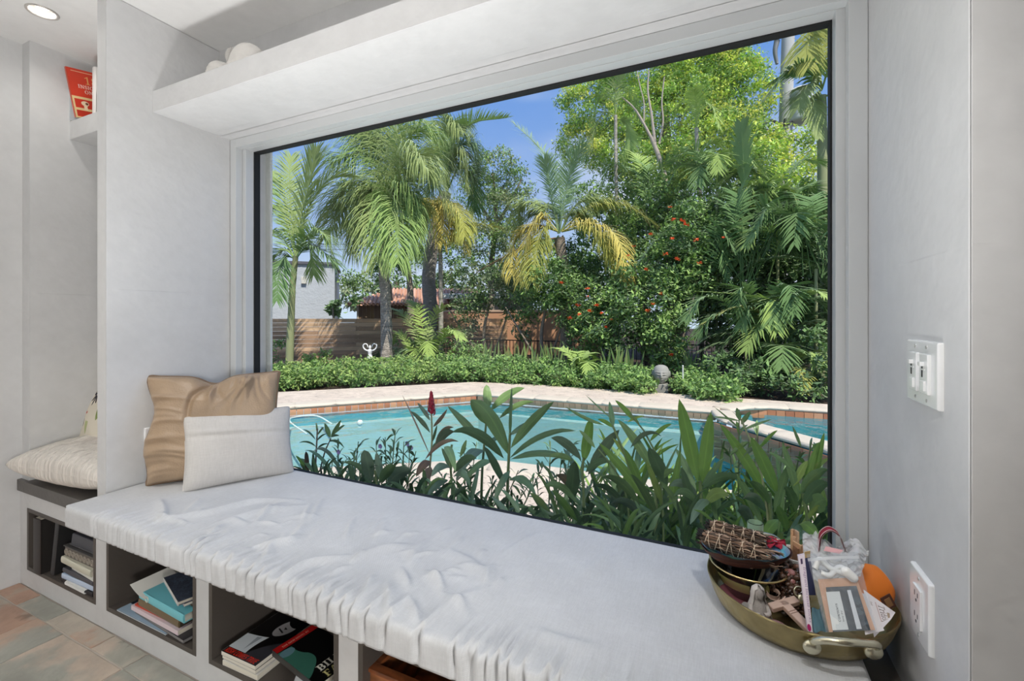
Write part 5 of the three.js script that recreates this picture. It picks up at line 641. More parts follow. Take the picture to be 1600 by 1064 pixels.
{ // weathered board fence: every board its own piece
  const wn = fbm(4, 5, 221);
  const tB = [0, 1, 2].map((k) => texture([256, 64], (u, v) => { const g = wn(u * 0.6 + k * 0.3, v * 5), b = 0.72 + 0.5 * (g - 0.5) + 0.4 * (wn(u * 0.3 + 0.2 * k, v * 0.7) - 0.5), c = [[0.70, 0.58, 0.46], [0.62, 0.52, 0.43], [0.74, 0.64, 0.53]][k]; return c.map((x, m) => x * b * [1.5, 1.45, 1.42][m]); }));
  const mats = tB.map((t) => new THREE.MeshStandardMaterial({ map: again(t, 0.5, 5), roughness: 0.9, bumpMap: again(t, 0.5, 5), bumpScale: 0.006 })), post = matte(RGB(0.22, 0.17, 0.13), 0.95);
  const a = V(-14.4, 0, -7.6), b = V(-7.0, 0, -14.6), L = a.distanceTo(b), R = rng(91);
  const f = thing('board_fence', 'weathered horizontal board fence behind the white dancer statue', 'fence', a, -Math.atan2(b.z - a.z, b.x - a.x));
  for (let k = 0, y = GY - 0.02; k < 11; k++, y += 0.128) for (let s = 0, x = (k % 2) * -1.1; x < L; s++, x += 2.55) { const x0 = Math.max(0, x), x1 = Math.min(L, x + 2.545); if (x1 - x0 < 0.1) continue; const m = part('board', box(x0, x1, y, y + 0.120, -0.011 + R() * 0.004, 0.011 + R() * 0.004, 0.002), mats[Math.floor(R() * 3)], f); }
  for (let x = 0.1; x < L; x += 2.5) part('post', box(x - 0.045, x + 0.045, GY - 0.05, GY + 1.36, -0.10, -0.014), post, f);
}
// neighbours' buildings
{
  const wallMat = new THREE.MeshStandardMaterial({ color: RGB(0.50, 0.53, 0.57), roughness: 0.95, map: again(tPlaster, 0.15), bumpMap: again(tTrowel, 0.5), bumpScale: 0.02 });
  const g = thing('grey_garage', 'tall pale grey rendered wing of a house behind the board fence', 'building', [0, 0, 0]);
  const p = at(466, 407, -13.2), q = at(523, 418, -15.0), top = p.y, x0 = p.x - 3.4, z0 = -11.7;
  const dir = V(q.x - x0, 0, q.z - z0), L = dir.length(); g.position.set(x0, GY, z0); g.rotation.y = -Math.atan2(dir.z, dir.x);
  const H = top - GY - 0.02;
  part('wall', box(0, L, 0, H, -4, 0), wallMat, g); part('roof_edge', box(-0.1, L + 0.08, H, H + 0.12, -4.1, 0.1, 0.01), matte(RGB(0.10, 0.10, 0.12), 0.8), g, 'dark roof edge');
  part('seam', box(L * 0.72, L * 0.72 + 0.03, 0, H, 0, 0.012), wallMat, g);
  const vent = part('vent', box(L - 1.35, L - 1.15, H - 0.85, H - 0.55, 0, 0.12, 0.01), matte(RGB(0.6, 0.58, 0.52), 0.8), g);
}
{
  const h = thing('terracotta_roof_house', 'low house with a ribbed terracotta tile roof and brown plank wall beyond the fence', 'building', [-16.9, GY, -17.6], 0.62);
  const clayMat = [[0.55, 0.30, 0.20], [0.62, 0.36, 0.26], [0.50, 0.26, 0.18]].map((c) => matte(RGB(...c), 0.85));
  const W = 7.5, D = 5, E = 2.05, Rg = 3.0;
  part('wall', box(0, W, 0, E, -D, 0), matte(RGB(0.55, 0.48, 0.40), 0.9), h);
  for (let k = 0; k < 38; k++) part('plank', box(0.1 + k * 0.19, 0.1 + k * 0.19 + 0.18, 0.02, E - 0.02, 0.0, 0.022 + (k % 3) * 0.006), matte(RGB(0.17 + 0.02 * (k % 4), 0.105 + 0.012 * (k % 4), 0.065), 0.9), h);
  const R = rng(14); const len = Math.hypot(D / 2 + 0.4, Rg - E);
  part('roof', join([grid(2, 2, (u, v) => V(lerp(-0.4, W + 0.4, u) + (v * (u < 0.5 ? 1.2 : -1.2)) * 1.6 * (u === 0.5 ? 0 : 1), lerp(E, Rg, v), lerp(0.4, -D / 2, v))), grid(2, 2, (u, v) => V(lerp(-0.4, W + 0.4, u) + (v * (u < 0.5 ? 1.2 : -1.2)) * 1.6 * (u === 0.5 ? 0 : 1), lerp(E, Rg, v), lerp(-D - 0.4, -D / 2, v)), true)]), clayMat[0], h);
  for (let k = 0; k < 42; k++) { const x = -0.3 + k * 0.195, f = clamp(Math.min((x + 0.4) / 1.92, (W + 0.4 - x) / 1.92), 0, 1), t = taper([V(x, E + 0.01, 0.45), V(x, lerp(E, Rg, f / 2) + 0.02, lerp(0.4, -D / 2, f / 2)), V(x, lerp(E, Rg, f) + 0.01, lerp(0.4, -D / 2, f))], 0.085, 0.08, 4, 7); part('ridge_tile', t, clayMat[Math.floor(R() * 3)], h); }
}
{
  const h = thing('white_roof_house', 'distant house with a bright flat white roof edge behind the palms', 'building', [-12.9, GY, -20.2], 0.30);
  part('wall', box(0, 4, 0, 2.35, -3, 0), matte(RGB(0.42, 0.36, 0.31), 0.9), h); part('roof', box(-0.4, 4.6, 2.35, 2.62, -3.4, 0.5, 0.03), matte(RGB(0.84, 0.84, 0.83), 0.7), h);
  part('window', box(0.6, 1.7, 1.0, 2.0, 0.0, 0.03), matte(RGB(0.05, 0.06, 0.07), 0.15), h);
}
{
  const a = at(705, 535, -15.2), b = at(930, 530, -16.2);
  const h = thing('orange_wall_house', 'orange rendered garden wall glimpsed under the flowering hedge', 'wall', [a.x - 0.8, GY, a.z], -Math.atan2(b.z - a.z, b.x - a.x));
  const L = Math.hypot(b.x - a.x, b.z - a.z) + 1; part('panel', box(0, L, 0, 1.62, -0.2, 0), new THREE.MeshStandardMaterial({ color: RGB(0.62, 0.33, 0.19), roughness: 0.9, map: again(tPlaster, 0.3) }), h); part('cap', box(-0.02, L, 1.62, 1.70, -0.23, 0.03, 0.01), matte(RGB(0.55, 0.38, 0.27), 0.9), h);
}
{ // dark iron fence: rails and pickets
  const a = at(690, 528, -12.6), b = at(1130, 528, -12.4), iron = matte(RGB(0.012, 0.013, 0.013), 0.6);
  const f = thing('iron_fence', 'low black iron fence running behind the tall grass blades', 'fence', [a.x, GY, a.z], -Math.atan2(b.z - a.z, b.x - a.x));
  const L = Math.hypot(b.x - a.x, b.z - a.z), H = a.y - GY;
  part('rail', box(0, L, H - 0.03, H, -0.015, 0.015), iron, f); part('rail', box(0, L, 0.12, 0.15, -0.015, 0.015), iron, f);
  const pg = box(-0.008, 0.008, 0, H + 0.0, -0.008, 0.008); for (let x = 0.1; x < L; x += 0.115) { const m = part('picket', pg, iron, f); m.position.x = x; }
}
{ // statues
  const white = matte(RGB(0.86, 0.86, 0.85), 0.6);
  const p = at(578, 571, -9.45), s = thing('dancer_statue', 'white garden figure curving both arms overhead into a heart', 'statue', [p.x, p.y - 0.035, p.z], 0.55); part('plinth', box(-0.12, 0.12, GY - p.y - 0.02, 0.038, -0.12, 0.12, 0.01), matte(RGB(0.45, 0.44, 0.42), 0.9), s);
  const u = 0.0165, body = turned([[0, 0], [8, 0], [8.2, 1], [6.5, 2], [5.6, 6], [5.0, 10], [4.6, 13], [3.2, 17], [2.7, 18.5], [3.3, 21], [3.9, 23.4], [3.5, 25.4], [1.9, 26.6], [1.25, 27.8], [0, 28]].map(([r, y]) => [r * u, (y + 2) * u]), 28);
  const arm = (k) => taper([[3.2, 26.6], [6.5, 27.6], [9.6, 30.5], [10.8, 34.2], [9.2, 37], [6.2, 37.6], [4.2, 36.0], [3.6, 34.6]].map(([x, y]) => V(k * x * u, (y - 0.4) * u, 0)), 1.35 * u, 0.8 * u, 28, 8);
  part('figure', join([body, arm(1), arm(-1), plain(new THREE.SphereGeometry(2.35 * u, 20, 16).scale(0.9, 1.15, 1).translate(0, 31.4 * u, 0)), plain(new THREE.SphereGeometry(1.2 * u, 12, 10).translate(0, 33.8 * u, -0.8 * u))]), white, s);
  for (const k of [-1, 1]) part('hand', join([plain(new THREE.SphereGeometry(1.0 * u, 10, 8).scale(0.8, 1.3, 0.7).translate(k * 3.5 * u, 33.7 * u, 0)), ...[0, 1, 2, 3].map((i) => taper([V(k * (3.2 + i * 0.3) * u, 33 * u, (i - 1.5) * 0.3 * u), V(k * (2.9 + i * 0.3) * u, 31.9 * u, (i - 1.5) * 0.35 * u)], 0.24 * u, 0.18 * u, 3, 6))]), white, s);
}
{ // stone head planter-like ornament in the bed: shaped as one surface
  const p = at(1033, 596, -9.35), st = new THREE.MeshStandardMaterial({ color: RGB(0.36, 0.355, 0.335), roughness: 0.9, map: again(tPlaster, 2), bumpMap: again(tRough, 4), bumpScale: 0.004 });
  const h = thing('stone_head', 'pale grey carved stone head with closed eyes beside the thin white stake', 'statue', [p.x, GY + 0.12, p.z], 0.13);
  const g = new THREE.SphereGeometry(1, 96, 72), q = g.attributes.position, bump = (x, y, cx, cy, sx, sy) => Math.exp(-(((x - cx) / sx) ** 2) - (((y - cy) / sy) ** 2));
  for (let i = 0; i < q.count; i++) {
    let x = q.getX(i), y = q.getY(i), z = q.getZ(i);
    const w = y < 0 ? 0.86 - 0.26 * Math.pow(-y, 1.3) : 0.86, X = x * w, Y = y * 1.12; let Z = z * 0.86;
    if (z > 0) { const f = smooth(z, 0.1, 0.6); Z += f * (0.24 * bump(X, Y, 0, -0.10, 0.11, 0.26) + 0.10 * bump(X, Y, 0, -0.30, 0.17, 0.08) + 0.09 * bump(X, Y, 0, -0.52, 0.24, 0.06) + 0.07 * bump(X, Y, 0, -0.64, 0.20, 0.05) - 0.06 * bump(X, Y, 0, -0.58, 0.28, 0.025) + 0.10 * bump(X, Y, 0, -0.88, 0.22, 0.14) + [-1, 1].reduce((s, k) => s + 0.09 * bump(X, Y, k * 0.30, 0.02, 0.17, 0.07) - 0.09 * bump(X, Y, k * 0.30, -0.08, 0.17, 0.035) - 0.05 * bump(X, Y, k * 0.24, 0.14, 0.2, 0.06) + 0.06 * bump(X, Y, k * 0.28, 0.24, 0.26, 0.05) + 0.05 * bump(X, Y, k * 0.42, -0.34, 0.2, 0.2), 0)); }
    q.setXYZ(i, X, Y - (Y > 0.75 ? (Y - 0.75) * 0.35 : 0), Z);
  }
  const mg = mergeVertices(g.deleteAttribute('normal') && g, 1e-5); mg.computeVertexNormals();
  part('plinth', bx(0.26, 0.20, 0.24, 0, -0.085, 0, 0.02), st, h); const S = 0.185; part('head', plain(mg.scale(S, S, S).translate(0, S * 1.08, 0)), st, h);
  for (const k of [-1, 1]) part('ear', plain(new THREE.SphereGeometry(0.05, 14, 12).scale(0.4, 1.3, 0.8).translate(k * 0.158, 0.2, -0.02)), st, h);
}
{
  const p = at(1067, 614, -9.2), s = thing('plastic_stake', 'thin white stake standing in the bed by the stone head', 'stake', [p.x, GY - 0.05, p.z]);
  part('rod', join([plain(new THREE.CylinderGeometry(0.012, 0.012, 0.56, 10).translate(0, 0.28, 0)), plain(new THREE.SphereGeometry(0.016, 10, 8).translate(0, 0.56, 0))]), matte(RGB(0.75, 0.76, 0.76), 0.5), s);
}
{ // utility pole and what hangs on it
  const base = at(1222, 330, -19), top = at(1233, 20, -19);
  const conc = new THREE.MeshStandardMaterial({ color: RGB(0.50, 0.50, 0.50), roughness: 0.9, map: again(tPlaster, 1) }), dark = matte(RGB(0.05, 0.05, 0.055), 0.6), grey = matte(RGB(0.52, 0.55, 0.56), 0.5);
  const u = thing('utility_pole', 'tall grey utility pole with wires rising behind the bright trees', 'utility pole', [base.x, GY, base.z]);
  part('pole', taper([V(-0.1, 0, 0), V(0.05, 6, 0), V((top.x - base.x), top.y - GY + 0.4, 0)], 0.26, 0.20, 14, 16), conc, u);
  const L = (px, py, dz = 0) => at(px, py, -19 + dz).sub(u.position);
  const can = L(1252, 165, 0.0); part('transformer', turned([[0, -0.62], [0.36, -0.6], [0.38, -0.5], [0.38, 0.45], [0.40, 0.48], [0.3, 0.6], [0.12, 0.66], [0, 0.66]], 28).translate(can.x, can.y, can.z), grey, u);
  part('bracket', join([tube([L(1232, 160), L(1246, 160)], 0.05, 4), tube([L(1232, 180), L(1246, 180)], 0.05, 4)]), dark, u);
  const arm = part('crossarm', taper([L(1214, 64, 0.2), L(1211, 80, 0.25), L(1214, 100, 0.25)], 0.10, 0.05, 8, 10), matte(RGB(0.16, 0.17, 0.18), 0.6), u, 'dark hanging street lamp head');
  part('lamp_arm', tube([L(1233, 56), L(1222, 52, 0.1), L(1213, 62, 0.2)], 0.05, 10), conc, u);
  for (const [px, py] of [[1217, 212], [1237, 216], [1216, 228], [1229, 190]]) part('insulator', plain(new THREE.CylinderGeometry(0.09, 0.11, 0.2, 12).translate(...L(px, py, 0.3).toArray())), dark, u);
  const wire = (pts, r = 0.022) => part('wire', tube(pts, r, 24, 6), dark, u);
  wire([L(1232, 200, 0.3), L(1210, 204, 1), L(1188, 200, 2)]); wire([L(1217, 212, 0.3), L(1195, 220, 1), L(1175, 224, 2)], 0.03); wire([L(1237, 216, 0.3), L(1262, 224, 0.6), L(1290, 205, 1)]); wire([L(1229, 190, 0.3), L(1262, 188, 0), L(1290, 180, 0)]); wire([L(1216, 228, 0.3), L(1195, 234, 1), L(1185, 229, 2)]); wire([L(1236, 245, 0.2), L(1262, 238, 0), L(1290, 212, 0)]);
  wire([L(1222, 196, 0.4), L(1205, 188, 1), L(1190, 196, 2)], 0.05);
}
{
  const a = at(380, 389, -26), b = at(700, 384, -30), w = part('power_line', join([tube([a, at(520, 390, -28), b], 0.022, 20, 6), tube([at(380, 381, -26), at(520, 382, -28), at(700, 376, -30)], 0.016, 20, 6)]), matte(RGB(0.06, 0.06, 0.065), 0.6));
  tag(w, 'thin dark power lines crossing the pale sky above the neighbour roofs', 'power line');
}

// ================================================================ plants
const leafMat = (r, g, b, o = {}) => new THREE.MeshStandardMaterial({ color: RGB(r, g, b), roughness: 0.55, ...o });
const vein = texture([64, 256], (u, v) => { const m = Math.exp(-(((u - 0.5) / 0.035) ** 2)), s = 0.5 + 0.5 * Math.sin((v * 40 + Math.abs(u - 0.5) * 9) * Math.PI * 2), k = 0.84 + 0.03 * s + 0.12 * gN(u * 0.7, v); return [k + 0.28 * m, k + 0.2 * m, k + 0.1 * m]; });
const veined = (r, g, b, through) => through ? shiny({ color: RGB(r, g, b), map: vein, roughness: 0.9, transmission: through, thickness: 0 }) : new THREE.MeshStandardMaterial({ color: RGB(r, g, b), map: vein, roughness: 0.42 });
const G = { deep: veined(0.145, 0.255, 0.125), mid: veined(0.225, 0.37, 0.145), fresh: veined(0.25, 0.44, 0.085, 0.35), lime: veined(0.40, 0.54, 0.13, 0.35), grey: veined(0.18, 0.27, 0.17), dry: veined(0.42, 0.30, 0.22), brown: veined(0.20, 0.12, 0.07) };
const stalk = matte(RGB(0.20, 0.27, 0.11), 0.6), stalkPale = matte(RGB(0.36, 0.38, 0.20), 0.6), woody = new THREE.MeshStandardMaterial({ color: RGB(0.26, 0.21, 0.165), roughness: 0.95, bumpMap: again(tRough, 1, 1), bumpScale: 0.02 });
// one leaf along a path; across: the way its breadth lies
function blade(pts, w, { n = 9, fold = 0.25, peak = 0.42, across, blunt = 0.75, wave = 0, seed = 1 } = {}) {
  const c = new THREE.CatmullRomCurve3(pts), P = [], U = [], I = [], R = rng(seed), ph = R() * 6;
  for (let i = 0; i <= n; i++) {
    const t = i / n, q = c.getPoint(t), d = c.getTangent(t); let s = (across ?? V(0, 1, 0)).clone(); s.sub(d.clone().multiplyScalar(s.dot(d))).normalize(); const up = d.clone().cross(s);
    const f = t < peak ? Math.pow(Math.sin(t / peak * Math.PI / 2), 0.75) * 0.97 + 0.03 : Math.pow(Math.max(0, Math.cos((t - peak) / (1 - peak) * Math.PI / 2)), blunt), h = w / 2 * f;
    for (const k of [-1, 0, 1]) { const v = q.clone().addScaledVector(s, k * h).addScaledVector(up, Math.abs(k) * fold * h + k * wave * h * Math.sin(t * 14 + ph)); P.push(v.x, v.y, v.z); U.push((k + 1) / 2, t); }
  }
  for (let i = 0; i < n; i++) for (let k = 0; k < 2; k++) { const a = i * 3 + k; I.push(a, a + 3, a + 1, a + 1, a + 3, a + 4); }
  const g = new THREE.BufferGeometry(); g.setAttribute('position', new THREE.Float32BufferAttribute(P, 3)); g.setAttribute('uv', new THREE.Float32BufferAttribute(U, 2)); g.setIndex(I); g.computeVertexNormals(); return g;
}
const seen = (z) => { const d = V(0, EYE, 0).sub(at(800, 600, z)).normalize(); return d; };
// a bed plant drawn from leaves that run from base to tip (pixels of the photograph), each at its own distance
let seedNo = 500;
function bedPlant(name, label, z, foot, stems, leaves, category = 'plant', group) {
  const root = at(foot[0], foot[1], z), o = thing(name, label, category, [root.x, GY, z], 0, group), loc = (p) => p.clone().sub(o.position);
  for (const [pts, r, m] of stems) part('stem', taper(pts.map(([x, y, dz]) => loc(y === 'ground' ? V(at(x, 700, z + (dz ?? 0)).x, GY - 0.03, z + (dz ?? 0)) : at(x, y, z + (dz ?? 0)))), r, r * 0.6, 12, 7), m ?? stalk, o);
  for (const [b, t, wpx, mat, sag = 0.1, dz = 0, opt = {}] of leaves) {
    const R = rng(seedNo++), p0 = at(b[0], b[1], z + (b[2] ?? 0)), p1 = at(t[0], t[1], z + dz), L = p0.distanceTo(p1), k = -p0.z / FOCAL * 1.12, w = wpx * k * 0.74;
    const mid = p0.clone().lerp(p1, 0.5); mid.y += sag * L; const q1 = p0.clone().lerp(p1, 0.25); q1.y += sag * L * 0.75; const q3 = p0.clone().lerp(p1, 0.78); q3.y += sag * L * 0.72;
    const dir = p1.clone().sub(p0).normalize(), toEye = V(0, EYE, 0).sub(mid).normalize(), across = dir.clone().cross(toEye).normalize().applyAxisAngle(dir, opt.roll ?? (R() - 0.5) * 0.9);
    part('leaf', blade([p0, q1, mid, q3, p1].map(loc), w, { across, fold: 0.12 + 0.25 * R(), seed: seedNo, wave: opt.wave ?? 0.12, peak: opt.peak ?? 0.4, blunt: opt.blunt ?? 0.75 }), mat, o);
  }
  return o;
}
{
  bedPlant('ginger_plant', 'tallest ginger plant in the window bed, broad dark leaves fanned around an upright stem', -2.1, [794, 790], [[[[796, 'ground'], [793, 770], [795, 715], [797, 676]], 0.011]], [
    [[796, 712], [737, 626], 30, G.mid, 0.16, 0.12, { roll: 0.2 }], [[798, 700], [866, 627], 21, G.mid, 0.05, -0.12, { roll: 0.3 }], [[797, 684], [800, 604], 10, G.mid, 0.0, -0.02, { roll: 0.8 }], [[796, 716], [900, 673], 12, G.deep, 0.10, 0.10], [[787, 716], [706, 675], 22, G.deep, 0.16, 0.22, { roll: -0.3 }],
    [[796, 680], [836, 657], 12, G.deep, 0.05, -0.1], [[799, 717], [896, 720], 15, G.deep, 0.10, 0.05], [[790, 760], [756, 697], 16, G.deep, 0.04, 0.2], [[797, 735], [770, 790], 14, G.deep, 0.12, 0.15], [[795, 750], [838, 775], 16, G.deep, 0.14, 0.2]]);
  bedPlant('ginger_plant', 'slimmer ginger behind the tallest one, its top leaf standing straight up', -2.35, [756, 790], [[[[752, 'ground'], [753, 745], [757, 690], [762, 634]], 0.010]], [
    [[763, 638], [760, 601], 19, G.mid, 0.02, -0.03, { roll: 0, blunt: 0.5 }], [[766, 642], [820, 606], 18, G.mid, 0.10, -0.15, { roll: 0.3 }], [[780, 654], [835, 628], 12, G.mid, 0.12, -0.1], [[756, 694], [699, 634], 17, G.mid, 0.03, 0.0, { roll: 0.2 }], [[758, 662], [735, 625], 24, G.mid, 0.12, 0.05], [[759, 698], [782, 683], 11, G.deep, 0.12, -0.1], [[757, 704], [712, 752], 22, G.grey, 0.22, 0.25, { roll: 0.2 }], [[772, 720], [722, 757], 15, G.mid, 0.18, 0.2]]);
  const rg = bedPlant('red_ginger', 'red ginger with one upright crimson flower spike above drying leaves', -2.15, [674, 760], [[[[672, 'ground'], [671, 740], [675, 690], [674, 645]], 0.008, stalkPale]], [
    [[672, 676], [641, 642], 11, G.grey, 0.06, 0.05], [[672, 657], [652, 629], 9, G.grey, 0.03, -0.05], [[677, 667], [699, 639], 9, G.dry, -0.04, 0.05], [[680, 692], [709, 668], 11, G.dry, 0.14, 0.05], [[664, 718], [717, 690], 10, G.dry, 0.12, 0.1], [[675, 700], [690, 693], 12, G.deep, 0.1, 0], [[672, 712], [628, 616], 4, G.dry, 0.02, 0], [[673, 720], [650, 745], 20, G.brown, 0.2, 0.1], [[674, 730], [664, 765], 18, G.brown, 0.12, 0.2], [[680, 700], [712, 676], 18, G.grey, 0.12, 0.15], [[676, 690], [683, 664], 6, G.deep, 0, 0.05]]);
  { const c = at(674, 650, -2.15).sub(rg.position), R = rng(3), br = [], red = matte(RGB(0.50, 0.035, 0.07), 0.45); const H = (650 - 611) * 2.15 / FOCAL * 1.12; for (let i = 0; i < 34; i++) { const t = i / 34, a = i * 2.4, r = 0.024 * (1 - t * 0.75), y = c.y + t * H * 0.86, o = V(Math.cos(a), 0, Math.sin(a)); part('bract', blade([V(c.x, y, c.z), V(c.x + o.x * r, y + 0.008, c.z + o.z * r), V(c.x + o.x * r * 1.15, y + 0.024, c.z + o.z * r * 1.15), V(c.x + o.x * r * 1.2, y + 0.034, c.z + o.z * r * 1.2)], 0.019, { n: 5, across: o.clone().cross(V(0, 1, 0)), fold: -0.4 }), red, rg); } }
  bedPlant('ginger_plant', 'low ginger with wide pale hanging leaves between the red ginger and the tallest one', -1.95, [705, 770], [[[[706, 'ground'], [706, 760], [703, 712], [706, 695]], 0.009]], [
    [[694, 698], [712, 738], 17, G.mid, 0.15, 0.15, { roll: 0.1 }], [[719, 714], [729, 687], 10, G.mid, 0.03, 0], [[706, 735], [690, 700], 14, G.deep, 0.05, 0], [[708, 740], [745, 716], 18, G.deep, 0.12, 0.1], [[704, 730], [674, 745], 18, G.grey, 0.2, 0.15], [[708, 745], [735, 760], 16, G.deep, 0.14, 0.2], [[700, 750], [668, 775], 18, G.grey, 0.12, 0.2]]);
  bedPlant('broad_leaf_plant', 'pair of broad pale green leaves just above the mattress edge beside the white pillow', -1.85, [590, 760], [[[[590, 'ground'], [588, 750], [586, 735]], 0.010]], [
    [[580, 752], [569, 703], 30, G.grey, 0.02, 0.05, { roll: 0, blunt: 0.45 }], [[596, 752], [588, 706], 18, G.grey, 0.02, 0, { roll: 0.2 }], [[605, 758], [643, 735], 30, G.grey, 0.08, 0.1, { roll: 0.2 }], [[592, 755], [617, 726], 24, G.mid, 0.04, 0.1, { roll: 0.1 }], [[580, 745], [536, 722], 13, G.deep, 0.12, 0.05]]);
  bedPlant('shell_plant', 'small leafy plant whose pointed shoots rise in front of the pool by the pillow', -2.2, [496, 760], [[[[494, 'ground'], [493, 730], [495, 690], [496, 670]], 0.008, woody], [[[500, 735], [508, 705], [517, 685]], 0.006, woody]], [
    [[517, 684], [533, 656], 10, G.mid, 0.0, 0], [[516, 684], [507, 661], 12, G.mid, 0.0, 0], [[520, 679], [539, 664], 7, G.mid, 0.05, 0], [[517, 683], [530, 681], 6, G.deep, 0.1, 0], [[493, 687], [473, 671], 5, G.deep, 0.12, 0], [[496, 680], [506, 667], 5, G.mid, 0.05, 0], [[496, 676], [494, 660], 5, G.mid, 0, 0], [[494, 690], [510, 678], 5, G.deep, 0.1, 0], [[494, 698], [467, 692], 5, G.deep, 0.12, 0], [[495, 702], [514, 694], 5, G.deep, 0.12, 0], [[515, 690], [538, 700], 6, G.deep, 0.18, 0], [[514, 688], [530, 694], 5, G.deep, 0.1, 0], [[480, 740], [478, 705], 12, G.brown, 0.1, 0], [[490, 740], [470, 716], 10, G.mid, 0.1, 0], [[478, 735], [462, 712], 8, G.fresh, 0.1, 0]]);
  // narrow-leaved bushes with mauve flowers: sprigs set with opposite leaves
  const ruellia = (label, z, sprigs, flowers, mats, seed) => {
    const R = rng(seed), f = at(sprigs[0][0], 760, z), o = thing('narrow_leaf_bush', label, 'plant', [f.x, GY, z]), loc = (p) => p.clone().sub(o.position);
    for (const [px, py, lean] of sprigs) {
      const zz = z + (R() - 0.5) * 0.35, top = at(px, py, zz), foot = V(f.x + (top.x - f.x) * 0.35 + (R() - 0.5) * 0.1, GY, z + (R() - 0.5) * 0.2), mid = foot.clone().lerp(top, 0.55); mid.x += (lean ?? 0) * 0.1;
      const c = new THREE.CatmullRomCurve3([foot, mid, top]); part('stem', taper([foot, mid, top].map(loc), 0.006, 0.0025, 10, 5), stalk, o);
      for (let t = 0.42; t <= 1; t += 0.075) for (const s of [0, 1]) { const p = c.getPoint(t), a = R() * 6.28, L = lerp(0.13, 0.07, t) * (0.7 + 0.6 * R()), d = V(Math.cos(a), 0.55 + 0.5 * R(), Math.sin(a) * 0.7).normalize(), e = p.clone().addScaledVector(d, L), m = p.clone().lerp(e, 0.5).add(V(0, L * 0.12, 0)); e.y -= L * 0.12; part('leaf', blade([p, m, e].map(loc), 0.010 + 0.007 * R(), { n: 5, across: d.clone().cross(V(0, 1, 0)).applyAxisAngle(d, (R() - 0.5) * 1.6), fold: 0.2 }), mats[Math.floor(R() * mats.length)], o); }
    }
    const mauve = matte(RGB(0.38, 0.30, 0.62), 0.7);
    for (const [px, py] of flowers) { const p = loc(at(px, py, z + 0.12)); for (let k = 0; k < 5; k++) { const a = k * 1.257, d = V(Math.cos(a), Math.sin(a), 0.35); part('petal', blade([p, p.clone().addScaledVector(d, 0.009), p.clone().addScaledVector(d, 0.017)], 0.016, { n: 4, across: V(-Math.sin(a), Math.cos(a), 0), fold: 0.1, peak: 0.6 }), mauve, o); } }
    return o;
  };
  ruellia('narrow-leaved bush with a mauve flower, in front of the pool near the white pillow', -2.15, [[528, 695], [545, 715], [556, 700], [520, 715], [570, 725], [505, 720], [535, 720], [560, 690]], [[530, 706]], [G.deep, G.mid, G.deep], 611);
  ruellia('narrow-leaved bush with mauve flowers standing just before the red ginger', -2.3, [[602, 683], [618, 672], [631, 690], [588, 690], [610, 705], [640, 700], [622, 700], [595, 715], [650, 705]], [[595, 697], [637, 693], [643, 699]], [G.deep, G.mid, G.deep], 613);
  ruellia('narrow-leaved bush at the foot of the tallest ginger, pool rim showing through', -2.45, [[725, 700], [745, 690], [770, 745], [735, 735], [810, 735], [835, 745], [690, 740], [850, 725], [780, 760], [715, 745]], [], [G.deep, G.deep, G.mid], 615);
  ruellia('narrow-leaved bush filling the gap between the tallest ginger and the strap-leaved clump', -2.4, [[860, 690], [878, 705], [840, 760], [892, 690], [905, 745], [870, 740], [930, 730], [915, 700]], [], [G.deep, G.mid, G.deep], 617);
  ruellia('narrow-leaved bush with slender shoots rising in front of the spa wall', -2.3, [[1155, 640], [1170, 690], [1185, 665], [1205, 700], [1225, 690], [1250, 705], [1268, 690], [1140, 700], [1285, 700], [1240, 730]], [], [G.mid, G.fresh, G.mid], 619);
  bedPlant('ginger_plant', 'ginger with one round-tipped upright leaf right of the tallest one', -2.05, [910, 800], [[[[912, 'ground'], [912, 770], [910, 735], [912, 715]], 0.010]], [
    [[912, 722], [923, 655], 20, G.fresh, 0.0, 0, { roll: 0, blunt: 0.4 }], [[919, 742], [968, 671], 22, G.grey, 0.05, 0.05, { roll: 0.2 }], [[908, 718], [861, 684], 18, G.grey, 0.12, 0.1], [[892, 786], [898, 720], 26, G.deep, 0.02, 0.15, { roll: 0 }], [[895, 720], [858, 712], 12, G.mid, 0.1, 0.05], [[915, 738], [955, 722], 14, G.deep, 0.15, 0.05], [[900, 775], [868, 742], 16, G.dry, 0.12, 0.15], [[905, 790], [850, 760], 14, G.mid, 0.16, 0.2], [[915, 760], [880, 700], 12, G.deep, 0.04, -0.1], [[860, 800], [828, 770], 12, G.lime, 0.02, 0.3], [[903, 815], [862, 765], 13, G.fresh, 0.02, 0.25]]);
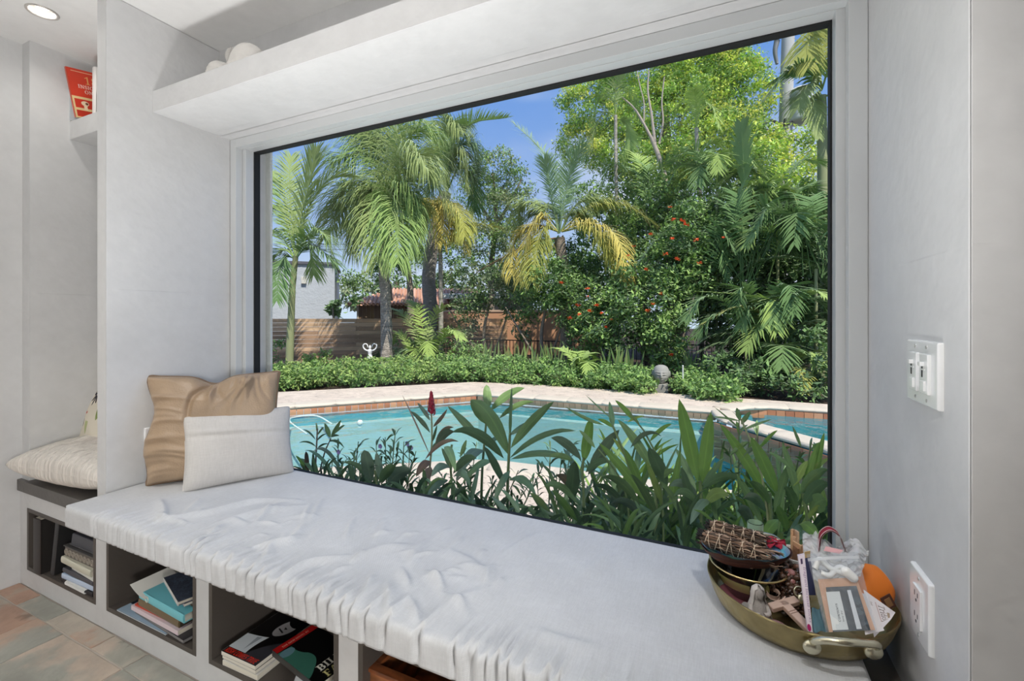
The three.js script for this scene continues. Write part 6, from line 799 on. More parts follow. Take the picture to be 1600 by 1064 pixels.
  bedPlant('strap_leaf_clump', 'dense clump of long green strap leaves over the middle of the mattress edge', -2.0, [985, 830], [[[[1000, 'ground'], [985, 740], [957, 664]], 0.008], [[[1020, 'ground'], [1025, 780], [1022, 740]], 0.011], [[[1034, 'ground'], [1034, 770], [1018, 692], [984, 646]], 0.006], [[[980, 'ground'], [975, 760], [935, 702]], 0.006]], [
    [[1024, 798], [935, 691], 17, G.fresh, 0.03, 0.1], [[1025, 742], [965, 655], 17, G.mid, 0.07, 0.0], [[1042, 760], [1013, 699], 24, G.deep, 0.04, 0.1], [[1046, 802], [1063, 704], 13, G.fresh, 0.02, 0.1], [[958, 668], [952, 627], 11, G.mid, 0, -0.1], [[992, 658], [961, 625], 10, G.fresh, 0.04, -0.05], [[944, 664], [883, 635], 7, G.mid, -0.04, -0.1], [[957, 656], [915, 617], 3, G.mid, 0, -0.1], [[958, 668], [934, 655], 8, G.fresh, 0.08, 0], [[1000, 665], [985, 648], 5, G.fresh, 0.1, 0],
    [[985, 700], [1034, 682], 9, G.grey, 0.22, 0.05], [[985, 720], [958, 685], 10, G.lime, 0.04, 0], [[1005, 770], [975, 700], 14, G.fresh, 0.04, 0.1], [[1000, 790], [940, 745], 16, G.mid, 0.12, 0.2], [[1030, 815], [985, 740], 14, G.mid, 0.06, 0.2], [[1010, 820], [950, 790], 14, G.grey, 0.14, 0.3], [[1020, 760], [1058, 735], 12, G.mid, 0.14, 0.05], [[995, 740], [1000, 690], 13, G.mid, 0, -0.1], [[960, 770], [955, 700], 14, G.mid, 0.03, -0.1], [[975, 790], [925, 760], 12, G.deep, 0.12, 0.2], [[1035, 790], [1010, 720], 12, G.lime, 0.02, 0.1], [[980, 660], [1008, 650], 5, G.lime, 0.08, 0], [[930, 700], [905, 672], 9, G.mid, 0.05, 0], [[1015, 690], [1050, 662], 8, G.fresh, 0.1, 0]]);
  bedPlant('strap_leaf_clump', 'brightest clump, two sunlit green leaves pointing up like rabbit ears', -1.95, [1096, 810], [[[[1098, 'ground'], [1096, 800], [1094, 752]], 0.011]], [
    [[1091, 754], [1061, 623], 25, G.fresh, 0.03, 0, { roll: 0.15 }], [[1097, 754], [1111, 643], 22, G.fresh, 0.0, 0.0, { roll: -0.1 }], [[1097, 765], [1163, 753], 15, G.deep, 0.18, 0.1], [[1096, 760], [1133, 714], 10, G.deep, 0.03, 0.05], [[1090, 775], [1046, 760], 16, G.grey, 0.2, 0.1], [[1092, 790], [1052, 775], 14, G.mid, 0.14, 0.2], [[1088, 770], [1055, 700], 12, G.mid, 0.08, -0.1], [[1100, 790], [1140, 775], 18, G.lime, 0.14, 0.15], [[1085, 810], [1065, 730], 16, G.deep, 0.03, 0.1], [[1105, 800], [1090, 735], 16, G.fresh, 0.02, -0.1], [[1120, 815], [1120, 750], 17, G.mid, 0.02, 0], [[1086, 740], [1072, 690], 9, G.dry, 0.05, -0.1], [[1110, 780], [1078, 820], 16, G.grey, 0.16, 0.15]]);
  bedPlant('strap_leaf_clump', 'clump with long leaves slanting across in front of the spa rim', -1.9, [1200, 830], [[[[1206, 'ground'], [1204, 810], [1202, 770]], 0.011], [[[1215, 'ground'], [1190, 740], [1158, 655]], 0.006, stalkPale]], [
    [[1202, 782], [1124, 661], 19, G.fresh, 0.04, 0.0], [[1214, 772], [1173, 682], 21, G.fresh, 0.03, 0.05], [[1157, 657], [1151, 637], 9, G.mid, 0, 0], [[1158, 663], [1173, 643], 8, G.mid, 0.02, 0], [[1157, 658], [1112, 651], 4, G.mid, 0.03, 0], [[1160, 672], [1206, 655], 5, G.mid, 0.02, 0], [[1160, 674], [1116, 636], 3, G.mid, 0.02, 0], [[1178, 700], [1160, 715], 8, G.grey, 0.1, 0], [[1170, 690], [1140, 712], 9, G.mid, 0.05, 0], [[1205, 790], [1170, 752], 14, G.mid, 0.1, 0.1], [[1210, 800], [1235, 720], 14, G.mid, 0.03, 0], [[1198, 800], [1160, 780], 16, G.deep, 0.14, 0.15], [[1192, 820], [1150, 740], 14, G.mid, 0.04, 0.05], [[1225, 800], [1212, 700], 8, G.mid, 0, -0.1], [[1180, 830], [1150, 800], 18, G.grey, 0.14, 0.2], [[1218, 812], [1190, 850], 16, G.fresh, 0.1, 0.15], [[1188, 700], [1215, 672], 6, G.fresh, 0.06, 0]]);
  bedPlant('strap_leaf_clump', 'clump leaning over the corner by the tray, next to the black gasket', -1.85, [1262, 830], [[[[1264, 'ground'], [1262, 810], [1255, 770]], 0.011]], [
    [[1250, 772], [1294, 733], 16, G.mid, 0.12, 0.05], [[1255, 790], [1296, 755], 18, G.deep, 0.14, 0.1], [[1248, 782], [1222, 690], 12, G.mid, 0.03, 0], [[1255, 765], [1280, 690], 10, G.fresh, 0.05, 0], [[1240, 760], [1262, 720], 12, G.lime, 0.1, 0], [[1245, 800], [1226, 760], 14, G.mid, 0.1, 0.1], [[1262, 830], [1240, 850], 18, G.deep, 0.1, 0.2], [[1265, 800], [1290, 780], 26, G.mid, 0.08, 0.1], [[1252, 700], [1238, 665], 5, G.mid, 0, 0], [[1270, 760], [1288, 675], 9, G.fresh, 0.02, 0], [[1230, 830], [1215, 790], 14, G.fresh, 0.04, 0.1], [[1245, 820], [1280, 845], 18, G.fresh, 0.14, 0.15], [[1245, 740], [1200, 706], 7, G.mid, 0.08, 0], [[1260, 745], [1296, 715], 8, G.lime, 0.05, 0]]);
  // lower growth of the same bed, closing the view down to the soil
  const R = rng(41), kinds = [['strap_leaf_clump', 'young strap-leaved clump low in the window bed']];
  for (let k = 0; k < 58; k++) {
    const px = k < 36 ? 490 + k * 23 : 940 + (k - 36) * 16.5, edge = 735 + (px - 470) * 0.194, z = k < 36 ? -1.66 - 0.75 * R() : -2.2 - 0.55 * R(), lv = [], hi = k >= 36 ? 1.5 : px > 880 ? 1.2 : 0.8;
    if (k >= 36) for (let i = 0; i < 10; i++) { const bx0 = px + (R() - 0.5) * 60, by = edge + 10 - 95 * R(), L = 55 + 65 * R(), a = (R() - 0.5) * 2.0; lv.push([[bx0, by, 0], [bx0 + Math.sin(a) * L, by - Math.cos(a) * L * 0.9], 3.5 + 4 * R(), [G.mid, G.fresh, G.mid, G.lime, G.fresh][Math.floor(R() * 5)], 0.02 + 0.10 * R(), (R() - 0.5) * 0.4]); }
    for (let i = 0; i < 13; i++) { const bx0 = px + (R() - 0.5) * 40, by = edge + 45 - 60 * R() * R() * hi, L = (40 + 60 * R()) * hi, a = (R() - 0.5) * 2.1; lv.push([[bx0, by, 0], [bx0 + Math.sin(a) * L, by - Math.cos(a) * L * 0.85], 4 + 8 * R(), [G.deep, G.mid, G.deep, G.mid, px > 950 ? G.fresh : G.grey, px > 1100 ? G.lime : G.deep][Math.floor(R() * 6)], 0.04 + 0.14 * R(), (R() - 0.5) * 0.4]); }
    bedPlant('young_strap_clump', 'low dark strap-leaved clump along the foot of the window, one of a row', z, [px, edge + 60], [[[[px, 'ground'], [px, edge + 60]], 0.010]], lv, 'plant', 'low strap-leaved clumps along the foot of the window');
  }
}

// ---- palms and trees
// a feather leaf along a path: midrib and drooping leaflets, joined into one mesh
function frond(pts, { n = 62, len = 0.8, w = 0.032, droop = 0.5, open = 0.95, lift = 0.1, plume = 0.5, rib = 0.022, start = 0.14, seed = 1, segs = 3 } = {}) {
  const c = new THREE.CatmullRomCurve3(pts), P = [], I = [], U = [], R = rng(seed), q = V(), d = V();
  for (let i = 0; i < n; i++) for (const sd of [-1, 1]) {
    const t = start + (1 - start) * (i + R() * 0.6) / n, p = c.getPoint(Math.min(1, t)), tan = c.getTangent(Math.min(1, t)); let side = tan.clone().cross(V(0, 1, 0)); if (side.lengthSq() < 1e-3) side.set(1, 0, 0); side.normalize().multiplyScalar(sd);
    const up = side.clone().cross(tan).multiplyScalar(sd).normalize(), s = (t - start) / (1 - start), L = len * Math.pow(Math.sin(Math.PI * (0.10 + 0.84 * s)), 0.6) * (0.8 + 0.4 * R()), an = open * lerp(1.25, 0.5, s) + (R() - 0.5) * 0.25;
    let dir = tan.clone().multiplyScalar(Math.cos(an)).addScaledVector(side, Math.sin(an)).addScaledVector(up, lift + plume * (R() - 0.5)).normalize();
    const base = P.length / 3; let x = p.clone();
    for (let k = 0; k <= segs; k++) { const f = k / segs, ww = w * (f < 0.3 ? lerp(0.5, 1, f / 0.3) : Math.pow(1 - (f - 0.3) / 0.7, 0.7)) / 2 + 0.001, across = dir.clone().cross(up).normalize(); P.push(x.x + across.x * ww, x.y + across.y * ww, x.z + across.z * ww, x.x - across.x * ww, x.y - across.y * ww, x.z - across.z * ww); U.push(0, f, 1, f); x = x.clone().addScaledVector(dir, L / segs); dir.y -= droop * (0.6 + 0.7 * R()) * (k + 0.6) / segs; dir.normalize(); }
    for (let k = 0; k < segs; k++) { const a = base + k * 2; I.push(a, a + 1, a + 2, a + 1, a + 3, a + 2); }
  }
  const g = new THREE.BufferGeometry(); g.setAttribute('position', new THREE.Float32BufferAttribute(P, 3)); g.setAttribute('uv', new THREE.Float32BufferAttribute(U, 2)); g.setIndex(I); g.computeVertexNormals();
  return join([plain(g), taper(pts, rib, rib * 0.25, 12, 5)]);
}
const pm = (r, g, b) => shiny({ color: RGB(r, g, b), roughness: 0.9, transmission: 0.25, thickness: 0 });
const PALM = { green: pm(0.285, 0.420, 0.120), light: pm(0.33, 0.42, 0.15), yellow: pm(0.62, 0.53, 0.13), olive: pm(0.40, 0.42, 0.09), dark: pm(0.128, 0.247, 0.075), jungle: pm(0.175, 0.30, 0.095), bright: pm(0.34, 0.48, 0.12), blue: pm(0.255, 0.390, 0.195), dead: pm(0.42, 0.27, 0.16) };
function palm(name, label, z, trunk, trunkR, trunkMat, list, o = {}) {
  const foot = onLevel(trunk[0][0], trunk[0][1], GY), zz = z ?? foot.z, base = at(trunk[0][0], trunk[0][1], zz), t = thing(name, label, o.category ?? 'palm tree', [base.x, GY, zz]), loc = (p) => p.clone().sub(t.position);
  if (trunkR) part('trunk', taper([V(0, -0.05, 0), ...trunk.map(([x, y]) => loc(at(x, y, zz)))].filter((p, i, a) => !i || p.y > a[i - 1].y + 0.02), trunkR[0], trunkR[1], 22, 12, 0.12, 7), trunkMat, t);
  const R = rng(o.seed ?? 5);
  for (const [path, mat, opt = {}] of list) {
    const n = path.length, side = opt.dz ?? (R() - 0.5) * 1.4, pts = path.map(([x, y], i) => loc(at(x, y, zz + side * Math.pow(i / (n - 1), 1.2))));
    part('frond', frond(pts, { ...o.frond, ...opt, seed: Math.floor(R() * 1e6) }), mat, t);
  }
  return t;
}
const bark = new THREE.MeshStandardMaterial({ color: RGB(0.66, 0.61, 0.56), roughness: 0.95, map: again(texture(256, (u, v) => { const r = 0.75 + 0.3 * (gN(u * 0.6, v * 2) - 0.5) + 0.35 * (gF(u * 0.4, v) - 0.5), ring = smooth(Math.abs(Math.sin(v * Math.PI * 7)), 0, 0.12); return [r, r * 0.98, r * 0.95].map((x) => x * lerp(0.6, 1, ring)); }), 1, 0.7), bumpMap: again(tRough, 1, 2), bumpScale: 0.03 });
const barkGreen = matte(RGB(0.27, 0.30, 0.15), 0.8), barkWhite = new THREE.MeshStandardMaterial({ color: RGB(0.66, 0.64, 0.60), roughness: 0.85, map: bark.map }), barkGrey = new THREE.MeshStandardMaterial({ color: RGB(0.36, 0.33, 0.31), roughness: 1, map: again(tPlaster, 1, 3), bumpMap: again(tRough, 0.6, 2), bumpScale: 0.06 });
const queen = { n: 120, len: 1.25, w: 0.026, droop: 1.7, plume: 0.9, rib: 0.03, segs: 4 };
palm('queen_palm', 'tall palm with a pale ringed trunk and long hanging green fronds, before the board fence', null, [[604, 578], [604, 520], [602, 460], [599, 400], [606, 350]], [0.165, 0.115], bark, [
  [[[606, 350], [585, 300], [565, 310], [550, 395]], PALM.light], [[[606, 350], [622, 310], [640, 320], [650, 400]], PALM.green], [[[606, 352], [600, 310], [592, 335], [588, 410]], PALM.light, { dz: 0.9 }], [[[606, 352], [616, 310], [620, 340], [622, 410]], PALM.green, { dz: 0.9 }],
  [[[606, 345], [588, 292], [550, 285], [512, 330]], PALM.light], [[[606, 345], [600, 270], [560, 240], [520, 255]], PALM.green], [[[606, 345], [570, 310], [535, 318], [508, 372]], PALM.light], [[[606, 345], [610, 260], [590, 205], [545, 200]], PALM.light], [[[606, 345], [622, 250], [650, 205], [690, 215]], PALM.green], [[[606, 345], [628, 290], [668, 270], [700, 315]], PALM.light], [[[606, 345], [592, 300], [575, 300], [560, 345]], PALM.light], [[[606, 345], [615, 300], [640, 300], [655, 345]], PALM.green], [[[606, 345], [616, 240], [618, 185], [612, 150]], PALM.light], [[[606, 345], [590, 250], [575, 200], [550, 170]], PALM.green], [[[606, 345], [628, 260], [650, 240], [668, 265]], PALM.light], [[[606, 350], [590, 330], [570, 340], [552, 385]], PALM.light, { len: 0.85 }], [[[606, 345], [600, 240], [590, 215], [570, 230]], PALM.light]], { frond: queen, seed: 21 });
palm('queen_palm', 'second hanging-leaved palm, its one frond arching over against the blue sky', -12.8, [[672, 480], [670, 430], [676, 380], [696, 300]], [0.26, 0.2], barkGrey, [
  [[[698, 300], [706, 225], [732, 195], [792, 184]], PALM.green, { dz: 0.4, droop: 0.15, lift: 0.45, plume: 0.25, len: 0.62 }], [[[698, 300], [716, 230], [735, 225], [748, 270]], PALM.blue], [[[698, 300], [690, 215], [660, 190], [625, 215]], PALM.light], [[[698, 300], [700, 215], [706, 190], [722, 205]], PALM.light], [[[698, 300], [676, 250], [650, 250], [632, 300]], PALM.green], [[[698, 300], [720, 260], [738, 275], [742, 330]], PALM.dark], [[[698, 300], [700, 250], [690, 225], [672, 245]], PALM.light], [[[698, 300], [712, 240], [722, 240], [730, 290]], PALM.light], [[[698, 300], [690, 270], [676, 275], [664, 320]], PALM.green]], { frond: { ...queen, len: 1.0 }, seed: 22 });
palm('yellowing_palm', 'palm with yellow drooping fronds on a thin pale trunk, beside the large grey trunk', -11.6, [[689, 500], [689, 450], [688, 400], [686, 345]], [0.075, 0.06], barkWhite, [
  [[[686, 340], [672, 325], [648, 322], [630, 350]], PALM.olive], [[[686, 340], [692, 322], [712, 325], [728, 390]], PALM.yellow], [[[686, 340], [684, 320], [668, 322], [656, 370]], PALM.yellow], [[[686, 340], [690, 318], [700, 325], [708, 375]], PALM.yellow], [[[686, 340], [700, 318], [720, 335], [726, 370]], PALM.olive], [[[686, 340], [672, 330], [655, 340], [645, 385]], PALM.olive], [[[690, 345], [720, 352], [760, 352], [800, 362]], PALM.olive, { len: 0.5, droop: 0.6 }], [[[686, 340], [680, 322], [690, 330], [692, 380]], PALM.yellow]], { frond: { n: 100, len: 0.85, w: 0.024, droop: 1.7, plume: 0.6, rib: 0.02, segs: 4 }, seed: 23 });
palm('slender_palm', 'slender green-stemmed palm beside the edge of the window opening, before the grey garage wall', null, [[452, 585], [454, 520], [457, 450], [462, 400]], [0.10, 0.065], barkGreen, [
  [[[462, 400], [452, 345], [438, 290], [418, 265]], PALM.green], [[[462, 400], [472, 330], [486, 275], [494, 235]], PALM.light, { dz: 0.2, open: 0.5 }], [[[462, 400], [484, 320], [515, 280], [545, 275]], PALM.light, { open: 0.6 }], [[[462, 400], [455, 330], [452, 280], [455, 245]], PALM.light], [[[462, 405], [440, 370], [420, 360], [404, 385]], PALM.green], [[[462, 405], [445, 390], [430, 400], [420, 440]], PALM.green], [[[462, 402], [490, 360], [510, 370], [520, 415]], PALM.green], [[[462, 405], [480, 385], [500, 390], [525, 412]], PALM.dark], [[[462, 402], [440, 330], [420, 320], [404, 335]], PALM.light], [[[462, 405], [448, 400], [438, 420], [432, 470]], PALM.dark], [[[462, 402], [478, 370], [486, 390], [490, 430]], PALM.green]], { frond: { n: 62, len: 0.72, w: 0.030, droop: 0.6, plume: 0.25, rib: 0.02 }, seed: 24 });
palm('golden_palm', 'spreading palm with golden drooping fronds and blue-green upright ones, in the middle of the garden', -11.9, [[884, 470], [880, 420], [874, 372]], [0.16, 0.15], woody, [
  [[[872, 365], [876, 300], [850, 240], [800, 190]], PALM.blue, { dz: -0.5, droop: 0.3, len: 0.75 }], [[[874, 365], [884, 300], [894, 260], [912, 225]], PALM.blue, { droop: 0.15, len: 0.6 }], [[[872, 365], [862, 310], [856, 270], [850, 250]], PALM.blue, { droop: 0.15, len: 0.55 }], [[[872, 362], [848, 340], [828, 362], [812, 440]], PALM.yellow, { dz: 0.8 }], [[[872, 362], [836, 352], [806, 372], [800, 430]], PALM.yellow, { dz: 0.5 }], [[[872, 358], [838, 318], [815, 320], [806, 365]], PALM.light, { dz: -0.3 }], [[[872, 362], [852, 355], [840, 385], [832, 440]], PALM.olive, { dz: 1 }], [[[878, 362], [912, 348], [960, 366], [984, 440]], PALM.yellow, { dz: 0.8 }], [[[878, 362], [920, 355], [945, 375], [962, 420]], PALM.olive, { dz: 0.5 }], [[[878, 360], [920, 325], [970, 318], [1045, 365]], PALM.olive, { dz: -0.4, len: 0.75 }], [[[878, 360], [900, 320], [930, 310], [965, 330]], PALM.light, { dz: -0.5 }], [[[874, 362], [866, 330], [850, 320], [836, 335]], PALM.light], [[[876, 362], [890, 335], [905, 335], [925, 360]], PALM.light], [[[880, 368], [872, 380], [880, 400], [888, 425]], PALM.dead, { len: 0.25 }], [[[868, 372], [835, 378], [790, 400], [745, 425]], PALM.dead, { len: 0.2, dz: 0.6 }]], { frond: { n: 96, len: 0.85, w: 0.024, droop: 1.3, plume: 0.5, rib: 0.024, segs: 4 }, seed: 25 });
palm('coconut_palm', 'bare-trunked coconut palm at the window edge, one dark frond arching before the pole', -13.5, [[1287, 420], [1286, 340], [1285, 230], [1284, 150]], [0.15, 0.10], barkGreen, [
  [[[1284, 140], [1262, 112], [1232, 112], [1196, 152]], PALM.dark, { dz: 0.5 }], [[[1284, 140], [1280, 90], [1290, 50], [1310, 20]], PALM.olive], [[[1290, 20], [1270, 40], [1262, 70], [1262, 105]], PALM.olive, { dz: 0.6 }], [[[1284, 140], [1268, 130], [1256, 140], [1246, 170]], PALM.light], [[[1284, 140], [1300, 100], [1330, 90], [1360, 120]], PALM.green], [[[1284, 140], [1272, 150], [1272, 180], [1280, 215]], PALM.light, { len: 0.4 }], [[[1286, 150], [1310, 150], [1330, 180], [1340, 230]], PALM.green]], { frond: { n: 52, len: 0.80, w: 0.045, droop: 0.7, plume: 0.12, lift: 0.0, rib: 0.026 }, seed: 26 });
palm('white_trunk_palm', 'thin white-trunked young palm below the big crown', -13.2, [[964, 345], [963, 300], [962, 230], [962, 180]], [0.06, 0.045], barkWhite, [[[[962, 178], [955, 150], [938, 150], [925, 190]], PALM.green], [[[962, 178], [972, 140], [990, 150], [1000, 190]], PALM.green], [[[962, 178], [962, 140], [968, 120], [972, 105]], PALM.light], [[[962, 185], [978, 190], [985, 225], [975, 270]], PALM.green, { w: 0.07 }], [[[962, 182], [945, 175], [930, 200], [920, 240]], PALM.light]], { frond: { n: 34, len: 0.45, w: 0.026, droop: 0.7, rib: 0.016 }, seed: 27 });
palm('white_trunk_palm', 'thin white-trunked young palm nearer the utility pole', -13.4, [[1096, 370], [1094, 310], [1090, 250], [1088, 200]], [0.065, 0.05], barkWhite, [[[[1088, 200], [1082, 165], [1066, 160], [1050, 190]], PALM.bright], [[[1088, 200], [1096, 160], [1112, 165], [1124, 200]], PALM.bright], [[[1088, 245], [1070, 232], [1056, 245], [1044, 270]], PALM.jungle], [[[1088, 245], [1108, 225], [1120, 222], [1135, 240]], PALM.bright], [[[1088, 200], [1088, 165], [1086, 150], [1084, 140]], PALM.bright], [[[1090, 250], [1100, 245], [1110, 262], [1112, 300]], PALM.jungle]], { frond: { n: 34, len: 0.45, w: 0.028, droop: 0.6, rib: 0.016 }, seed: 28 });
const arc = (cx, cy, spread, len, k, R, up = 0.6) => { const a = (R() - 0.5) * spread, L = len * (0.7 + 0.5 * R()), dx = Math.sin(a) * L, dy = -Math.cos(a) * L * up; return [[cx, cy], [cx + dx * 0.35, cy + dy * 0.75 - 8], [cx + dx * 0.75, cy + dy * 0.95 - 2], [cx + dx * 1.05, cy + dy * 0.7 + L * 0.18]]; };
{
  const clump = (label, z, cx, cy, hand, many, mats, seed, o = {}) => { const R = rng(seed), l = hand.map(([p, m, x]) => [p, m, x]); for (let i = 0; i < many; i++) l.push([arc(cx + (R() - 0.5) * (o.wide ?? 40), cy + (R() - 0.5) * 30, o.spread ?? 3.2, o.len ?? 110, 0, R, o.up ?? 0.75), mats[Math.floor(R() * mats.length)]]); return palm('areca_palm', label, z, [[cx, cy + 10], [cx, cy]], [0.03, 0.03], barkGreen, l, { frond: { n: 26, len: 0.52, w: 0.040, droop: 0.45, plume: 0.10, lift: 0.05, open: 1.0, rib: 0.012, start: 0.2, ...o.frond }, seed: seed + 1, category: 'palm' }); };
  const J = [PALM.jungle, PALM.dark, PALM.jungle, PALM.dark];
  clump('feathery palm clump with bright arching fronds, low in front of the dark thicket', -10.3, 1205, 530, [
    [[[1215, 545], [1200, 480], [1160, 462], [1092, 455]], PALM.bright, { dz: 0.3, len: 0.34 }], [[[1215, 545], [1190, 490], [1150, 480], [1098, 505]], PALM.olive, { dz: 0.5, len: 0.36 }], [[[1210, 560], [1195, 480], [1205, 468], [1215, 520]], PALM.bright, { dz: 0.6 }], [[[1215, 550], [1205, 500], [1185, 510], [1165, 548]], PALM.bright, { dz: 0.7 }], [[[1215, 550], [1200, 510], [1165, 500], [1140, 535]], PALM.jungle], [[[1225, 560], [1245, 510], [1270, 505], [1292, 540]], PALM.jungle], [[[1220, 560], [1250, 470], [1275, 455], [1296, 465]], PALM.bright, { len: 0.3 }], [[[1225, 600], [1215, 545], [1222, 540], [1222, 575]], PALM.jungle, { dz: 0.8 }], [[[1250, 640], [1240, 580], [1250, 575], [1258, 612]], PALM.olive, { dz: 1.0, len: 0.3 }], [[[1230, 610], [1250, 560], [1268, 550], [1285, 570]], PALM.bright], [[[1195, 600], [1170, 550], [1130, 535], [1088, 550]], PALM.jungle, { len: 0.34 }]], 20, J, 301, { len: 100, wide: 120 });
  clump('feathery palm clump with dark upright fronds behind the bright low one', -11.2, 1165, 440, [[[[1165, 450], [1150, 380], [1150, 330], [1160, 290]], PALM.jungle], [[[1165, 450], [1130, 390], [1130, 360], [1150, 395]], PALM.dark], [[[1200, 440], [1215, 370], [1185, 360], [1165, 385]], PALM.bright, { dz: 0.6 }], [[[1200, 440], [1230, 350], [1260, 340], [1290, 360]], PALM.bright], [[[1150, 450], [1125, 420], [1130, 390], [1138, 440]], PALM.dark]], 14, J, 303, { len: 150 });
  clump('feathery palm clump with tall dark fronds standing before the utility pole foot', -12.0, 1215, 340, [[[[1165, 330], [1162, 270], [1160, 225], [1158, 197]], PALM.jungle, { open: 0.5, w: 0.09 }], [[[1215, 350], [1235, 270], [1255, 250], [1290, 255]], PALM.jungle], [[[1215, 350], [1200, 280], [1165, 262], [1120, 290]], PALM.bright]], 14, [PALM.jungle, PALM.dark, PALM.bright, PALM.jungle], 305, { len: 95, up: 0.6 });
  clump('feathery palm clump deep in the thicket against the window edge', -11.0, 1275, 420, [], 14, [PALM.dark, PALM.dark, PALM.jungle], 307, { len: 140 });
  clump('feathery palm clump rising between the flowering hedge and the bare-branched tree', -12.4, 1120, 300, [[[[1120, 320], [1100, 260], [1085, 235], [1065, 240]], PALM.jungle], [[[1120, 320], [1140, 250], [1160, 235], [1180, 260]], PALM.bright]], 12, [PALM.jungle, PALM.bright, PALM.jungle], 309, { len: 85, up: 0.6 });
  clump('fan-leaved palm tuft just under the big crown', -13.0, 1010, 330, [[[[1010, 350], [1005, 280], [1000, 250], [985, 235]], PALM.bright], [[[1010, 350], [1030, 270], [1045, 250], [1060, 255]], PALM.jungle]], 9, [PALM.jungle, PALM.bright], 311, { len: 90 });
  clump('small feathery palm between the tall pale trunk and the flowering hedge', -10.6, 665, 575, [[[[668, 590], [650, 520], [630, 490], [612, 482]], PALM.light], [[[668, 590], [672, 510], [690, 480], [712, 478]], PALM.light], [[[668, 590], [640, 540], [622, 520], [612, 540]], PALM.bright], [[[668, 590], [660, 510], [650, 480], [640, 470]], PALM.bright], [[[668, 590], [690, 530], [705, 515], [722, 530]], PALM.bright], [[[668, 590], [650, 550], [650, 545], [648, 575]], PALM.bright]], 7, [PALM.bright, PALM.jungle, PALM.light], 313, { len: 80, frond: { len: 0.42, w: 0.05 } });
  clump('pale green fan-leaved seedling palm among the grass blades', -9.7, 905, 575, [[[[905, 590], [895, 560], [880, 545], [868, 545]], PALM.bright], [[[905, 590], [910, 560], [920, 552], [930, 560]], PALM.bright], [[[912, 590], [915, 575], [918, 565], [920, 585]], PALM.bright, { dz: 0.5 }]], 3, [PALM.bright], 315, { len: 35, wide: 15, frond: { n: 16, len: 0.3, w: 0.05 } });
}
// broad-leaved crowns: thousands of small folded leaves in clusters
const leaflet = (() => { const g = new THREE.BufferGeometry(); g.setAttribute('position', new THREE.Float32BufferAttribute([0, 0, 0, -0.24, 0.08, 0.45, 0, 0, 0.5, 0.24, 0.08, 0.45, 0, -0.06, 1], 3)); g.setAttribute('uv', new THREE.Float32BufferAttribute([0.5, 0, 0, 0.5, 0.5, 0.5, 1, 0.5, 0.5, 1], 2)); g.setIndex([0, 1, 2, 0, 2, 3, 1, 4, 2, 2, 4, 3]); g.computeVertexNormals(); return g; })();
const leafWhite = shiny({ color: RGB(1, 1, 1), roughness: 0.9, transmission: 0.3, thickness: 0 });
function foliage(parent, blobs, { size = 0.12, hues, seed = 1, clusters = 45, spread = 0.24, up = 0.5, thick = 1, name = 'foliage' }) {
  blobs = blobs.map((b) => ({ ...b, n: Math.round(b.n * thick) }));
  const R = rng(seed), gauss = () => (R() + R() + R() + R() - 2) * 0.9, total = blobs.reduce((s, b) => s + b.n, 0), m = new THREE.InstancedMesh(leaflet, leafWhite, total), M4 = new THREE.Matrix4(), Q = new THREE.Quaternion(), inv = parent.position; let i = 0;
  for (const b of blobs) {
    const nc = Math.max(3, Math.round(b.n / clusters)), cs = []; for (let k = 0; k < nc; k++) { let v; do v = V(R() * 2 - 1, R() * 2 - 1, R() * 2 - 1); while (v.lengthSq() > 1); const r = v.length(); v.multiplyScalar(Math.pow(r, -0.45)); cs.push([v, Math.floor(R() * hues.length)]); }
    for (let k = 0; k < b.n; k++) {
      const [c, h] = cs[k % nc], sp = spread * (b.spread ?? 1), p = V(b.c.x + c.x * b.r.x + gauss() * sp, b.c.y + c.y * b.r.y + gauss() * sp * 0.75, b.c.z + c.z * b.r.z + gauss() * sp).sub(inv), d = V(gauss(), gauss() * 0.8 - 0.25, gauss()).normalize(), n = V(gauss() * (1 - up), 0.4 + up, gauss() * (1 - up));
      const x = d.clone().cross(n).normalize(), y = d.clone().cross(x).negate(), s = size * (0.6 + 0.8 * R()); M4.makeBasis(x, y.negate(), d).scale(V(s, s, s)).setPosition(p); m.setMatrixAt(i, M4);
      const hu = hues[R() < 0.75 ? h : Math.floor(R() * hues.length)], f = 0.75 + 0.5 * R(); m.setColorAt(i, RGB(hu[0] * f, hu[1] * f, hu[2] * f)); i++;
    }
  }
  m.castShadow = m.receiveShadow = true; m.name = name; m.userData.kind = 'stuff'; parent.add(m); return m;
}
const blob = (px, py, z, rx, ry, n, rz, spread) => { const c = at(px, py, z), t = -Math.sin(YAW) * c.x - Math.cos(YAW) * c.z, k = t / FOCAL; return { c, r: V(rx * k, ry * k, rz ?? rx * k * 0.8), n, spread }; };
const HUE = { deep: [[0.135, 0.255, 0.075], [0.180, 0.315, 0.090], [0.112, 0.210, 0.083]], mid: [[0.255, 0.420, 0.105], [0.330, 0.510, 0.135], [0.210, 0.360, 0.112]], sun: [[0.570, 0.750, 0.120], [0.705, 0.825, 0.150], [0.390, 0.630, 0.112], [0.840, 0.825, 0.180]], olive: [[0.300, 0.360, 0.180], [0.390, 0.435, 0.240], [0.225, 0.300, 0.165]], cover: [[0.222, 0.377, 0.089], [0.311, 0.455, 0.122], [0.144, 0.289, 0.067], [0.377, 0.511, 0.144]] };
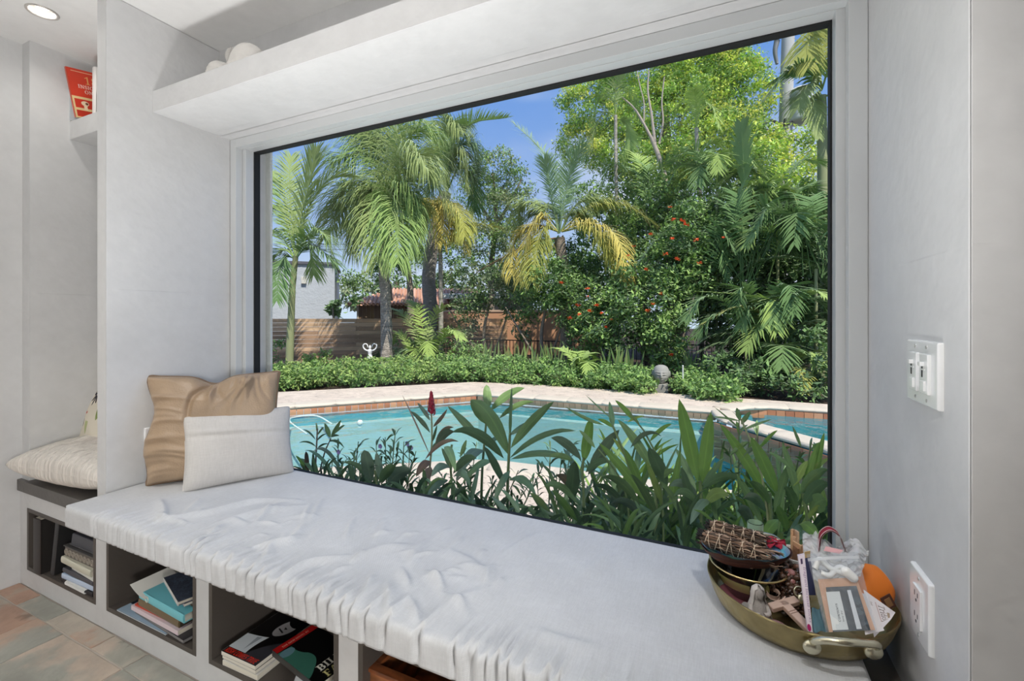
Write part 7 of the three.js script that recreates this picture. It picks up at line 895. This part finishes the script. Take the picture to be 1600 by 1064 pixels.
function tree(name, label, foot, z, limbs, blobs, o, category = 'tree', group) {
  const f = at(foot[0], foot[1], z), t = thing(name, label, category, [f.x, GY, z], 0, group);
  const geos = limbs.map(([pts, a, b]) => taper(pts.map(([x, y, dz]) => (y === 'ground' ? V(at(x, 600, z + (dz ?? 0)).x, GY, z + (dz ?? 0)) : at(x, y, z + (dz ?? 0))).sub(t.position)), a, b, 12, 9, 0.1, 3));
  geos.forEach((g, i) => part(i ? 'branch' : 'trunk', g, o.bark ?? woody, t));
  foliage(t, blobs, o); return t;
}
tree('shade_tree', 'large sunlit yellow-green tree whose wide crown fills the sky in front of the pole', [1060, 480], -18.5, [[[[1060, 'ground'], [1058, 400], [1050, 300], [1040, 200], [1035, 120]], 0.35, 0.12], [[[1050, 300], [1090, 230], [1120, 160], [1130, 110]], 0.2, 0.06], [[[1045, 260], [990, 200], [940, 150]], 0.18, 0.05], [[[1120, 160], [1130, 130], [1128, 105]], 0.09, 0.04]], [
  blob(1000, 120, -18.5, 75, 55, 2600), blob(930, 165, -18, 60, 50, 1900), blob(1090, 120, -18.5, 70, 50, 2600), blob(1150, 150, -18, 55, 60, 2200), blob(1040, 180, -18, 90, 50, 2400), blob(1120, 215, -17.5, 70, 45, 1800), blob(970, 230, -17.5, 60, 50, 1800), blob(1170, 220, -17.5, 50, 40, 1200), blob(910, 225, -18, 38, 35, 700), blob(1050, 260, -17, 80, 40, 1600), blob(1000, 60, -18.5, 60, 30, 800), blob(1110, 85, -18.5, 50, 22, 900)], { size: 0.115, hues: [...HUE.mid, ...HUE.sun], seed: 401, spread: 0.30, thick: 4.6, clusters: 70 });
tree('evergreen_tree', 'loose dark tree with sky between its leaves, behind the second hanging-leaved palm', [770, 480], -19.5, [[[[770, 'ground'], [768, 420], [775, 340], [770, 270]], 0.22, 0.06], [[[772, 360], [800, 310], [815, 280]], 0.1, 0.04], [[[770, 350], [745, 310], [735, 270]], 0.1, 0.04]], [blob(775, 260, -19.5, 38, 26, 520), blob(805, 290, -19.5, 28, 34, 480), blob(745, 300, -19.3, 34, 40, 700), blob(780, 330, -19.3, 42, 34, 800), blob(750, 375, -19, 45, 30, 800), blob(800, 370, -19, 34, 28, 500)], { size: 0.14, thick: 3.6, hues: [...HUE.olive, ...HUE.mid], seed: 403, spread: 0.34 });
tree('evergreen_tree', 'dense dark-leaved tree behind the ringed palm trunk, over the terracotta roof', [640, 500], -17, [[[[642, 'ground'], [640, 440], [632, 390], [620, 350]], 0.2, 0.07], [[[638, 420], [600, 400], [570, 380]], 0.1, 0.04], [[[612, 470], [608, 440], [590, 420], [560, 430]], 0.06, 0.03]], [blob(580, 350, -17, 40, 30, 500), blob(610, 420, -16.8, 30, 26, 500), blob(560, 435, -16.5, 36, 14, 420), blob(650, 390, -16.8, 34, 34, 700), blob(640, 330, -17, 46, 40, 700), blob(710, 400, -17.5, 34, 40, 600), blob(545, 320, -17, 30, 40, 300)], { size: 0.15, thick: 2.6, hues: [...HUE.deep, ...HUE.mid], seed: 405, spread: 0.3 });
tree('glossy_shrub', 'dark glossy-leaved shrub looking over the top of the board fence', [522, 560], -13.6, [[[[524, 'ground'], [522, 520], [520, 480]], 0.06, 0.03]], [blob(521, 477, -13.6, 22, 15, 240, 0.35, 0.6), blob(545, 468, -13.8, 14, 9, 90, 0.3, 0.6)], { size: 0.24, hues: HUE.deep, seed: 407, up: 0.2 }, 'shrub');
tree('bare_branch_tree', 'thin forking bare branches standing in front of the big crown', [1046, 420], -13.6, [[[[1048, 'ground'], [1048, 400], [1042, 290], [1026, 235], [1018, 215]], 0.085, 0.06], [[[1020, 220], [1004, 190], [990, 168], [972, 152]], 0.045, 0.02], [[[1024, 230], [1018, 180], [1012, 140], [1014, 110]], 0.045, 0.02], [[[1030, 225], [1036, 190], [1034, 160], [1038, 120]], 0.03, 0.015], [[[1006, 190], [1006, 160], [1000, 135], [995, 110]], 0.022, 0.012]], [blob(1040, 285, -13.6, 25, 15, 120)], { size: 0.14, hues: HUE.mid, seed: 409, bark: matte(RGB(0.40, 0.34, 0.30), 0.95) });
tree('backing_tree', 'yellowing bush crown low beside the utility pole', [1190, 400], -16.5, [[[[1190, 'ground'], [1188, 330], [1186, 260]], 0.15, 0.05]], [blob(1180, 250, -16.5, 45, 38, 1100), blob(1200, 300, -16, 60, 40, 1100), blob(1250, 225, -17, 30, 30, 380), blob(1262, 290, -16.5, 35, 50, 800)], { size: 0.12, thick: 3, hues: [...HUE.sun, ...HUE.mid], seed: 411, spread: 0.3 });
{ // the flowering hedge: separate bushes along the iron fence, orange blossoms on them
  const H = [['wide flowering hedge bush with orange blossoms spilling down beside the stone head', 1045, 560, -11.2, [blob(1010, 470, -11.1, 60, 70, 2600), blob(1060, 420, -11.4, 55, 70, 2600), blob(960, 500, -11, 50, 50, 1500), blob(1040, 530, -10.8, 36, 45, 1200), blob(1090, 370, -11.8, 50, 60, 2000)], [[1033, 460], [1058, 406], [1066, 346], [1052, 344], [1088, 376], [1020, 476], [1013, 487], [1093, 412], [1050, 556], [947, 512], [955, 500], [940, 490], [933, 478], [922, 487], [905, 492], [1130, 372], [1040, 398], [1017, 367], [1072, 352], [1050, 374], [1010, 422], [982, 400]]],
    ['flowering hedge bush under the golden palm, orange blossoms in its dark leaves', 850, 560, -11.6, [blob(860, 440, -11.5, 50, 36, 1500), blob(900, 470, -11.4, 45, 44, 1600), blob(830, 470, -11.7, 30, 30, 600), blob(925, 520, -11.2, 40, 36, 900)], [[877, 443], [918, 452], [918, 464], [932, 478], [903, 478], [890, 498], [948, 511]]],
    ['dark leafy bush left of the golden palm, the orange wall below it', 760, 560, -12.4, [blob(760, 440, -12.4, 50, 36, 1300), blob(735, 470, -12.2, 30, 40, 700), blob(800, 460, -12.4, 36, 30, 700), blob(815, 505, -12, 20, 30, 260), blob(725, 520, -12.2, 18, 20, 180)], []],
    ['tall flowering bush beneath the thin white palm trunks', 1010, 480, -12.8, [blob(1000, 360, -12.9, 60, 45, 2000), blob(940, 400, -12.6, 60, 50, 1500), blob(1060, 320, -13, 55, 50, 1700), blob(1110, 420, -12.3, 40, 80, 1700), blob(930, 320, -14, 45, 45, 700)], [[1047, 324], [1053, 372], [1016, 366], [1093, 378], [1126, 415], [990, 386]]]];
  H.forEach(([label, px, py, z, blobs, fl], k) => {
    const t = tree('flowering_bush', label, [px, py], z, [[[[px, 'ground'], [px - 4, py - 40], [px + 6, py - 90]], 0.07, 0.03], [[[px, 'ground', 0.1], [px - 30, py - 30, 0.2], [px - 60, py - 80, 0.1]], 0.035, 0.015], [[[px + 2, 'ground'], [px + 24, py - 40, 0.2], [px + 40, py - 100, 0.1]], 0.035, 0.015]], blobs, { size: 0.115, thick: 1.7, hues: k === 2 ? [...HUE.deep, ...HUE.olive] : [...HUE.deep, ...HUE.mid, HUE.mid[1]], seed: 420 + k, spread: 0.2, clusters: 40 }, 'shrub');
    const orange = matte(RGB(0.85, 0.13, 0.035), 0.6), R = rng(430 + k), petal = [];
    for (let i = 0; i < 16; i++) { const a = i * 2.4, e = R() * 1.2 - 0.3, d = V(Math.cos(a) * Math.cos(e), Math.sin(e), Math.sin(a) * Math.cos(e)); petal.push(blade([V(0, 0, 0), d.clone().multiplyScalar(0.055), d.clone().multiplyScalar(0.10).add(V(0, 0.01, 0))], 0.035, { n: 3, across: d.clone().cross(V(0.3, 1, 0.2)), peak: 0.7 })); }
    const fg = join(petal); fl.forEach(([x, y]) => { const m = part('blossom', fg, orange, t, 'orange blossom cluster'); m.position.copy(at(x, y, z + 0.75).sub(t.position)); m.rotation.y = R() * 6; const s = 0.5 + 0.4 * R(); m.scale.set(s, s, s); });
  });
}
tree('backing_tree', 'wide dark tree mass closing the view behind the flowering hedge', [960, 520], -17, [[[[960, 'ground'], [960, 450], [955, 380]], 0.2, 0.08]], [blob(840, 430, -17.5, 60, 50, 1200), blob(920, 440, -17, 70, 60, 1800), blob(1000, 440, -16.5, 80, 70, 2200), blob(1080, 400, -16.5, 70, 80, 2200), blob(960, 340, -17.5, 60, 50, 1300), blob(1030, 320, -17, 60, 50, 1300)], { size: 0.26, hues: HUE.deep, seed: 451, spread: 0.4 });
tree('backing_tree', 'wide dark tree mass closing the view behind the feathery palms', [1200, 520], -15.5, [[[[1200, 'ground'], [1200, 450], [1195, 380]], 0.2, 0.08]], [blob(1150, 440, -15.5, 70, 80, 2200), blob(1220, 430, -15.2, 70, 90, 2400), blob(1285, 440, -15, 60, 100, 2200), blob(1170, 340, -15.8, 60, 50, 1500), blob(1280, 330, -15.4, 40, 50, 900)], { size: 0.24, hues: HUE.deep, seed: 453, spread: 0.38 });
tree('backing_tree', 'dark tree line far behind the roofs and the board fence', [620, 480], -27, [[[[620, 'ground'], [620, 440]], 0.3, 0.2]], [blob(560, 462, -27, 60, 16, 900), blob(640, 455, -28, 60, 22, 900), blob(730, 440, -27, 60, 30, 1200), blob(800, 430, -27, 40, 36, 900)], { size: 0.4, hues: [...HUE.deep, ...HUE.olive], seed: 455, spread: 0.6 });
{ // deep thicket behind the feathery palms
  tree('thicket_shrub', 'dark leafy thicket behind the bright low palm clump', [1180, 560], -12.6, [[[[1180, 'ground'], [1180, 500], [1175, 420]], 0.06, 0.03]], [blob(1150, 480, -12.6, 60, 90, 2600), blob(1230, 480, -12.6, 70, 90, 2600), blob(1190, 370, -12.9, 80, 60, 2200), blob(1280, 400, -12.4, 50, 110, 2000)], { size: 0.15, thick: 2, hues: HUE.deep, seed: 441 }, 'shrub');
  tree('thicket_shrub', 'low dark glossy shrub at the deck edge below the bright palm clump', [1170, 610], -9.7, [[[[1170, 'ground'], [1168, 600], [1172, 570]], 0.03, 0.015]], [blob(1130, 580, -9.8, 32, 26, 700), blob(1180, 585, -9.7, 40, 26, 900), blob(1250, 600, -9.6, 45, 20, 700), blob(1210, 560, -10, 30, 30, 500), blob(1285, 560, -9.8, 30, 50, 700)], { size: 0.11, hues: [...HUE.deep, HUE.mid[2]], seed: 443, spread: 0.16 }, 'shrub');
}
{ // ground cover edging the deck, bush by bush
  const row = [[428, 590, -7.8], [452, 588, -8.2], [478, 588, -8.5], [505, 585, -8.9], [532, 583, -9.2], [560, 582, -9.5], [588, 581, -9.8], [617, 580, -10.0], [647, 578, -10.1], [678, 577, -10.0], [710, 577, -9.9], [742, 577, -9.85], [775, 578, -9.8], [808, 580, -9.75], [842, 582, -9.7], [875, 584, -9.65], [908, 587, -9.6], [940, 589, -9.6], [972, 592, -9.6], [1004, 596, -9.55], [1072, 596, -9.75], [1100, 604, -9.5], [1140, 608, -9.4]];
  const where = ['beside the window opening edge', 'at the foot of the slender palm', 'before the grey garage', 'in front of the bright seedling', 'left of the white dancer statue', 'just before the white dancer statue', 'at the ringed palm trunk', 'right of the ringed palm trunk', 'below the small feathery palm', 'before the small feathery palm', 'under the orange garden wall', 'below the drooping golden fronds', 'where the pool deck bends', 'before the first grass blades', 'before the tall grass blades', 'at the pale seedling palm', 'right of the pale seedling palm', 'along the middle of the deck', 'between the grass and the stone head', 'at the chin of the stone head', 'behind the thin white stake', 'right of the thin white stake', 'below the low dark shrub'];
  row.forEach(([px, py, z], k) => { const sun = k < 10, g = onLevel(px, py + 18, GY); tree('ground_cover_bush', 'low leafy ground cover bush ' + where[k], [px, py], g.z - 0.25, [[[[px, 'ground'], [px, py]], 0.012, 0.006]], [blob(px, py + 3, g.z - 0.16, 20, 15, 520, 0.42, 0.6), blob(px + 4, py - 12, g.z - 0.75, 18, 11, 300, 0.4, 0.6)], { size: 0.078, thick: 1.8, hues: sun ? HUE.cover : [HUE.cover[2], HUE.cover[2], ...HUE.mid], seed: 500 + k, spread: 0.16, clusters: 24, up: 0.25 }, 'ground cover', undefined); });  // first ten bushes get lighter leaves: their sunlit brightness is put into the hue
  tree('seedling_bush', 'bright lime-green bush standing up before the board fence', [505, 570], -9.6, [[[[505, 'ground'], [505, 565]], 0.02, 0.01]], [blob(500, 562, -9.6, 20, 14, 420, 0.3, 0.6)], { size: 0.14, hues: [HUE.cover[3], HUE.sun[0], HUE.cover[1]], seed: 541, up: 0.2 }, 'shrub');
  tree('leafy_shrub', 'mid-height green shrub between the ringed trunk and the small feathery palm', [640, 560], -11, [[[[640, 'ground'], [640, 550]], 0.03, 0.015]], [blob(635, 545, -11, 26, 22, 500), blob(700, 540, -11.4, 30, 26, 600), blob(740, 555, -11, 30, 16, 400), blob(435, 555, -9, 16, 26, 240), blob(690, 560, -10.9, 40, 14, 400)], { size: 0.11, hues: [HUE.cover[0], HUE.cover[2], ...HUE.mid], seed: 543, spread: 0.18 }, 'shrub');
  // upright grass blades
  const R = rng(551), gm = [PALM.jungle, PALM.light, PALM.green];
  [[755, -10.9], [795, -11], [825, -10.9], [862, -10.7], [960, -10.4], [985, -10.3], [1080, -10.4]].forEach(([px, z], k) => { const f = at(px, 585, z), t = thing('sword_leaf_plant', 'clump of upright sword leaves in the bed ' + ['under the orange wall', 'before the iron fence', 'below the golden palm trunk', 'left of the pale seedling palm', 'right of the pale seedling palm', 'left of the stone head', 'right of the thin white stake'][k], 'plant', [f.x, GY, z]); for (let i = 0; i < 14; i++) { const x = (R() - 0.5) * 0.6, zz = (R() - 0.5) * 0.3, h = 0.5 + 0.35 * R(), l = (R() - 0.5) * 0.3; part('leaf', blade([V(x, 0, zz), V(x + l * 0.2, h * 0.5, zz), V(x + l, h, zz + 0.02)], 0.05, { n: 5, across: V(1, 0, R() - 0.5), peak: 0.5 }), gm[Math.floor(R() * 3)], t); } });
}
renderer.render(scene, camera);
